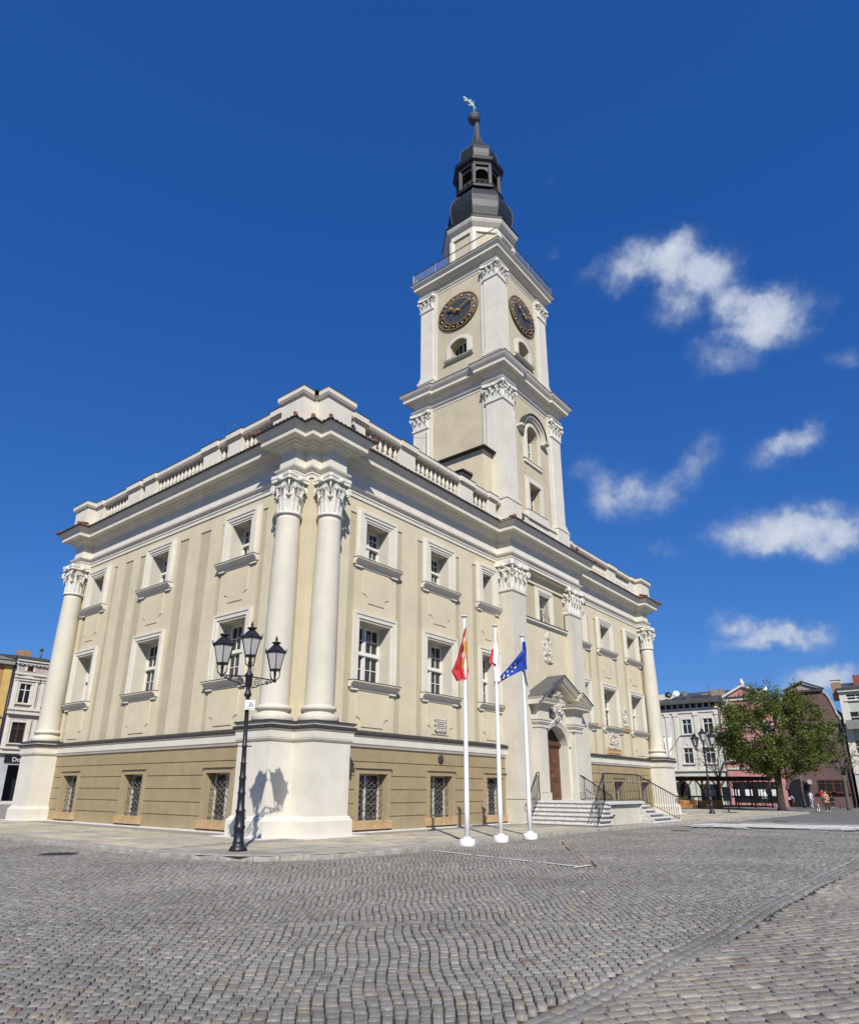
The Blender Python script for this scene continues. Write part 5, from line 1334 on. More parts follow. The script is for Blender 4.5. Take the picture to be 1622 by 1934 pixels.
    for (a, b) in ((.30, .30), (.285, .56), (.40, .70), (.56, .82), (.42, .26), (.56, .34), (.68, .5), (.70, .72)):
        c = g(a, b); e1 = (g(a + .02, b) - c).normalized(); e2 = (g(a, b + .02) - c).normalized(); nrm = e1.cross(e2); nrm = nrm if nrm.dot(fdir) < 0 else -nrm; R = .062
        pts = [c + nrm * .014 + (e1 * math.cos(t) - e2 * math.sin(t)) * (R if k % 2 == 0 else R * .42) for k, t in enumerate(np.linspace(PI / 2, PI / 2 + 2 * PI, 11)[:-1])]
        cc = st.V(c + nrm * .014); ids = [st.V(p) for p in pts]
        for k in range(10): st.F([cc, ids[k], ids[(k + 1) % 10]], 0)
    st.build('stars', star, o, recalc=False)
    m_ = MB(); m_.tube([rdir * .0 - fdir * .1 + Vector((0, 0, 5.98)), rdir * .06 - fdir * .1 + Vector((0, 0, 5.5)), rdir * .13 - fdir * .1 + Vector((0, 0, 5.35)), rdir * .09 - fdir * .1 + Vector((0, 0, 5.6)), rdir * .03 - fdir * .1 + Vector((0, 0, 5.95))], .016, 5); m_.build('rope', M['iron'], o)

# ------------------------------------------------------------------ wall signs, plaques, floodlights
def build_signs():
    def plate(name, lb, cat, loc, w, h, material, rz=0, lines=None, lmat=None, fr=True, rows=2):
        o = thing(name, lb, cat, loc, rz); m_ = MB(); m_.bbox(-w / 2, w / 2, -.03, 0, 0, h, .008); m_.build('panel', material, o)
        if lines:
            t = MB(); r = random.Random(len(lb))
            for q in range(rows):
                x = -w * .42; z = h * (.78 - q * .62 / max(1, rows - 0) - .1)
                while x < w * .40:
                    l = r.uniform(.4, .9) * h * .12
                    t.box(x, x + l, -.036, -.03, z, z + h * .2 / max(1, rows * .7)); x += l + h * .07
            t.build('lettering', lmat, o)
        return o
    redm = mat('red enamel', (.42, .02, .045), .4, .05, 3); ochre = mat('ochre stone tablet', (.50, .33, .15), .85, .15, 6, .4, 30); och2 = mat('dark carved letters', (.20, .11, .045), .9, .1, 6); stone = mat('pale grey stone tablet', (.55, .52, .47), .85, .2, 6, .4, 30)
    plate('office_sign', 'small red enamel sign with white lettering on the pilaster right of the door', 'sign', (20.86, RY - .005, 3.48), .52, .32, redm, 0, True, M['pole'], rows=2)
    o = thing('emblem_sign', 'small oval sign with an eagle emblem above the red sign', 'sign', (20.95, RY - .005, 4.12), 0)
    m_ = MB(); m_.lathe([(.19, 0), (.19, .03), (0, .035)], n=24); q = m_.build('panel', M['pole'], o, (0, 0, 0), (PI / 2, 0, 0)); q.scale = (.82, 1.25, 1)
    m_ = MB()   # eagle: body, head, wings, tail
    m_.ball((0, -.045, 0), .05, 8, 6, sc=(.8, .3, 1.5)); m_.ball((0, -.045, .1), .026, 6, 5); m_.prism([(-.03, -.08), (.03, -.08), (.055, -.16), (0, -.14), (-.055, -.16)], -.05, -.035, 'y')
    for s in (-1, 1): m_.prism([(s * .03, .04), (s * .07, .12), (s * .12, .1), (s * .115, .0), (s * .09, -.07), (s * .075, -.02), (s * .06, -.06), (s * .04, -.01)], -.05, -.035, 'y')
    m_.build('eagle_emblem', M['lead'], o)
    # commemorative plaques and carved reliefs on the wall
    pl = thing('wall_plaque', 'pale carved stone plaque with scrolled edge under the window left of the flags', 'plaque', (8.55, -.04, 4.08), 0)
    m_ = MB(); m_.bbox(-.36, .36, -.07, 0, .08, .5, .03)
    for s in (-1, 1):
        for z in (.06, .29, .52): m_.tube([(s * .36 + s * .07 * math.cos(t) * (1 - t / 9), -.06, z + .08 * math.sin(t) * (1 - t / 9)) for t in np.linspace(0, 6, 14)], .03, 5)
    for x in (-.2, 0, .2): m_.ball((x, -.05, .56), .06, 7, 5); m_.ball((x, -.05, .03), .06, 7, 5)
    m_.build('scroll_frame', M['relief'], pl)
    t = MB(); r = random.Random(4)
    for q in range(4):
        x = -.28
        while x < .26: l = r.uniform(.02, .05); t.box(x, x + l, -.078, -.07, .4 - q * .085, .43 - q * .085); x += l + .015
    t.build('lettering', M['lead'], pl)
    def relief_thing(lb, loc, w, h, seed, tabw, tabh, rows=1):
        o = thing('carved_relief', lb, 'relief', loc, 0); relief(w, h, seed, 'arms', .2).build('carving', M['relief'], o, (0, -.02, tabh * .8))
        m_ = MB(); m_.bbox(-tabw / 2, tabw / 2, -.09, 0, 0, tabh, .02); m_.build('tablet', ochre, o)
        t = MB(); r = random.Random(seed)
        for q in range(rows):
            x = -tabw * .43; z = tabh * (1 - (q + .8) / rows)
            while x < tabw * .4: l = r.uniform(.05, .1); t.box(x, x + l, -.098, -.09, z, z + tabh * .45 / rows); x += l + .035
        t.build('lettering', och2, o); return o
    relief_thing('carved coat of arms on a wide ochre tablet under a window right of entrance', (27.65, -.02, 3.83), 1.5, 1.15, 21, 2.3, .42, 2)
    relief_thing('tall carved stone figure on an ochre tablet between the two rightmost facade windows', (30.1, -.02, 5.5), 1.0, 1.5, 33, 1.05, .3, 1)
    o = thing('inscription_tablet', 'small ochre inscription tablet between the first two windows right of the entrance', 'plaque', (25.45, -.02, 5.5), 0)
    m_ = MB(); m_.bbox(-.5, .5, -.07, 0, 0, .3, .02); m_.build('tablet', ochre, o)
    t = MB(); x = -.42; r = random.Random(6)
    while x < .4: l = r.uniform(.04, .1); t.box(x, x + l, -.078, -.07, .09, .21); x += l + .03
    t.build('lettering', M['relief'], o)
    for k, (x, lb) in enumerate(((14.25, 'small black floodlight on the cornice above the left pilaster of the entrance bay'), (20.9, 'small black floodlight on the cornice at the right corner of the entrance bay'))):
        o = thing('floodlight', lb, 'floodlight', (x, -1.62, 16.02), .5, 'floodlights on the cornice')
        m_ = MB(); m_.bbox(-.11, .11, -.08, .05, .12, .34, .02); m_.tube([(-.12, 0, .23), (-.14, 0, .05), (.14, 0, .05), (.12, 0, .23)], .015, 5); m_.tube([(0, .0, .05), (-.35, .15, 0), (-.5, .3, -.02)], .02, 5); m_.build('housing', M['iron'], o)
        m_ = MB(); m_.box(-.09, .09, -.086, -.08, .14, .32); m_.build('lens', M['glass'], o)
# ------------------------------------------------------------------ houses round the square
XB = 76.0; KB = (XB - CAMXY[0]) / (52 - CAMXY[0])
def By(y): return CAMXY[1] + (y - CAMXY[1]) * KB
def Bz(z): return 1.55 + (z - 1.55) * KB
YL = 58.0; KL = (YL - CAMXY[1]) / (40 - CAMXY[1])
def Lx_(x): return CAMXY[0] + (x - CAMXY[0]) * KL
def Lz(z): return 1.55 + (z - 1.55) * KL
def house_window(parent, fr, u, w, z0, z1, frame_m, cross=.68, dep=.14, surround=None, sill=True):
    m_ = MB(); t = .07
    def b(a, c, d, e, w0=-.14, w1=-.06): fbox(m_, fr, a, c, w0, w1, d, e)
    b(u - w / 2, u - w / 2 + t, z0, z1); b(u + w / 2 - t, u + w / 2, z0, z1); b(u - w / 2 + t, u + w / 2 - t, z0, z0 + t); b(u - w / 2 + t, u + w / 2 - t, z1 - t, z1)
    b(u - t * .6, u + t * .6, z0 + t, z1 - t); zc = z0 + (z1 - z0) * cross; b(u - w / 2 + t, u - t * .6, zc - t * .6, zc + t * .6); b(u + t * .6, u + w / 2 - t, zc - t * .6, zc + t * .6)
    o = m_.build('window', frame_m, parent)
    g = MB(); g.poly([fr(u - w / 2, -.12, z0), fr(u + w / 2, -.12, z0), fr(u + w / 2, -.12, z1), fr(u - w / 2, -.12, z1)]); g.build('pane', M['glass'], o, recalc=False)
    if surround:
        s = MB(); e = .2
        fbox(s, fr, u - w / 2 - e, u - w / 2, 0, .06, z0, z1 + e); fbox(s, fr, u + w / 2, u + w / 2 + e, 0, .06, z0, z1 + e); fbox(s, fr, u - w / 2, u + w / 2, 0, .06, z1, z1 + e)
        s.build('window_surround', surround, o)
    if sill:
        s = MB(); fbox(s, fr, u - w / 2 - .25, u + w / 2 + .25, 0, .2, z0 - .12, z0 - .02); s.build('sill', surround or frame_m, o)
    return o
def build_houses():
    hm = lambda n, c, **k: mat(n, c, .85, .09, .8, .3, 20, streak=.25, **k)
    wht, grn_ = hm('white house plaster', (.56, .54, .49)), hm('grey green house plaster', (.50, .52, .42))
    pnk, brn, grg = hm('pink house plaster', (.48, .22, .20)), hm('dusky mauve house plaster', (.13, .075, .072)), hm('pale green house plaster', (.43, .46, .40))
    roofm = mat('dark grey house roof', (.055, .055, .052), .7, .2, 1.5, .2, 10); brick = mat('old brick', (.30, .19, .12), .9, .3, 5, .4, 20); redb = mat('red brick chimney', (.26, .07, .045), .9, .25, 6, .4, 20)
    FB = lambda off=0.: (lambda u, w, z: (XB - off - w, u, z))
    fr = FB(0)
    # --- white house
    h = thing('white_house', 'white three storey house with pilasters and dark grey roof behind the right lamp', 'house')
    ya, yb, ze = 24.0, By(-.36), Bz(9.28)
    wins = [(By(5.75), 1.2, Bz(6.86), Bz(8.27)), (By(2.83), 1.2, Bz(6.86), Bz(8.27)), (By(.82), 1.2, Bz(6.86), Bz(8.27)), (By(5.75), 1.2, Bz(4.1), Bz(5.56)), (By(3.0), 1.2, Bz(4.1), Bz(5.56)), (By(.95), 1.2, Bz(4.1), Bz(5.56)), (By(8.5), 1.2, Bz(6.86), Bz(8.27)), (By(8.5), 1.2, Bz(4.1), Bz(5.56))]
    m_ = MB(); ah = (By(3.22), By(4.8), -.1, Bz(1.9))
    mez = [(yb + .55 + k * .8, yb + 1.15 + k * .8, Bz(8.98), Bz(9.24)) for k in range(12)]
    wall_sheet(m_, fr, yb, ya, Bz(3.5), ze, [(u - w / 2, u + w / 2, a, b, .13) for u, w, a, b in wins] )
    wall_sheet(m_, fr, yb, ya, -.15, Bz(3.5), [(ah[0], ah[1], ah[2], Bz(2.55), .0001), (By(.6), By(2.4), -.1, Bz(2.2), .5, 1, 2)], 1)
    A = arc_pts((ah[0] + ah[1]) / 2, (ah[1] - ah[0]) / 2, Bz(1.75), Bz(2.55) - Bz(1.75), 10)
    for k in range(10):
        u0, u1 = ah[1] + (ah[0] - ah[1]) * k / 10, ah[1] + (ah[0] - ah[1]) * (k + 1) / 10
        m_.poly([fr(A[k][0], 0, A[k][1]), fr(u0, 0, Bz(2.55)), fr(u1, 0, Bz(2.55)), fr(A[k + 1][0], 0, A[k + 1][1])], 1)
    pr = [(ah[1], -.1)] + A + [(ah[0], -.1)]
    for a, b in zip(pr, pr[1:]): m_.poly([fr(a[0], 0, a[1]), fr(b[0], 0, b[1]), fr(b[0], -2.5, b[1]), fr(a[0], -2.5, a[1])], 1)
    m_.poly([fr(ah[0], -2.5, -.1), fr(ah[1], -2.5, -.1), fr(ah[1], -2.5, 4), fr(ah[0], -2.5, 4)], 2)
    m_.poly([(XB, yb, -.15), (XB + 12, yb, -.15), (XB + 12, yb, ze + 1), (XB, yb, ze + 1)], 3); m_.poly([(XB, ya, -.15), (XB + 12, ya, -.15), (XB + 12, ya, ze), (XB, ya, ze)]); m_.poly([(XB + 12, yb, -.15), (XB + 12, ya, -.15), (XB + 12, ya, ze), (XB + 12, yb, ze)])
    m_.build('wall', [wht, grn_, M['glass'], brick], h)
    t = MB()
    fbox(t, fr, yb, ya, 0, .12, Bz(8.88), Bz(9.05)); fbox(t, fr, yb, ya, 0, .25, ze - .1, ze + .06); fbox(t, fr, yb, ya, 0, .22, Bz(3.38), Bz(3.55)); fbox(t, fr, yb, ya, 0, .1, Bz(2.75), Bz(2.85))
    t.build('cornice', M['white'], h)
    t = MB()
    for k in range(15):
        u = yb + .15 + k * .82
        fbox(t, fr, u, u + .22, 0, .16, ze + .06, Bz(9.72))
    t.build('roof_brackets', M['white'], h); t = MB(); fbox(t, fr, yb + .3, ya, -.5, -.02, ze + .06, Bz(9.75)); t.build('attic_openings', M['iron'], h)
    for y in (5.6 - .9, 3.78 + .1, 1.9, -.12):
        t = MB(); u = By(y) if y > 0 else yb + .35; 
        if y == 4.7: continue
        fbox(t, fr, u - .24, u + .24, .002, .1, Bz(3.56), Bz(8.78)); fbox(t, fr, u - .33, u + .33, 0, .16, Bz(8.6), Bz(8.88)); fbox(t, fr, u - .3, u + .3, 0, .14, Bz(3.56), Bz(3.8)); t.build('pilaster', M['white'], h)
    for u, w, a, b in wins: house_window(h, fr, u, w, a, b, M['frame'], surround=M['white'])
    t = MB(); t.prism([(XB - .9, Bz(9.72)), (XB - .85, Bz(9.95)), (XB + 6, Bz(10.95) + .6), (XB + 13, Bz(9.72)), (XB + 12.8, Bz(9.6))], yb - .1, ya, 'y'); t.build('roof', roofm, h)
    t = MB(); t.bbox(XB + 2.2, XB + 3.4, yb - .2, yb + 1.4, Bz(9.9), Bz(11.2)); t.bbox(XB + 2.0, XB + 3.4, yb + 1.4, yb + 2.6, Bz(9.9), Bz(10.85)); t.build('chimney', mat('sooty rendered chimney', (.24, .20, .16), .9, .25, 3, .3, 20), h)
    t = MB(); t.tube([(XB + 2.0, yb + 1.6, Bz(10)), (XB + 2, yb + 1.6, Bz(11.7))], .035, 5); t.tube([(XB + 2, yb + 1.5, Bz(10)), (XB + 2, yb + 1.4, Bz(11.5))], .03, 5); t.build('aerial', M['lead'], h)
    t = MB(); t.box(XB + .8, XB + 1.2, By(.4), By(2.2), Bz(10.2), Bz(10.6)); t.box(XB + .75, XB + .8, By(.45), By(1.3), Bz(10.25), Bz(10.55)); t.build('skylight', M['roof'], h)
    t = MB(); t.bbox(XB + 1.8, XB + 4, By(4.6), By(6.6), Bz(10.2), Bz(11.05)); t.build('roof_house', M['white'], h)
    t = MB(); t.tube([(XB - .12, yb + .05, 0), (XB - .12, yb + .05, ze)], .07, 6); t.build('drainpipe', M['roof'], h)
    for y, z, m2, lb in ((4.55, 10.95, M['iron'], 'black satellite dish on the white house roof, left of the white dish'), (3.75, 11.02, M['pole'], 'white satellite dish in the middle of the white house roof'), (2.95, 10.88, M['lead'], 'small grey satellite dish on the white house roof, right of the white dish')):
        o = thing('satellite_dish', lb, 'satellite dish', (XB + .9, By(y), Bz(z) - .1), 0, 'satellite dishes on the roof')
        t = MB(); t.lathe([(0, .16), (.25, .11), (.45, 0), (.46, -.02), (.25, .08), (0, .13)], n=18); t.build('dish', m2, o, (0, 0, 0), (0, -1.2, .35))
        t = MB(); t.tube([(.1, 0, 0), (.25, 0, -.3), (.25, 0, -1.1)], .035, 5); t.tube([(0, 0, -.3), (-.45, .1, -.1)], .015, 4); t.build('mast', M['lead'], o)
    # flag on a slanting pole at the white house
    o = thing('house_flag', 'pale limp flag on a slanting pole on the white house front', 'flag', (XB - .1, By(3.55), Bz(6.55)))
    t = MB(); t.tube([(0, 0, .3), (-1.0, .9, -1.2), (-1.4, 1.25, -1.9)], .03, 5); t.build('pole', M['lead'], o)
    t = MB(); t.grid(lambda a, b: (-.3 - .7 * b + .12 * math.sin(a * 9), .9 + 1.3 * a * (1 - .5 * b) + .2 * b, .0 - 2.3 * b + .1 * math.sin(a * 7)), 10, 10); t.build('cloth', flag_mat('pale flag cloth', (.62, .58, .5)), o)
    # --- pink house with curved gable
    h = thing('pink_house', 'pink gabled house with white trim standing mostly behind the big tree', 'house')
    y0, y1, yc = By(-5.2), By(-.42), By(-2.78)
    half = (y1 - y0) / 2; ym = (y0 + y1) / 2
    pts = [(y1, -.15), (y1, Bz(7.2))]
    for k in range(9):
        t_ = k / 8; pts.append((y1 - .15 - (half - 2.0) * (t_ ** 1.6), Bz(7.4) + (Bz(9.7) - Bz(7.4)) * (t_ ** .62)))
    pts += [(yc + 2.0, Bz(10.05))]; Lp = [(2 * yc - u if False else yc - (u - yc), z) for u, z in pts[::-1]]
    Lp[-2:] = [(y0, Bz(7.2)), (y0, -.15)]
    t = MB(); t.prism(pts + Lp, XB, XB + .4, 'x'); t.poly([(XB + .4, y1, 0), (XB + 12, y1, 0), (XB + 12, y1, Bz(7)), (XB + .4, y1, Bz(7))]); t.poly([(XB + .4, y0, 0), (XB + 12, y0, 0), (XB + 12, y0, Bz(7)), (XB + .4, y0, Bz(7))]); t.build('wall', pnk, h)
    t = MB(); t.prism([(yc - 2.35, Bz(10.12)), (yc + 2.35, Bz(10.12)), (yc, Bz(10.95))], XB - .1, XB + .3, 'x'); t.build('gable_field', pnk, h)
    t = MB()
    for s in (-1, 1): t.prism([(yc + s * 2.55, Bz(10.05)), (yc, Bz(10.98)), (yc, Bz(11.2)), (yc + s * 2.6, Bz(10.25))], XB - .35, XB + .5, 'x')
    fbox(t, fr, yc - 2.2, yc + 2.2, 0, .2, Bz(9.75), Bz(9.95)); t.lathe([(.3, 0), (.22, .2), (.34, .3), (.2, .55), (.05, .9)], (XB - .1, yc, Bz(11.1)), 8)
    for k, (a, b) in enumerate(zip(pts[1:], pts[2:])):
        if k < 9:
            t.prism([a, b, (b[0] + .16, b[1] + .12), (a[0] + .2, a[1] + .05)], XB - .12, XB + .42, 'x')
    for s in (-1, 1): fbox(t, fr, yc + s * 1.75 - .2, yc + s * 1.75 + .2, .0, .12, Bz(7.5), Bz(9.75))
    for z in (7.3, 5.9, 3.5): fbox(t, fr, y0, y1, 0, .15, Bz(z), Bz(z) + .2)
    t.build('trim', M['white'], h)
    t = MB(); fbox(t, fr, yc - 2.3, yc + 2.3, .0, .3, Bz(9.98), Bz(10.12)); t.prism([(yc - 4.2, Bz(7.2)), (yc + 4.2, Bz(7.2)), (yc, Bz(10.9))], XB + .45, XB + 12, 'x'); t.build('roof', roofm, h)
    for u, a, b in ((yc - 2.6, 4.3, 5.5), (yc, 4.3, 5.5), (yc + 2.6, 4.3, 5.5), (yc + 1, 7.7, 8.8), (yc - 1, 7.7, 8.8), (yc + 2.4, 6.1, 7.0), (yc - 2.4, 6.1, 7.0)): house_window(h, FB(.14), u, 1.1, Bz(a), Bz(b), M['frame'])
    t = MB(); fbox(t, fr, y0 + .5, y1 - .5, .0, .06, .3, Bz(2.4)); t.build('shop_front', M['glass'], h)
    t = MB()
    for k in range(4): fbox(t, fr, y0 + .9 + k * 1.5, y0 + 1.7 + k * 1.5, .062, .08, Bz(1.2), Bz(1.75))
    t.build('shop_notices', M['pole'], h)
    o = thing('satellite_dish', 'lone white satellite dish above the pink gable', 'satellite dish', (XB + 5, By(-3.9), Bz(11.1)), 0, 'satellite dishes on the roof')
    t = MB(); t.lathe([(0, .16), (.25, .11), (.42, 0), (.25, .08), (0, .13)], n=16); t.build('dish', M['pole'], o, (0, 0, 0), (0, -1.2, .3)); t = MB(); t.tube([(.1, 0, 0), (.2, 0, -1.6)], .03, 5); t.build('mast', M['lead'], o)
    # --- mauve house with pedimented gable
    h = thing('mauve_house', 'dusky mauve house with curved gable and arched doorway behind the small tree', 'house')
    y1, y0, yc = By(-5.35), By(-10.3), By(-7.82); half = (y1 - y0) / 2
    pr = [(-half, -.15), (-half, Bz(7.3))]
    for k in range(11):
        t_ = k / 10; b = half - 2.15
        pr.append((-half + .05 + b * (t_ ** 1.3), Bz(7.45) + (Bz(9.85) - Bz(7.45)) * (.5 - .5 * math.cos(PI * t_)) if t_ > .25 else Bz(7.45) + (Bz(9.85) - Bz(7.45)) * (.5 - .5 * math.cos(PI * t_)) + .35 * math.sin(PI * t_ / .25)))
    pr.append((-1.95, Bz(10.1))); outl = [(yc + u, z) for u, z in pr] + [(yc - u, z) for u, z in pr[::-1]]
    t = MB(); t.prism(outl, XB, XB + .4, 'x'); t.poly([(XB + .4, y0, 0), (XB + 12, y0, 0), (XB + 12, y0, Bz(7)), (XB + .4, y0, Bz(7))]); t.build('wall', brn, h)
    t = MB(); t.prism([(yc - 1.9, Bz(10.25)), (yc + 1.9, Bz(10.25)), (yc, Bz(10.8))], XB - .1, XB + .3, 'x'); t.build('gable_field', mat('pale mauve plaster', (.36, .27, .25), .85, .08, 2), h)
    t = MB()
    for s in (-1, 1): t.prism([(yc + s * 2.2, Bz(10.2)), (yc, Bz(10.9)), (yc, Bz(11.05)), (yc + s * 2.25, Bz(10.32))], XB - .4, XB + .5, 'x')
    fbox(t, fr, yc - 2.1, yc + 2.1, 0, .3, Bz(10.05), Bz(10.22)); t.prism([(yc - 4, Bz(7.3)), (yc + 4, Bz(7.3)), (yc, Bz(10.6))], XB + .45, XB + 12, 'x'); fbox(t, fr, y0, y1, 0, .3, Bz(7.15), Bz(7.35)); t.build('roof', roofm, h)
    t = MB()
    for q in (1, -1):
        P_ = [(yc + q * u, z) for u, z in pr[2:13]]
        for a, b in zip(P_, P_[1:]): t.prism([a, b, (b[0] - q * .14, b[1] + .1), (a[0] - q * .14, a[1] + .1)], XB - .12, XB + .42, 'x')
    t.build('gable_coping', mat('pale mauve coping', (.42, .34, .32), .85, .1, 3), h)
    ac = By(-6.15); aw = 1.05
    t = MB(); A = arc_pts(ac, aw, Bz(1.8), Bz(2.6) - Bz(1.8), 10); t.prism([(ac + aw, -.1)] + A + [(ac - aw, -.1)], XB - .03, XB, 'x'); t.build('doorway', M['iron'], h)
    t = MB(); A2 = arc_pts(ac, aw + .3, Bz(1.8), Bz(2.6) - Bz(1.8) + .3, 10)
    for k in range(10): t.prism([A[k], A[k + 1], A2[k + 1], A2[k]], XB - .1, XB, 'x')
    t.build('door_surround', brn, h)
    for u, w, a, b in ((-7.95 - .3, 1.5, 1.55, 2.55), (-9.4, 1.5, 1.55, 2.55), (-6.6, 1.1, 4.3, 5.6), (-7.8, 1.1, 4.3, 5.6), (-9.1, 1.1, 4.3, 5.6), (-7.1, 1.0, 7.9, 8.9), (-8.5, 1.0, 7.9, 8.9)): house_window(h, FB(.14), By(u), w, Bz(a), Bz(b), M['wood'], sill=True)
    t = MB(); fbox(t, fr, By(-9.9), By(-7.6), .01, .25, Bz(1.38), Bz(1.5)); t.build('window_ledge', M['iron'], h)
    t = MB(); t.tube([(XB - .15, y0 + .1, 0), (XB - .15, y0 + .1, Bz(7.2))], .08, 6); t.build('drainpipe', M['iron'], h)
    t = MB(); t.bbox(XB - .7, XB - .3, ac - 1.55, ac - 1.15, Bz(2.2), Bz(2.55)); t.tube([(XB, ac - 1.35, Bz(2.6)), (XB - .5, ac - 1.35, Bz(2.62))], .03, 5); t.build('wall_lantern', M['milk'], h)
    # --- pale green house at the right edge
    h = thing('green_house', 'pale green house with balcony and grey roof at the right edge', 'house')
    y1, y0 = By(-10.55), By(-24); ze = Bz(9.85); wins = []
    for k, y in enumerate((-11.6, -13.6, -15.6, -18, -20.4)):
        for (a, b) in ((9.1, 9.62), (7.2, 8.1), (4.6, 5.8)): wins.append((By(y) - .2, 1.9, Bz(a), Bz(b)))
    t = MB(); wall_sheet(t, fr, y0, y1, -.15, ze, [(u - w / 2, u + w / 2, a, b, .13) for u, w, a, b in wins]); t.poly([(XB, y1, 0), (XB + 12, y1, 0), (XB + 12, y1, ze), (XB, y1, ze)], 1); t.build('wall', [grg, wht], h)
    for u, w, a, b in wins: house_window(h, fr, u, w, a, b, M['frame'], cross=2)if False else house_window(h, fr, u, w, a, b, M['frame'], cross=.5)
    t = MB(); fbox(t, fr, y1 - .7, y1 + .02, .004, .1, Bz(3), ze); fbox(t, fr, y0, y1 + .1, 0, .4, ze - .05, ze + .3); fbox(t, fr, y1 - 1.4, y1 - .3, .0, .08, -.1, Bz(2.2)); t.build('trim', M['white'], h)
    t = MB(); t.prism([(XB - .6, ze + .3), (XB + 5.5, Bz(11.1)), (XB + 12.5, ze + .3)], y0, y1 + .2, 'y'); t.build('roof', roofm, h)
    t = MB(); t.bbox(XB + .4, XB + 1.4, y1 - .2, y1 + .7, Bz(9.2), Bz(10.75)); t.build('chimney', brick, h); t = MB(); t.box(XB + .3, XB + 1.5, y1 - .3, y1 + .8, Bz(10.95), Bz(11.0)); 
    for k in range(3): t.box(XB + .4 + .4 * k, XB + .5 + .4 * k, y1 - .2, y1 + .7, Bz(10.75), Bz(10.95))
    t.build('chimney_cowl', M['white'], h)
    t = MB(); t.bbox(XB + 2.4, XB + 3.4, By(-12.3), By(-11.6), Bz(10.2), Bz(11.45)); t.build('chimney', redb, h)
    t = MB(); fbox(t, fr, By(-14), y1 - .3, 0, 1.3, Bz(6.6), Bz(6.75)); fbox(t, fr, By(-14), y1 - .3, 1.22, 1.3, Bz(6.75), Bz(7.35)); fbox(t, fr, y1 - .4, y1 - .3, 0, 1.22, Bz(6.75), Bz(7.35)); t.build('balcony', mat('grey concrete balcony', (.22, .21, .19), .85, .15, 4), h)
    t = MB(); fbox(t, fr, By(-14.4), By(-11.3), .002, .06, -.1, Bz(4.0)); t.build('shop_front', mat('dark shop front', (.05, .05, .06), .4, .2, 3), h)
    t = MB(); t.tube([(XB + 8, By(-10.3), Bz(7.5)), (XB + 8, By(-10.3), Bz(9.6))], .18, 8); t.lathe([(.3, 0), (.3, .12), (0, .2)], (XB + 8, By(-10.3), Bz(9.7)), 8); t.build('flue_pipe', M['lead'], h)
    # ---------------- left side of the square
    fL = lambda u, w, z: (u, YL - w, z)
    h = thing('terraced_house', 'narrow white and pale pink house with pediments over its windows, left behind the town hall', 'house')
    x0, x1 = Lx_(4.45), Lx_(10.5); ze = Lz(11.45); up = Lx_(5.52); pinkw = hm('faded pink plaster', (.42, .35, .33)); wins = [(up + k * 2.55, 1.15, Lz(7.98), Lz(9.55)) for k in range(3)] + [(up + .05 + k * 2.55, 1.35, Lz(4.9), Lz(6.5)) for k in range(3)] + [(up + .1 + k * 2.55, .62, Lz(10.55), Lz(10.95)) for k in range(3)]
    t = MB(); wall_sheet(t, fL, x0, x1, Lz(4.1), ze, [(u - w / 2, u + w / 2, a, b, .13) for u, w, a, b in wins]); wall_sheet(t, fL, x0, x1, -.15, Lz(4.1), [(Lx_(5.35), Lx_(6.9), .3, Lz(3.25), 1.2, 2, 2), (Lx_(7.3), Lx_(9.5), .3, Lz(3.0), .5, 2, 2)], 1)
    t.poly([(x0, YL, ze), (x0, YL + 11, ze), (x0, YL + 11, 0), (x0, YL, 0)]); t.build('wall', [pinkw, hm('grey white plaster', (.42, .42, .42)), M['glass']], h)
    for k, (u, w, a, b) in enumerate(wins): house_window(h, fL, u, w, a, b, M['frame'] if k < 3 else M['wood'], surround=M['white'], sill=k < 6)
    t = MB()
    for (a, b, pr_) in ((10.25, 10.4, .15), (7.45, 7.62, .2), (7.1, 7.3, .35), (4.45, 4.6, .2), (4.1, 4.25, .35), (11.1, 11.25, .25), (11.3, 11.5, .4)): fbox(t, fL, x0, x1, 0, pr_, Lz(a), Lz(b))
    for k in range(20): fbox(t, fL, x0 + .1 + k * .4, x0 + .28 + k * .4, 0, .2, Lz(11.02), Lz(11.1))
    for k in range(3):
        c = up + k * 2.55; fbox(t, fL, c - 1.1, c - .8, 0, .12, Lz(7.62), Lz(9.75)); fbox(t, fL, c + .8, c + 1.1, 0, .12, Lz(7.62), Lz(9.75)); fbox(t, fL, c - 1.2, c + 1.2, 0, .18, Lz(9.75), Lz(9.95))
        t.prism([(c - 1.3, Lz(9.95)), (c + 1.3, Lz(9.95)), (c, Lz(10.2))], YL - .3, YL, 'y'); fbox(t, fL, c - 1.15, c - .85, 0, .12, Lz(4.6), Lz(6.75)); fbox(t, fL, c + .85, c + 1.15, 0, .12, Lz(4.6), Lz(6.75))
    fbox(t, fL, x0, x0 + .35, .003, .06, Lz(4.25), Lz(11)); t.build('trim', M['white'], h)
    t = MB(); t.prism([(YL - .5, ze + .05), (YL - .45, ze + .3), (YL + 5, Lz(12.3)), (YL + 11, ze)], x0 - .1, x1, 'x'); t.build('roof', roofm, h)
    t = MB(); t.bbox(Lx_(5.1), Lx_(6.0), YL + 2, YL + 3, Lz(11.6), Lz(12.5)); t.build('chimney', brick, h); t = MB(); t.tube([(Lx_(6.45), YL + 1, Lz(11.6)), (Lx_(6.45), YL + 1, Lz(12.6))], .09, 6); t.lathe([(.2, 0), (.22, .25), (0, .3)], (Lx_(6.45), YL + 1, Lz(12.5)), 8); t.build('flue_pipe', M['lead'], h)
    t = MB(); t.tube([(x0 - .1, YL - .15, 0), (x0 - .1, YL - .15, ze + .3)], .09, 6); t.build('drainpipe', M['iron'], h)
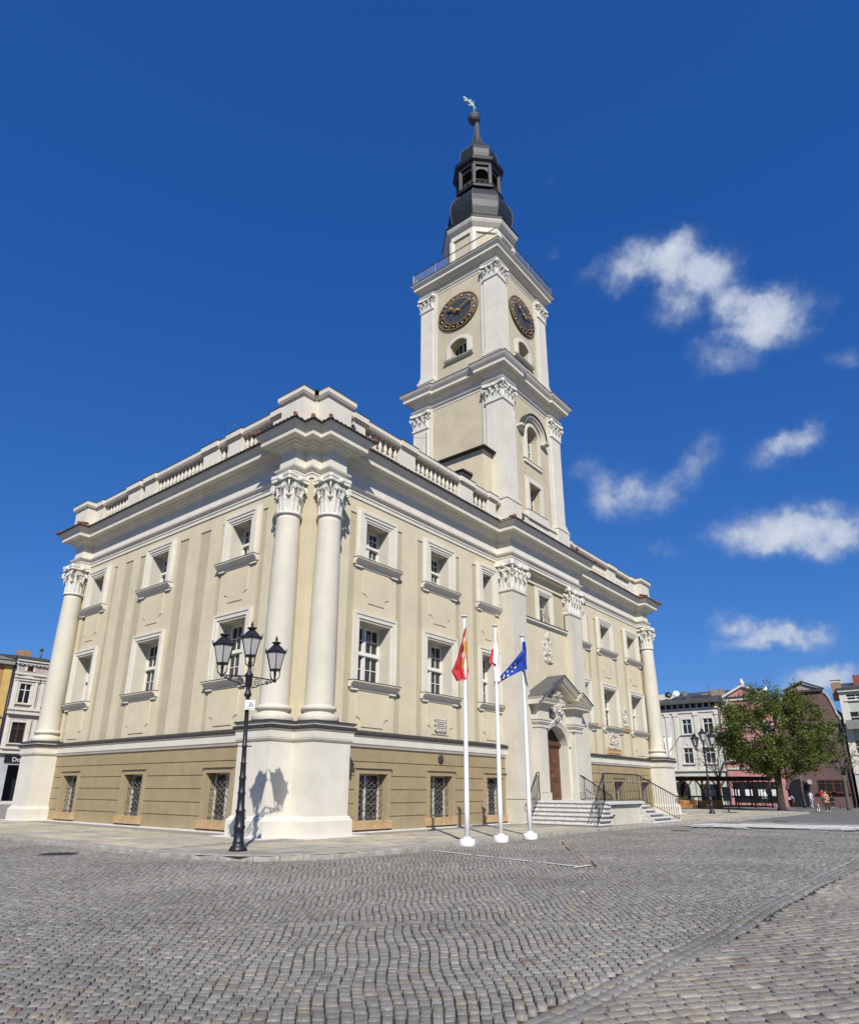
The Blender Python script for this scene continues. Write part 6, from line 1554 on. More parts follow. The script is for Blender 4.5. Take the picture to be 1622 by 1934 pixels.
    t = MB(); t.box(Lx_(5.0), Lx_(8.5), YL - .12, YL, Lz(3.42), Lz(3.95)); sg = t.build('shop_sign', M['iron'], h)
    text_obj('Do', .62, M['pole'], 'lettering', sg, (Lx_(5.52), YL - .13, Lz(3.5)), align='LEFT', extrude=.01)
    t = MB(); t.box(Lx_(5.0), Lx_(7.1), YL - .5, YL, -.15, .1); t.box(Lx_(5.1), Lx_(7.0), YL - .2, YL, .1, .3); t.build('doorstep', M['step'], h)
    h = thing('orange_house', 'orange and yellow house at the far left edge', 'house')
    xa, xb = Lx_(-8), x0 - .25; ze = Lz(10.95); t = MB(); wall_sheet(t, fL, xa, xb, -.15, ze, [(xb - 3.4 - k * 2.6, xb - 2.2 - k * 2.6, Lz(a), Lz(b), .13) for k in range(4) for a, b in ((5, 6.5), (8, 9.5))]); t.build('wall', hm('orange plaster', (.40, .19, .075)), h)
    for k in range(4):
        for a, b in ((5, 6.5), (8, 9.5)): house_window(h, fL, xb - 2.8 - k * 2.6, 1.2, Lz(a), Lz(b), M['frame'], surround=M['white'])
    t = MB(); fbox(t, fL, xb - .75, xb, .003, .08, Lz(6.9), ze - .2); fbox(t, fL, xb - 1.4, xb, .003, .06, Lz(3.5), Lz(6.85)); t.build('corner_strip', hm('yellow plaster', (.55, .37, .12)), h)
    t = MB(); fbox(t, fL, xa, xb, 0, .5, ze - .1, ze + .35); fbox(t, fL, xa, xb, 0, .2, Lz(6.78), Lz(6.9)); t.build('cornice', hm('grey cornice', (.26, .25, .22)), h)
    t = MB(); t.prism([(YL - .6, ze + .35), (YL + 5, Lz(12.2)), (YL + 10, ze + .3)], xa, xb, 'x'); t.build('roof', mat('grey brown roof', (.20, .18, .14), .8, .2, 2), h)

# ------------------------------------------------------------------ trees
def make_tree(name, lb, cat, loc, H, trunk_h, r0, crown, leaves, leafm, seed, barkm, leafsize=(.10, .2), ntw=260, group=None):
    """trunk, limbs and twigs reaching points spread through the crown volume; leaves along the twigs"""
    o = thing(name, lb, cat, loc, 0, group); r = random.Random(seed); tr = MB(); cw, czr, cz = crown
    top = Vector((.05, -.04, trunk_h)); tr.tube([Vector((0, 0, -.1)), Vector((0, 0, .25)), Vector((.03, .01, trunk_h * .4)), Vector((.06, -.03, trunk_h * .75)), top], [r0 * 1.6, r0 * 1.15, r0, r0 * .92, r0 * .95], 10)
    def rp(lo=.0):
        while True:
            a, b, c = r.uniform(-1, 1), r.uniform(-1, 1), r.uniform(-1, 1); q = a * a + b * b + c * c
            if lo < q < 1: break
        lump = 1 + .16 * math.sin(3 * math.atan2(b, a) + seed) + .10 * math.sin(7 * math.atan2(b, a) + 4 * c)
        return Vector((a * cw * lump, b * cw * lump, cz + c * czr * (1 if c > 0 else .85)))
    def curve(A, B, rad, n=5, wob=.12, ns=5):
        d = B - A; L = d.length; pts = []
        for k in range(n + 1):
            t = k / n; p = A.lerp(B, t) + Vector((0, 0, L * .10 * math.sin(PI * t))) ; 
            if 0 < k < n: p += Vector((r.gauss(0, wob), r.gauss(0, wob), r.gauss(0, wob))) * L * .25
            pts.append(p)
        tr.tube(pts, [rad * (1 - .7 * k / n) for k in range(n + 1)], ns); return pts
    hubs = []
    for k in range(9):
        a = 2 * PI * k / 9 * 2.0 + r.uniform(-.3, .3); e = (.25, .6, .95)[k % 3] if k < 8 else 1.4
        tgt = Vector((math.cos(a) * cw * .55 * math.cos(e) * 1.25, math.sin(a) * cw * .55 * math.cos(e) * 1.25, cz + czr * (-.35 + .75 * math.sin(e))))
        hubs.append(curve(top - Vector((0, 0, r.uniform(0, .3))), tgt, r0 * r.uniform(.42, .6), 6, .1, 7))
    ends = []; nodes = [p for h in hubs for p in h[2:]]
    subs = []
    for k in range(ntw // 5):
        T = rp(.15); n0 = min(nodes, key=lambda p: (p - T).length + .6 * max(0, p.z - T.z)); pts = curve(n0, T, r0 * .17, 5, .12, 4); subs += pts[2:]; ends += pts[2:]
    for k in range(ntw):
        T = rp(.3); n0 = min(subs, key=lambda p: (p - T).length + .5 * max(0, p.z - T.z)); pts = curve(n0, T, r0 * .06, 4, .15, 3); ends += pts[1:] + [pts[-1]]
    for k in range(ntw // 2):
        n0 = r.choice(ends); d = (n0 - Vector((0, 0, cz - czr * .6))).normalized() + Vector((r.gauss(0, .3), r.gauss(0, .3), r.gauss(.25, .3))); pts = curve(n0, n0 + d.normalized() * r.uniform(.4, .9), r0 * .035, 2, .1, 3); ends += pts[1:]
    tr.build('trunk', barkm, o)
    if leaves:
        V = []; F = []; mi = []
        for k in range(leaves):
            e = r.choice(ends); q = e + Vector((r.gauss(0, .2), r.gauss(0, .2), r.gauss(.02, .2))); s = r.uniform(*leafsize)
            a = Vector((r.gauss(0, 1), r.gauss(0, 1), r.gauss(0, .6))).normalized(); b = a.cross(Vector((r.gauss(0, 1), r.gauss(0, 1), r.gauss(0, 1)))).normalized()
            i = len(V); V += [q - a * s, q + b * s * .55, q + a * s, q - b * s * .55]; F.append((i, i + 1, i + 2, i + 3)); mi.append(0 if r.random() < .6 else 1)
        me = bpy.data.meshes.new('crown'); me.from_pydata([tuple(v) for v in V], [], F); [me.materials.append(m) for m in leafm]; me.polygons.foreach_set('material_index', mi)
        c = bpy.data.objects.new('crown', me); COL.objects.link(c); c.parent = o
    return o
def leaf_mat(nm, c):
    m = mat(nm, c, .55, .25, .9, 0, spec=.3); nt = m.node_tree; p = nt.nodes['Principled BSDF']
    tr = nt.nodes.new('ShaderNodeBsdfTranslucent'); tr.inputs['Color'].default_value = (c[0] * 1.3, c[1] * 1.4, c[2] * .8, 1); mx = nt.nodes.new('ShaderNodeMixShader'); mx.inputs[0].default_value = .3
    nt.links.new(p.outputs[0], mx.inputs[1]); nt.links.new(tr.outputs[0], mx.inputs[2]); nt.links.new(mx.outputs[0], nt.nodes['Material Output'].inputs['Surface']); return m
def build_trees():
    bark = mat('dark tree bark', (.045, .036, .03), .95, .3, 6, .8, 18); twig = mat('grey brown twigs', (.10, .085, .065), .95, .2, 6)
    L = [leaf_mat('young olive green leaves', (.085, .115, .022)), leaf_mat('yellow green leaves', (.14, .155, .03))]
    make_tree('leafy_tree', 'large round tree with fresh yellow green leaves and a dark trunk on the paving edge', 'tree', (52.3, -4.5, 0), 10.8, 3.5, .30, (5.2, 4.3, 6.3), 40000, L, 5, bark, (.06, .13), 420)
    make_tree('young_tree', 'small bare budding tree with thin trunk right of the big tree', 'tree', (65.5, -7.8, RZ), 8.0, 3.3, .17, (3.2, 2.6, 5.6), 900, [L[1], twig], 12, twig, (.05, .1), 150, 'young street trees')
    make_tree('young_tree', 'small bare budding tree in front of the white house, behind the pergola', 'tree', (67.5, 5.0, 0), 8.0, 3.1, .15, (3.3, 2.4, 5.6), 500, [L[1], twig], 14, twig, (.05, .1), 150, 'young street trees')
    make_tree('young_tree', 'small slender tree between the big tree and the mauve house doorway', 'tree', (70.5, -2.9, 0), 7.5, 3.4, .12, (2.2, 2.0, 5.4), 200, [L[1], twig], 17, twig, (.05, .1), 70, 'young street trees')
    make_tree('bare_tree', 'leafless twiggy tree at the left edge in front of the orange house', 'tree', (3.6, 46.0, 0), 7.6, 2.9, .13, (2.4, 2.6, 5.0), 120, [L[1], twig], 23, twig, (.04, .08), 130)

# ------------------------------------------------------------------ timber pergola, planters, cabinet, board
def build_furniture():
    tim = mat('red brown stained timber', (.14, .05, .025), .7, .3, 3, .3, 20); tim2 = mat('orange brown planter boards', (.36, .17, .05), .75, .2, 3, .3, 20); felt = mat('dark roofing', (.07, .06, .055), .8, .2, 3)
    o = thing('pergola', 'long red brown timber pergola of a beer garden with braced posts and railings', 'pergola', (0, 0, 0))
    c0, c1 = Vector((55.0, 4.6)), Vector((60.5, -1.9)); d = (c1 - c0).normalized(); nn = Vector((d.y, -d.x)); nn = nn if nn.x > 0 else -nn; Lp = (c1 - c0).length
    def P(s, t, z): q = c0 + d * s + nn * t; return (q.x, q.y, z)
    posts = MB(); W = 4.2
    N = 5
    for k in range(N + 1):
        for t in (0, W):
            s = Lp * k / N; posts.tube([P(s, t, 0), P(s, t, 2.7)], .085, 4, sm=False)
            for q in (-1, 1):
                if 0 <= s + q * .6 <= Lp + .01: posts.tube([P(s, t, 1.75), P(s + q * .62, t, 2.62)], .055, 4, sm=False)
    posts.build('posts', tim, o)
    b = MB()
    for t in (0, W): b.tube([P(-.3, t, 2.72), P(Lp + .3, t, 2.72)], .11, 4, sm=False)
    for k in range(14): b.tube([P(Lp * k / 13, -.4, 2.86), P(Lp * k / 13, W + .4, 2.86)], .06, 4, sm=False)
    b.build('beams', tim, o)
    f = MB(); i = [f.V(P(s, t, z)) for z in (2.93, 3.0) for s, t in ((-.4, -.5), (Lp + .4, -.5), (Lp + .4, W + .5), (-.4, W + .5))]
    for q in ((0, 1, 2, 3), (4, 5, 6, 7), (0, 1, 5, 4), (1, 2, 6, 5), (2, 3, 7, 6), (3, 0, 4, 7)): f.F([i[z] for z in q])
    f.build('roof', felt, o)
    r_ = MB()
    for z in (.15, 1.05): 
        r_.tube([P(0, 0, z), P(Lp, 0, z)], .06, 4, sm=False); r_.tube([P(0, W, z), P(Lp, W, z)], .06, 4, sm=False); r_.tube([P(Lp, 0, z), P(Lp, W, z)], .06, 4, sm=False)
    for k in range(16): r_.tube([P(Lp * k / 15, W, .15), P(Lp * k / 15, W, 1.05)], .035, 4, sm=False)
    for k in range(7): r_.tube([P(Lp, W * k / 6, .15), P(Lp, W * k / 6, 1.05)], .035, 4, sm=False); r_.tube([P(Lp, W * k / 6, 1.05), P(Lp, W * k / 6, 2.7)], .035, 4, sm=False)
    for k in range(8): r_.tube([P(Lp * k / 7 + .3, W, 1.05), P(Lp * k / 7 + .3, W, 2.7)], .03, 4, sm=False)
    r_.build('railing', tim, o)
    for k, (x, y, lb) in enumerate(((53.2, 4.35, 'orange brown wooden planter box left of the distant street lamp'), (54.6, 2.35, 'orange brown wooden planter box right of the distant street lamp'))):
        p = thing('planter', lb, 'planter', (x, y, 0), -.95, 'wooden planter boxes')
        m_ = MB(); m_.bbox(-1.1, 1.1, -.3, .3, 0, .75, .02)
        for q in range(4): m_.box(-1.12, 1.12, -.32, -.3, .04 + q * .18, .18 + q * .18)
        m_.build('box', tim2, p)
        l = MB(); r = random.Random(k)
        for q in range(260):
            c = Vector((r.uniform(-1, 1), r.uniform(-.25, .25), .78 + abs(r.gauss(0, .16)))); a = Vector((r.gauss(0, 1), r.gauss(0, 1), r.gauss(0, 1))).normalized() * .07; b_ = a.cross(Vector((0, 0, 1))).normalized() * .05 if a.length else a
            l.poly([c - a, c + b_, c + a, c - b_])
        l.build('plants', mat('planter greenery', (.10, .12, .05), .7, .3, 8), p, recalc=False)
    p = thing('utility_cabinet', 'cream utility cabinet on a grey base right of the corner pedestal', 'cabinet', (39.6, 1.0, 0), .1)
    m_ = MB(); m_.bbox(-.45, .45, -.4, .4, .3, 1.32, .02); m_.box(-.48, .48, -.43, .43, 1.32, 1.38); m_.box(-.42, -.01, -.41, -.4, .36, 1.28); m_.box(.01, .42, -.41, -.4, .36, 1.28); m_.box(-.46, -.45, -.36, .36, .36, 1.28); m_.build('housing', M['cream'], p)
    m_ = MB(); m_.box(-.43, .43, -.38, .38, 0, .3); m_.build('base', M['greyst'], p)
    m_ = MB(); m_.box(-.475, -.46, .1, .16, .8, .95); m_.build('handle', M['iron'], p)
    p = thing('notice_board', 'black notice board on a single post with flat base right of the distant lamp', 'notice board', (41.5, -3.0, 0), .9)
    m_ = MB(); m_.bbox(-.5, .5, -.04, .04, .85, 1.9, .02); m_.build('board', M['iron'], p); m_ = MB(); m_.tube([(0, 0, .0), (0, 0, .9)], .06, 6); m_.build('post', M['iron'], p); m_ = MB(); m_.bbox(-.65, .65, -.3, .3, 0, .05, .01); m_.build('base', M['iron'], p)
    # café fence with dark folded chairs behind
    p = thing('terrace_screen', 'low dark timber screen of the terrace left of the pergola', 'screen', (51.5, 6.2, 0), math.radians(-60))
    m_ = MB()
    for k in range(9): m_.box(-1.6 + k * .4, -1.5 + k * .4, -.04, .04, 0, 1.25)
    for z in (.2, .65, 1.15): m_.box(-1.6, 1.7, -.06, -.04, z, z + .1)
    m_.build('lattice', tim, p)
    m_ = MB(); m_.bbox(-1.6, 1.7, .04, .07, .1, 1.1, .005); m_.build('panel', mat('dark screen cloth', (.03, .03, .03), .9, .2, 4), p)
    for k, (x, y, rz) in enumerate(((50.2, 4.6, .4), (50.9, 3.8, 1.4), (51.6, 3.2, 2.2))):
        ch = thing('cafe_chair', ('dark metal cafe chair nearest the terrace screen', 'dark metal cafe chair in the middle of the three by the terrace screen', 'dark metal cafe chair nearest the planter box')[k], 'chair', (x, y, 0), rz, 'cafe chairs by the terrace')
        m_ = MB(); m_.bbox(-.22, .22, -.22, .22, .43, .46, .008); m_.build('seat', M['iron'], ch)
        for sx in (-1, 1):
            for sy in (-1, 1): m_ = MB(); m_.tube([(sx * .2, sy * .2, .44), (sx * .23, sy * .23, 0)], .015, 5); m_.build('leg', M['iron'], ch)
        m_ = MB(); m_.tube([(-.2, .2, .45), (-.2, .27, .9), (.2, .27, .9), (.2, .2, .45)], .015, 5)
        for q in range(4): m_.tube([(-.12 + q * .08, .22, .47), (-.12 + q * .08, .27, .9)], .01, 4)
        m_.build('backrest', M['iron'], ch)

# ------------------------------------------------------------------ people
def person(lb, loc, rz, J, rad, mats, pick, s=1., hair=None, hairm=None):
    """J: joints in metres (standing 1.7 m figure facing -y)"""
    o = thing('person', lb, 'person', loc, rz, 'people on the square')
    base = dict(pel=(0, 0, .95), waist=(0, 0, 1.1), chest=(0, -.01, 1.3), neck=(0, 0, 1.46), jaw=(0, -.02, 1.54), head=(0, -.015, 1.61), top=(0, 0, 1.68), nose=(0, -.105, 1.59))
    for sd, sx in (('l', -1), ('r', 1)):
        base.update({sd + 'sh': (sx * .17, 0, 1.41), sd + 'el': (sx * .25, .02, 1.14), sd + 'wr': (sx * .26, -.06, .9), sd + 'pa': (sx * .26, -.08, .83), sd + 'hip': (sx * .09, 0, .9), sd + 'kn': (sx * .1, -.02, .5), sd + 'an': (sx * .1, .02, .09), sd + 'toe': (sx * .12, -.13, .035)})
    base.update(J); R = dict(pel=.125, waist=.115, chest=.13, neck=.055, jaw=.075, head=.095, top=.075, nose=.018)
    for sd in 'lr': R.update({sd + 'sh': .068, sd + 'el': .046, sd + 'wr': .032, sd + 'pa': .034, sd + 'hip': .095, sd + 'kn': .06, sd + 'an': .042, sd + 'toe': .034})
    R.update(rad or {}); names = list(base); E = [('pel', 'waist'), ('waist', 'chest'), ('chest', 'neck'), ('neck', 'jaw'), ('jaw', 'head'), ('head', 'top'), ('head', 'nose')]
    for sd in 'lr': E += [('chest', sd + 'sh'), (sd + 'sh', sd + 'el'), (sd + 'el', sd + 'wr'), (sd + 'wr', sd + 'pa'), ('pel', sd + 'hip'), (sd + 'hip', sd + 'kn'), (sd + 'kn', sd + 'an'), (sd + 'an', sd + 'toe')]
    for sd, sx in (('l', -1), ('r', 1)):
        pa = Vector(base[sd + 'pa']); wr = Vector(base[sd + 'wr']); dr = (pa - wr).normalized(); side = dr.cross(Vector((1, 0, 0)));
        side = side.normalized() if side.length > .1 else Vector((0, 1, 0))
        for k in range(4):
            q = pa + dr * .04 + side * (k - 1.5) * .017; q2 = q + dr * (.045, .055, .05, .038)[k] + Vector((-sx * .012, 0, 0))
            base[f'{sd}f{k}'] = tuple(q); base[f'{sd}g{k}'] = tuple(q2); R[f'{sd}f{k}'] = .009; R[f'{sd}g{k}'] = .007; E += [(sd + 'pa', f'{sd}f{k}'), (f'{sd}f{k}', f'{sd}g{k}')]
        q = wr + dr * .03 - side * .035; base[sd + 'th'] = tuple(q + dr * .035); R[sd + 'th'] = .009; E.append((sd + 'pa', sd + 'th'))
    names = list(base); me = bpy.data.meshes.new('body'); me.from_pydata([Vector(base[n]) * s for n in names], [(names.index(a), names.index(b)) for a, b in E], [])
    b = bpy.data.objects.new('body', me); COL.objects.link(b)
    sk = b.modifiers.new('skin', 'SKIN'); sk.use_smooth_shade = True; b.modifiers.new('sub', 'SUBSURF').levels = 1
    for n, v in zip(names, me.skin_vertices[0].data): v.radius = (R[n] * s, R[n] * s); v.use_root = (n == 'pel')
    dg = bpy.context.evaluated_depsgraph_get(); m2 = bpy.data.meshes.new_from_object(b.evaluated_get(dg)); b.modifiers.clear(); b.data = m2; m2.name = 'body'
    m2.materials.clear(); [m2.materials.append(m) for m in mats]; segs = [(a, c, Vector(base[a]) * s, Vector(base[c]) * s) for a, c in E]
    for p in m2.polygons:
        best = None; c = p.center
        for a, e, A, B in segs:
            t = max(0, min(1, (c - A).dot(B - A) / max(1e-9, (B - A).length_squared))); dd = (c - A.lerp(B, t)).length - .5 * (R[a] + R[e]) * s
            if best is None or dd < best[0]: best = (dd, a, e)
        p.material_index = pick(best[1], best[2], c / s)
    b.parent = o
    h = MB(); hd = Vector(base['head']) * s; tp = Vector(base['top']) * s; up = (tp - Vector(base['jaw']) * s).normalized()
    c = hd + up * .035 * s + Vector((0, .03 * s, 0)); h.ball(tuple(c), .108 * s, 10, 7, sc=(.92, 1, .95))
    if hair == 'long': h.ball(tuple(hd + Vector((0, .06 * s, -.08 * s))), .09 * s, 8, 6, sc=(1, .7, 1.5))
    h.build('hair', hairm, o)
    return o
def build_people():
    C = lambda n, c: mat(n, c, .85, .06, 9, spec=.2)
    skin = C('skin', (.50, .31, .23)); blackc, whitec, beige, shoe, denim, redc, darkh, fair, grey = C('black cloth', (.015, .015, .018)), C('white cloth', (.72, .72, .74)), C('camel coat cloth', (.42, .25, .16)), C('white shoes', (.75, .74, .72)), C('dark blue denim', (.03, .04, .08)), C('red cloth', (.42, .03, .03)), C('dark brown hair', (.03, .02, .015)), C('fair hair', (.35, .25, .14)), C('light grey cloth', (.5, .5, .52))
    def std(top, leg, shoe_):
        def f(a, b, c):
            k = {a, b}
            if any(x[1:] in ('pa', 'th') or x[1:2] in 'fg' and len(x) == 3 and x[2:].isdigit() for x in k): return 0
            if k & {'jaw', 'head', 'top', 'nose'}: return 0
            if any(x[1:] in ('toe',) for x in k): return 3
            if any(x[1:] in ('kn', 'an') for x in k) or (any(x[1:] == 'hip' for x in k) and c.z < .9): return 2
            return 1
        return [skin, top, leg, shoe_], f
    m, f = std(beige, blackc, shoe)
    fl = lambda a, b, c: 1 if (c.z > .72 and f(a, b, c) == 2) else f(a, b, c)
    person('person in a camel coat, black trousers and white shoes standing with a small dog', (55.6, -7.5, RZ), math.radians(-62), dict(lel=(-.27, .03, 1.16), lwr=(-.1, -.2, 1.12), lpa=(-.04, -.24, 1.13), rel=(.29, .05, 1.17), rwr=(.2, -.16, 1.06), rpa=(.16, -.22, 1.04), lhip=(-.1, 0, .9), rkn=(.12, -.1, .5), ran=(.13, -.05, .09), rtoe=(.14, -.2, .035)), dict(pel=.165, waist=.15, chest=.15, lhip=.12, rhip=.12), m, fl, 1.02, 'long', fair)
    m, f = std(whitec, whitec, shoe)
    person('person all in white standing before the arched doorway', (72.2, -3.3, RZ), math.radians(60), dict(rwr=(.2, -.2, 1.0), rpa=(.18, -.26, .98)), dict(pel=.14, waist=.135), m, f, 1.05, None, darkh)
    m, f = std(redc, blackc, blackc)
    person('person in a red top standing in the arched doorway', (74.6, -4.1, .1), math.radians(-90), dict(lwr=(-.1, -.2, 1.0), lpa=(-.05, -.24, 1.02)), dict(), m, f, 1.0, 'long', darkh)
    m, f = std(grey, blackc, shoe)
    person('person in light top and dark trousers bending forward beside the big tree trunk', (72.0, -1.2, RZ), math.radians(75), dict(waist=(0, -.12, 1.0), chest=(0, -.32, 1.1), neck=(0, -.47, 1.16), jaw=(0, -.53, 1.18), head=(0, -.58, 1.22), top=(0, -.62, 1.28), nose=(0, -.67, 1.17), lsh=(-.17, -.4, 1.12), rsh=(.17, -.4, 1.12), lel=(-.22, -.5, .86), rel=(.22, -.5, .86), lwr=(-.15, -.6, .64), rwr=(.15, -.6, .64), lpa=(-.13, -.63, .57), rpa=(.13, -.63, .57), pel=(0, .06, .88), lhip=(-.09, .05, .84), rhip=(.09, .05, .84), lkn=(-.1, -.08, .47), rkn=(.1, .12, .48), ran=(.1, .25, .1), rtoe=(.1, .12, .035)), dict(), m, f, 1., None, darkh)
    m, f = std(blackc, denim, shoe)
    sit = dict(pel=(0, .1, .52), waist=(0, .08, .68), chest=(0, .02, .9), neck=(0, -.02, 1.06), jaw=(0, -.05, 1.14), head=(0, -.05, 1.21), top=(0, -.04, 1.28), nose=(0, -.14, 1.18), lsh=(-.17, .02, 1.0), rsh=(.17, .02, 1.0), lel=(-.25, -.02, .76), rel=(.25, -.02, .76), lwr=(-.12, -.26, .66), rwr=(.12, -.26, .66), lpa=(-.08, -.31, .64), rpa=(.08, -.31, .64), lhip=(-.1, .06, .5), rhip=(.1, .06, .5), lkn=(-.12, -.38, .5), rkn=(.12, -.38, .5), lan=(-.12, -.36, .09), ran=(.12, -.36, .09), ltoe=(-.13, -.5, .035), rtoe=(.13, -.5, .035))
    def fs(a, b, c):
        k = f(a, b, c)
        return 2 if k == 1 and c.z < .6 and c.y < .1 else k
    person('person in dark clothes sitting on a bench under the mauve house window', (70.6, -5.6, RZ), math.radians(-80), sit, dict(), m, fs, 1.05, None, darkh)
    b = thing('bench', 'low dark bench the dark clothed person sits on', 'bench', (70.7, -5.6, RZ), math.radians(-80))
    m_ = MB(); m_.bbox(-.8, .8, -.08, .3, .36, .42, .01); m_.build('seat', M['wood'], b)
    for x in (-.65, .65): m_ = MB(); m_.box(x - .04, x + .04, -.04, .26, 0, .36); m_.build('leg', M['iron'], b)
    m, f = std(whitec, blackc, blackc)
    person('person in a white shirt standing at the right end of the pergola', (66.0, .0, 0), math.radians(-60), dict(), dict(), m, f, 1.0, None, darkh)
    # small dog
    d = thing('dog', 'small fluffy white and tan dog standing in front of its owner', 'dog', (55.4, -6.75, RZ), math.radians(-70)); J = dict(rump=(0, .16, .27), belly=(0, .02, .26), chest=(0, -.14, .27), neck=(0, -.2, .36), skull=(0, -.25, .43), muz=(0, -.34, .40), tip=(0, -.38, .39), tail1=(0, .24, .34), tail2=(0, .27, .43), ear1=(-.055, -.22, .5), ear2=(.055, -.22, .5)); R = dict(rump=.085, belly=.085, chest=.1, neck=.075, skull=.075, muz=.038, tip=.025, tail1=.03, tail2=.035, ear1=.022, ear2=.022)
    E = [('rump', 'belly'), ('belly', 'chest'), ('chest', 'neck'), ('neck', 'skull'), ('skull', 'muz'), ('muz', 'tip'), ('rump', 'tail1'), ('tail1', 'tail2'), ('skull', 'ear1'), ('skull', 'ear2')]
    for sx in (-1, 1):
        J.update({f'fs{sx}': (sx * .06, -.14, .2), f'fw{sx}': (sx * .06, -.13, .1), f'fp{sx}': (sx * .06, -.15, .025), f'hk{sx}': (sx * .065, .11, .19), f'hh{sx}': (sx * .065, .21, .1), f'hp{sx}': (sx * .065, .18, .025)}); R.update({f'fs{sx}': .042, f'fw{sx}': .028, f'fp{sx}': .028, f'hk{sx}': .05, f'hh{sx}': .028, f'hp{sx}': .028}); E += [('chest', f'fs{sx}'), (f'fs{sx}', f'fw{sx}'), (f'fw{sx}', f'fp{sx}'), ('rump', f'hk{sx}'), (f'hk{sx}', f'hh{sx}'), (f'hh{sx}', f'hp{sx}')]
    N_ = list(J); me = bpy.data.meshes.new('body'); me.from_pydata([Vector(J[n]) * 1.35 for n in N_], [(N_.index(a), N_.index(b)) for a, b in E], []); b = bpy.data.objects.new('body', me); COL.objects.link(b); b.modifiers.new('s', 'SKIN').use_smooth_shade = True; b.modifiers.new('u', 'SUBSURF').levels = 1
    for n, v in zip(N_, me.skin_vertices[0].data): v.radius = (R[n] * 1.35,) * 2; v.use_root = n == 'belly'
    dg = bpy.context.evaluated_depsgraph_get(); m2 = bpy.data.meshes.new_from_object(b.evaluated_get(dg)); b.modifiers.clear(); b.data = m2; m2.materials.clear(); [m2.materials.append(x) for x in (C('white fur', (.62, .58, .5)), C('tan fur', (.30, .18, .09)))]
    for p in m2.polygons: p.material_index = 1 if (p.center.y > .08 and p.center.z > .3) or (p.center.z > .6) else 0
    b.parent = d
CLOUDS = [(4.7384, -20.4332, 1.3372, -0.5, 25.8718, -0.6716, -28.7207, -0.5, 0.7),
    (9.6779, -21.0092, -5.2403, -0.5, 20.1023, 10.3475, -26.132, -0.5, 0.95),
    (11.236, -15.3722, -10.153, -0.5, 15.7535, 22.0277, -24.5841, -0.5, 0.95),
    (16.7193, -17.3446, -15.7927, -0.5, 8.2112, 21.2507, -17.6372, -0.5, 0.7),
    (8.3994, -8.6436, -10.1164, -0.5, 11.077, 31.0875, -22.2843, -0.5, 1.0),
    (6.9755, -21.6949, -6.515, -0.5, 19.1255, 8.9877, -29.8, -0.5, 1.1),
    (7.8611, -26.0735, -8.3413, -0.5, 16.4818, 7.4109, -25.484, -0.5, 0.7),
    (8.5689, -18.5479, -8.4205, -0.5, 13.725, 12.7976, -25.0854, -0.5, 0.6),
    (9.9698, -35.9871, -12.2584, -0.5, 21.2776, 9.0622, -32.5741, -0.5, 0.45),
    (14.0221, -33.8603, -0.9371, -0.5, 37.2504, 9.8643, -44.6811, -0.5, 0.4),
    (9.7668, -22.9323, -3.0358, -0.5, 9.5937, 6.6838, -26.7327, -0.5, 0.85),
    (8.0794, -21.222, 1.0724, -0.5, 21.6144, 4.6172, -45.0535, -0.5, 0.45),
    (-0.2179, -15.1223, 8.4365, -0.5, 20.1543, -16.6242, -33.8289, -0.5, 0.6),
    (-7.4772, -23.4413, 24.7831, -0.5, 25.1114, -35.7727, -33.2078, -0.5, 0.55),
    (6.2224, -19.631, -1.1542, -0.5, 17.9301, 7.4126, -47.4871, -0.5, 0.55),
    (-0.4692, -17.2469, 4.7104, -0.5, 20.9682, -9.7084, -42.3286, -0.5, 0.75),
    (8.5807, -40.6506, -10.7276, -0.5, 24.0624, 12.9166, -52.8214, -0.5, 0.5),
    (2.0237, -13.2152, -1.2006, -0.5, 10.078, 4.3902, -31.9469, -0.5, 1.0),
    (2.9167, -16.63, -5.0692, -0.5, 10.3348, 10.6227, -35.5905, -0.5, 0.95),
    (5.5012, -25.3598, -1.6362, -0.5, 18.6211, 8.1052, -59.5716, -0.5, 0.7),
    (2.7879, -25.7786, -5.6167, -0.5, 10.882, 7.6272, -35.2374, -0.5, 0.8),
    (8.8368, -20.9934, -6.8555, -0.5, 10.5016, 18.108, -46.7089, -0.5, 0.45),
    (7.7459, -31.025, -3.1418, -0.5, 10.7832, 11.373, -61.1572, -0.5, 0.8),
    (2.5166, -15.6135, -0.692, -0.5, 8.7903, 7.5423, -54.1645, -0.5, 1.0),
    (3.0969, -28.2808, 1.1887, -0.5, 15.17, 5.7052, -80.6784, -0.5, 0.6),
    (7.2563, -30.1538, -2.6441, -0.5, 14.5076, 17.4698, -97.4648, -0.5, 0.5),
    (1.9706, -20.4413, 1.5844, -0.5, 7.6799, 3.9545, -63.008, -0.5, 0.95),
    (4.6205, -27.6799, -1.8064, -0.5, 6.4343, 12.7559, -72.4394, -0.5, 0.6),
    (26.1844, -43.3372, -6.2727, -0.5, 49.2575, 30.6727, -62.2622, -0.5, 0.35),
    (27.8672, -44.5609, -6.7677, -0.5, 52.0293, 31.7566, -55.9834, -0.5, 0.25),
    (14.8967, -31.1157, -24.2069, -0.5, 24.6151, 30.6416, -44.7439, -0.5, 0.45),
    (9.6465, -30.2342, -0.5444, -0.5, 91.5218, 9.9908, -92.122, -0.5, 0.15)]
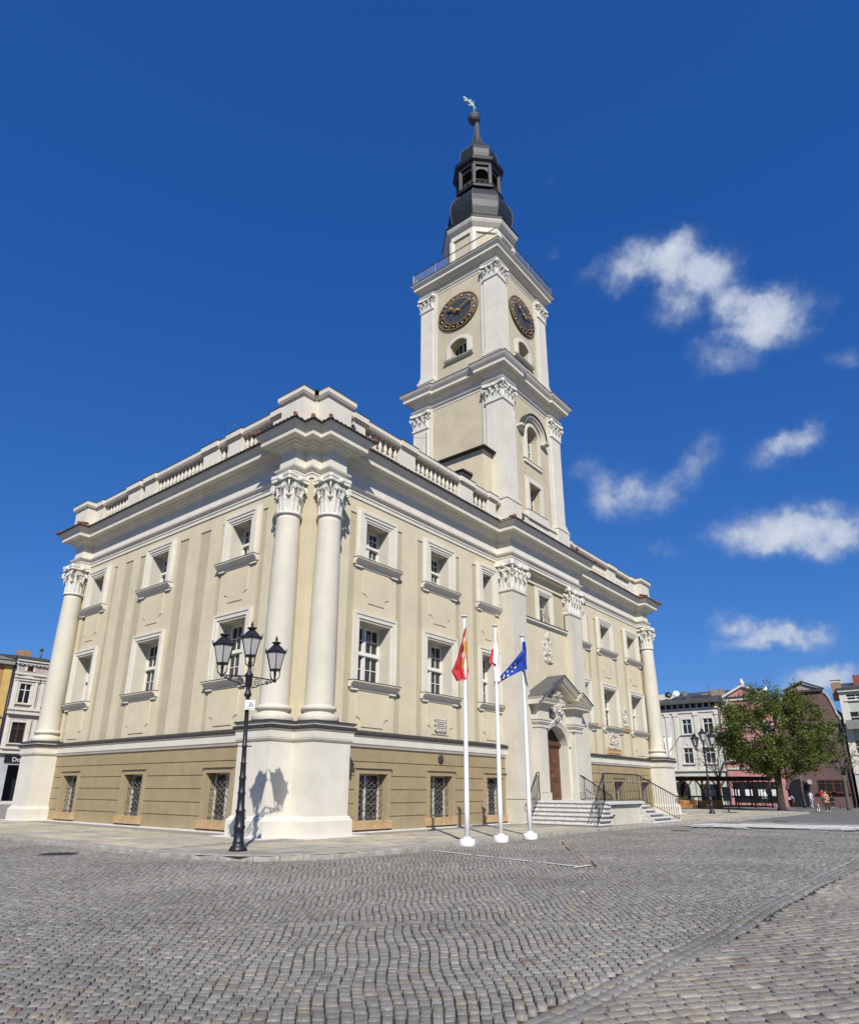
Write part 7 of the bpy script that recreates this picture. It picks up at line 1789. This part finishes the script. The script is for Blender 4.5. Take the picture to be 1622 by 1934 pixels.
# ------------------------------------------------------------------ sky, sun, camera
def build_sky():
    w = bpy.data.worlds.new('World'); SC.world = w; w.use_nodes = True; nt = w.node_tree; N = nt.nodes; L = nt.links
    bg = N['Background']; bg.inputs['Strength'].default_value = SKY_STRENGTH
    sky = N.new('ShaderNodeTexSky'); sky.sky_type = 'NISHITA'; sky.sun_disc = False; sky.sun_elevation = math.radians(SUN_EL); sky.sun_rotation = math.radians(90 - (SUN_AZ + 180)) % (2 * PI)
    sky.altitude = SKY_ALT; sky.air_density = SKY_AIR; sky.dust_density = SKY_DUST; sky.ozone_density = SKY_OZ
    tc = N.new('ShaderNodeTexCoord')
    def noise(sc, det, rough, vec):
        n = N.new('ShaderNodeTexNoise'); n.inputs['Scale'].default_value = sc; n.inputs['Detail'].default_value = det; n.inputs['Roughness'].default_value = rough; L.new(vec, n.inputs['Vector']); return n
    d0 = tc.outputs['Generated']
    def warp(vec, sc, amt):
        n = noise(sc, 5, .6, vec); s = N.new('ShaderNodeVectorMath'); s.operation = 'SUBTRACT'; s.inputs[1].default_value = (.5, .5, .5); L.new(n.outputs['Color'], s.inputs[0])
        m = N.new('ShaderNodeVectorMath'); m.operation = 'SCALE'; m.inputs['Scale'].default_value = amt; L.new(s.outputs[0], m.inputs[0]); a = N.new('ShaderNodeVectorMath'); a.operation = 'ADD'; L.new(vec, a.inputs[0]); L.new(m.outputs[0], a.inputs[1]); return a.outputs[0]
    d = warp(d0, 14, .055); d = warp(d, 45, .02)
    def math_(op, a, b=None, c=None):
        n = N.new('ShaderNodeMath'); n.operation = op
        for k, v in enumerate((a, b, c)):
            if v is None: continue
            if isinstance(v, (int, float)): n.inputs[k].default_value = v
            else: L.new(v, n.inputs[k])
        return n.outputs[0]
    tot = None
    for (ax, ay, az, ak, bx, by, bz, bk, st) in CLOUDS:
        def dot(v, k):
            n = N.new('ShaderNodeVectorMath'); n.operation = 'DOT_PRODUCT'; n.inputs[1].default_value = v; L.new(d, n.inputs[0]); return math_('SUBTRACT', n.outputs['Value'], k)
        s = dot((ax, ay, az), ak); t = dot((bx, by, bz), bk)
        x = math_('MULTIPLY_ADD', s, s, math_('MULTIPLY', t, t)); e = math_('EXPONENT', math_('MULTIPLY', x, -.8)); e = math_('MULTIPLY', e, st)
        tot = e if tot is None else math_('MAXIMUM', math_('MULTIPLY_ADD', e, .35, tot), e)
    f1 = noise(26, 9, .62, d0); f2 = noise(8, 4, .5, d0)
    fb = math_('MULTIPLY_ADD', f1.outputs['Fac'], 1.5, math_('MULTIPLY', f2.outputs['Fac'], .5))
    den = math_('MULTIPLY', tot, math_('SUBTRACT', fb, .22))
    mr = N.new('ShaderNodeMapRange'); mr.interpolation_type = 'SMOOTHERSTEP'; mr.inputs['From Min'].default_value = .10; mr.inputs['From Max'].default_value = .95; mr.inputs['To Max'].default_value = .92; L.new(den, mr.inputs['Value'])
    # only in front half (dots repeat behind)
    sh = N.new('ShaderNodeMapRange'); sh.inputs['From Min'].default_value = .5; sh.inputs['From Max'].default_value = 1.4; L.new(den, sh.inputs['Value'])
    cc = N.new('ShaderNodeMix'); cc.data_type = 'RGBA'; cc.inputs['A'].default_value = CLOUD_A; cc.inputs['B'].default_value = CLOUD_B; L.new(sh.outputs['Result'], cc.inputs['Factor'])
    mx = N.new('ShaderNodeMix'); mx.data_type = 'RGBA'; L.new(mr.outputs['Result'], mx.inputs['Factor'])
    # tone curve of the sky colour (deeper, purer blue overhead)
    sp = N.new('ShaderNodeSeparateColor'); cb = N.new('ShaderNodeCombineColor'); L.new(sky.outputs['Color'], sp.inputs[0])
    for k, (K, g) in enumerate(((.2826, 1.08), (.849, .73), (2.31, .547))): L.new(math_('MULTIPLY', math_('POWER', sp.outputs[k], g), K), cb.inputs[k])
    L.new(cb.outputs[0], mx.inputs['A']); L.new(cc.outputs['Result'], mx.inputs['B']); L.new(mx.outputs['Result'], bg.inputs['Color'])
def build_sun():
    l = bpy.data.lights.new('sun', 'SUN'); l.energy = SUN_E; l.angle = math.radians(.5); l.color = (1, .955, .88); o = bpy.data.objects.new('sun', l); COL.objects.link(o)
    a, e = math.radians(SUN_AZ), math.radians(SUN_EL); v = Vector((math.cos(a) * math.cos(e), math.sin(a) * math.cos(e), -math.sin(e))); o.rotation_euler = v.to_track_quat('-Z', 'Y').to_euler(); o.location = (-30, -40, 60)
def build_camera():
    yaw, pitch, roll, f = 0.6793870650743697, 0.33166707132027023, 0.005202850479805337, 1251.7194978
    px, py = -5.7535, 94.0105
    fw = Vector((math.cos(yaw) * math.cos(pitch), math.sin(yaw) * math.cos(pitch), math.sin(pitch))); r = Vector((math.sin(yaw), -math.cos(yaw), 0)); u = r.cross(fw)
    r2 = r * math.cos(roll) + u * math.sin(roll); u2 = -r * math.sin(roll) + u * math.cos(roll)
    cam = bpy.data.cameras.new('camera'); o = bpy.data.objects.new('camera', cam); COL.objects.link(o)
    o.matrix_world = Matrix(((r2.x, u2.x, -fw.x, CAMXY[0]), (r2.y, u2.y, -fw.y, CAMXY[1]), (r2.z, u2.z, -fw.z, 1.55), (0, 0, 0, 1)))
    cam.sensor_fit = 'AUTO'; cam.sensor_width = 36; cam.lens = f / 1934 * 36; cam.shift_x = -px / 1934; cam.shift_y = py / 1934; cam.clip_end = 3000; cam.clip_start = .1
    SC.camera = o
SUN_AZ, SUN_EL, SUN_E = 46.0, 39.5, 4.2
SKY_STRENGTH, SKY_ALT, SKY_AIR, SKY_DUST, SKY_OZ = .07, 200, 1.0, .0, 3.5
CLOUD_A, CLOUD_B = (4.2, 5.0, 6.6, 1), (7.6, 8.0, 8.8, 1)
defmats()
build_hall(); build_ground(); build_lamps(); build_flags(); build_signs(); build_houses(); build_trees(); build_furniture(); build_people()
build_sky(); build_sun(); build_camera()
SC.render.engine = 'CYCLES'; SC.view_settings.view_transform = 'Standard'; SC.view_settings.look = 'None'; SC.view_settings.exposure = .5; SC.view_settings.gamma = 1
SC.cycles.use_adaptive_sampling = True; SC.cycles.max_bounces = 6; SC.cycles.use_denoising = True
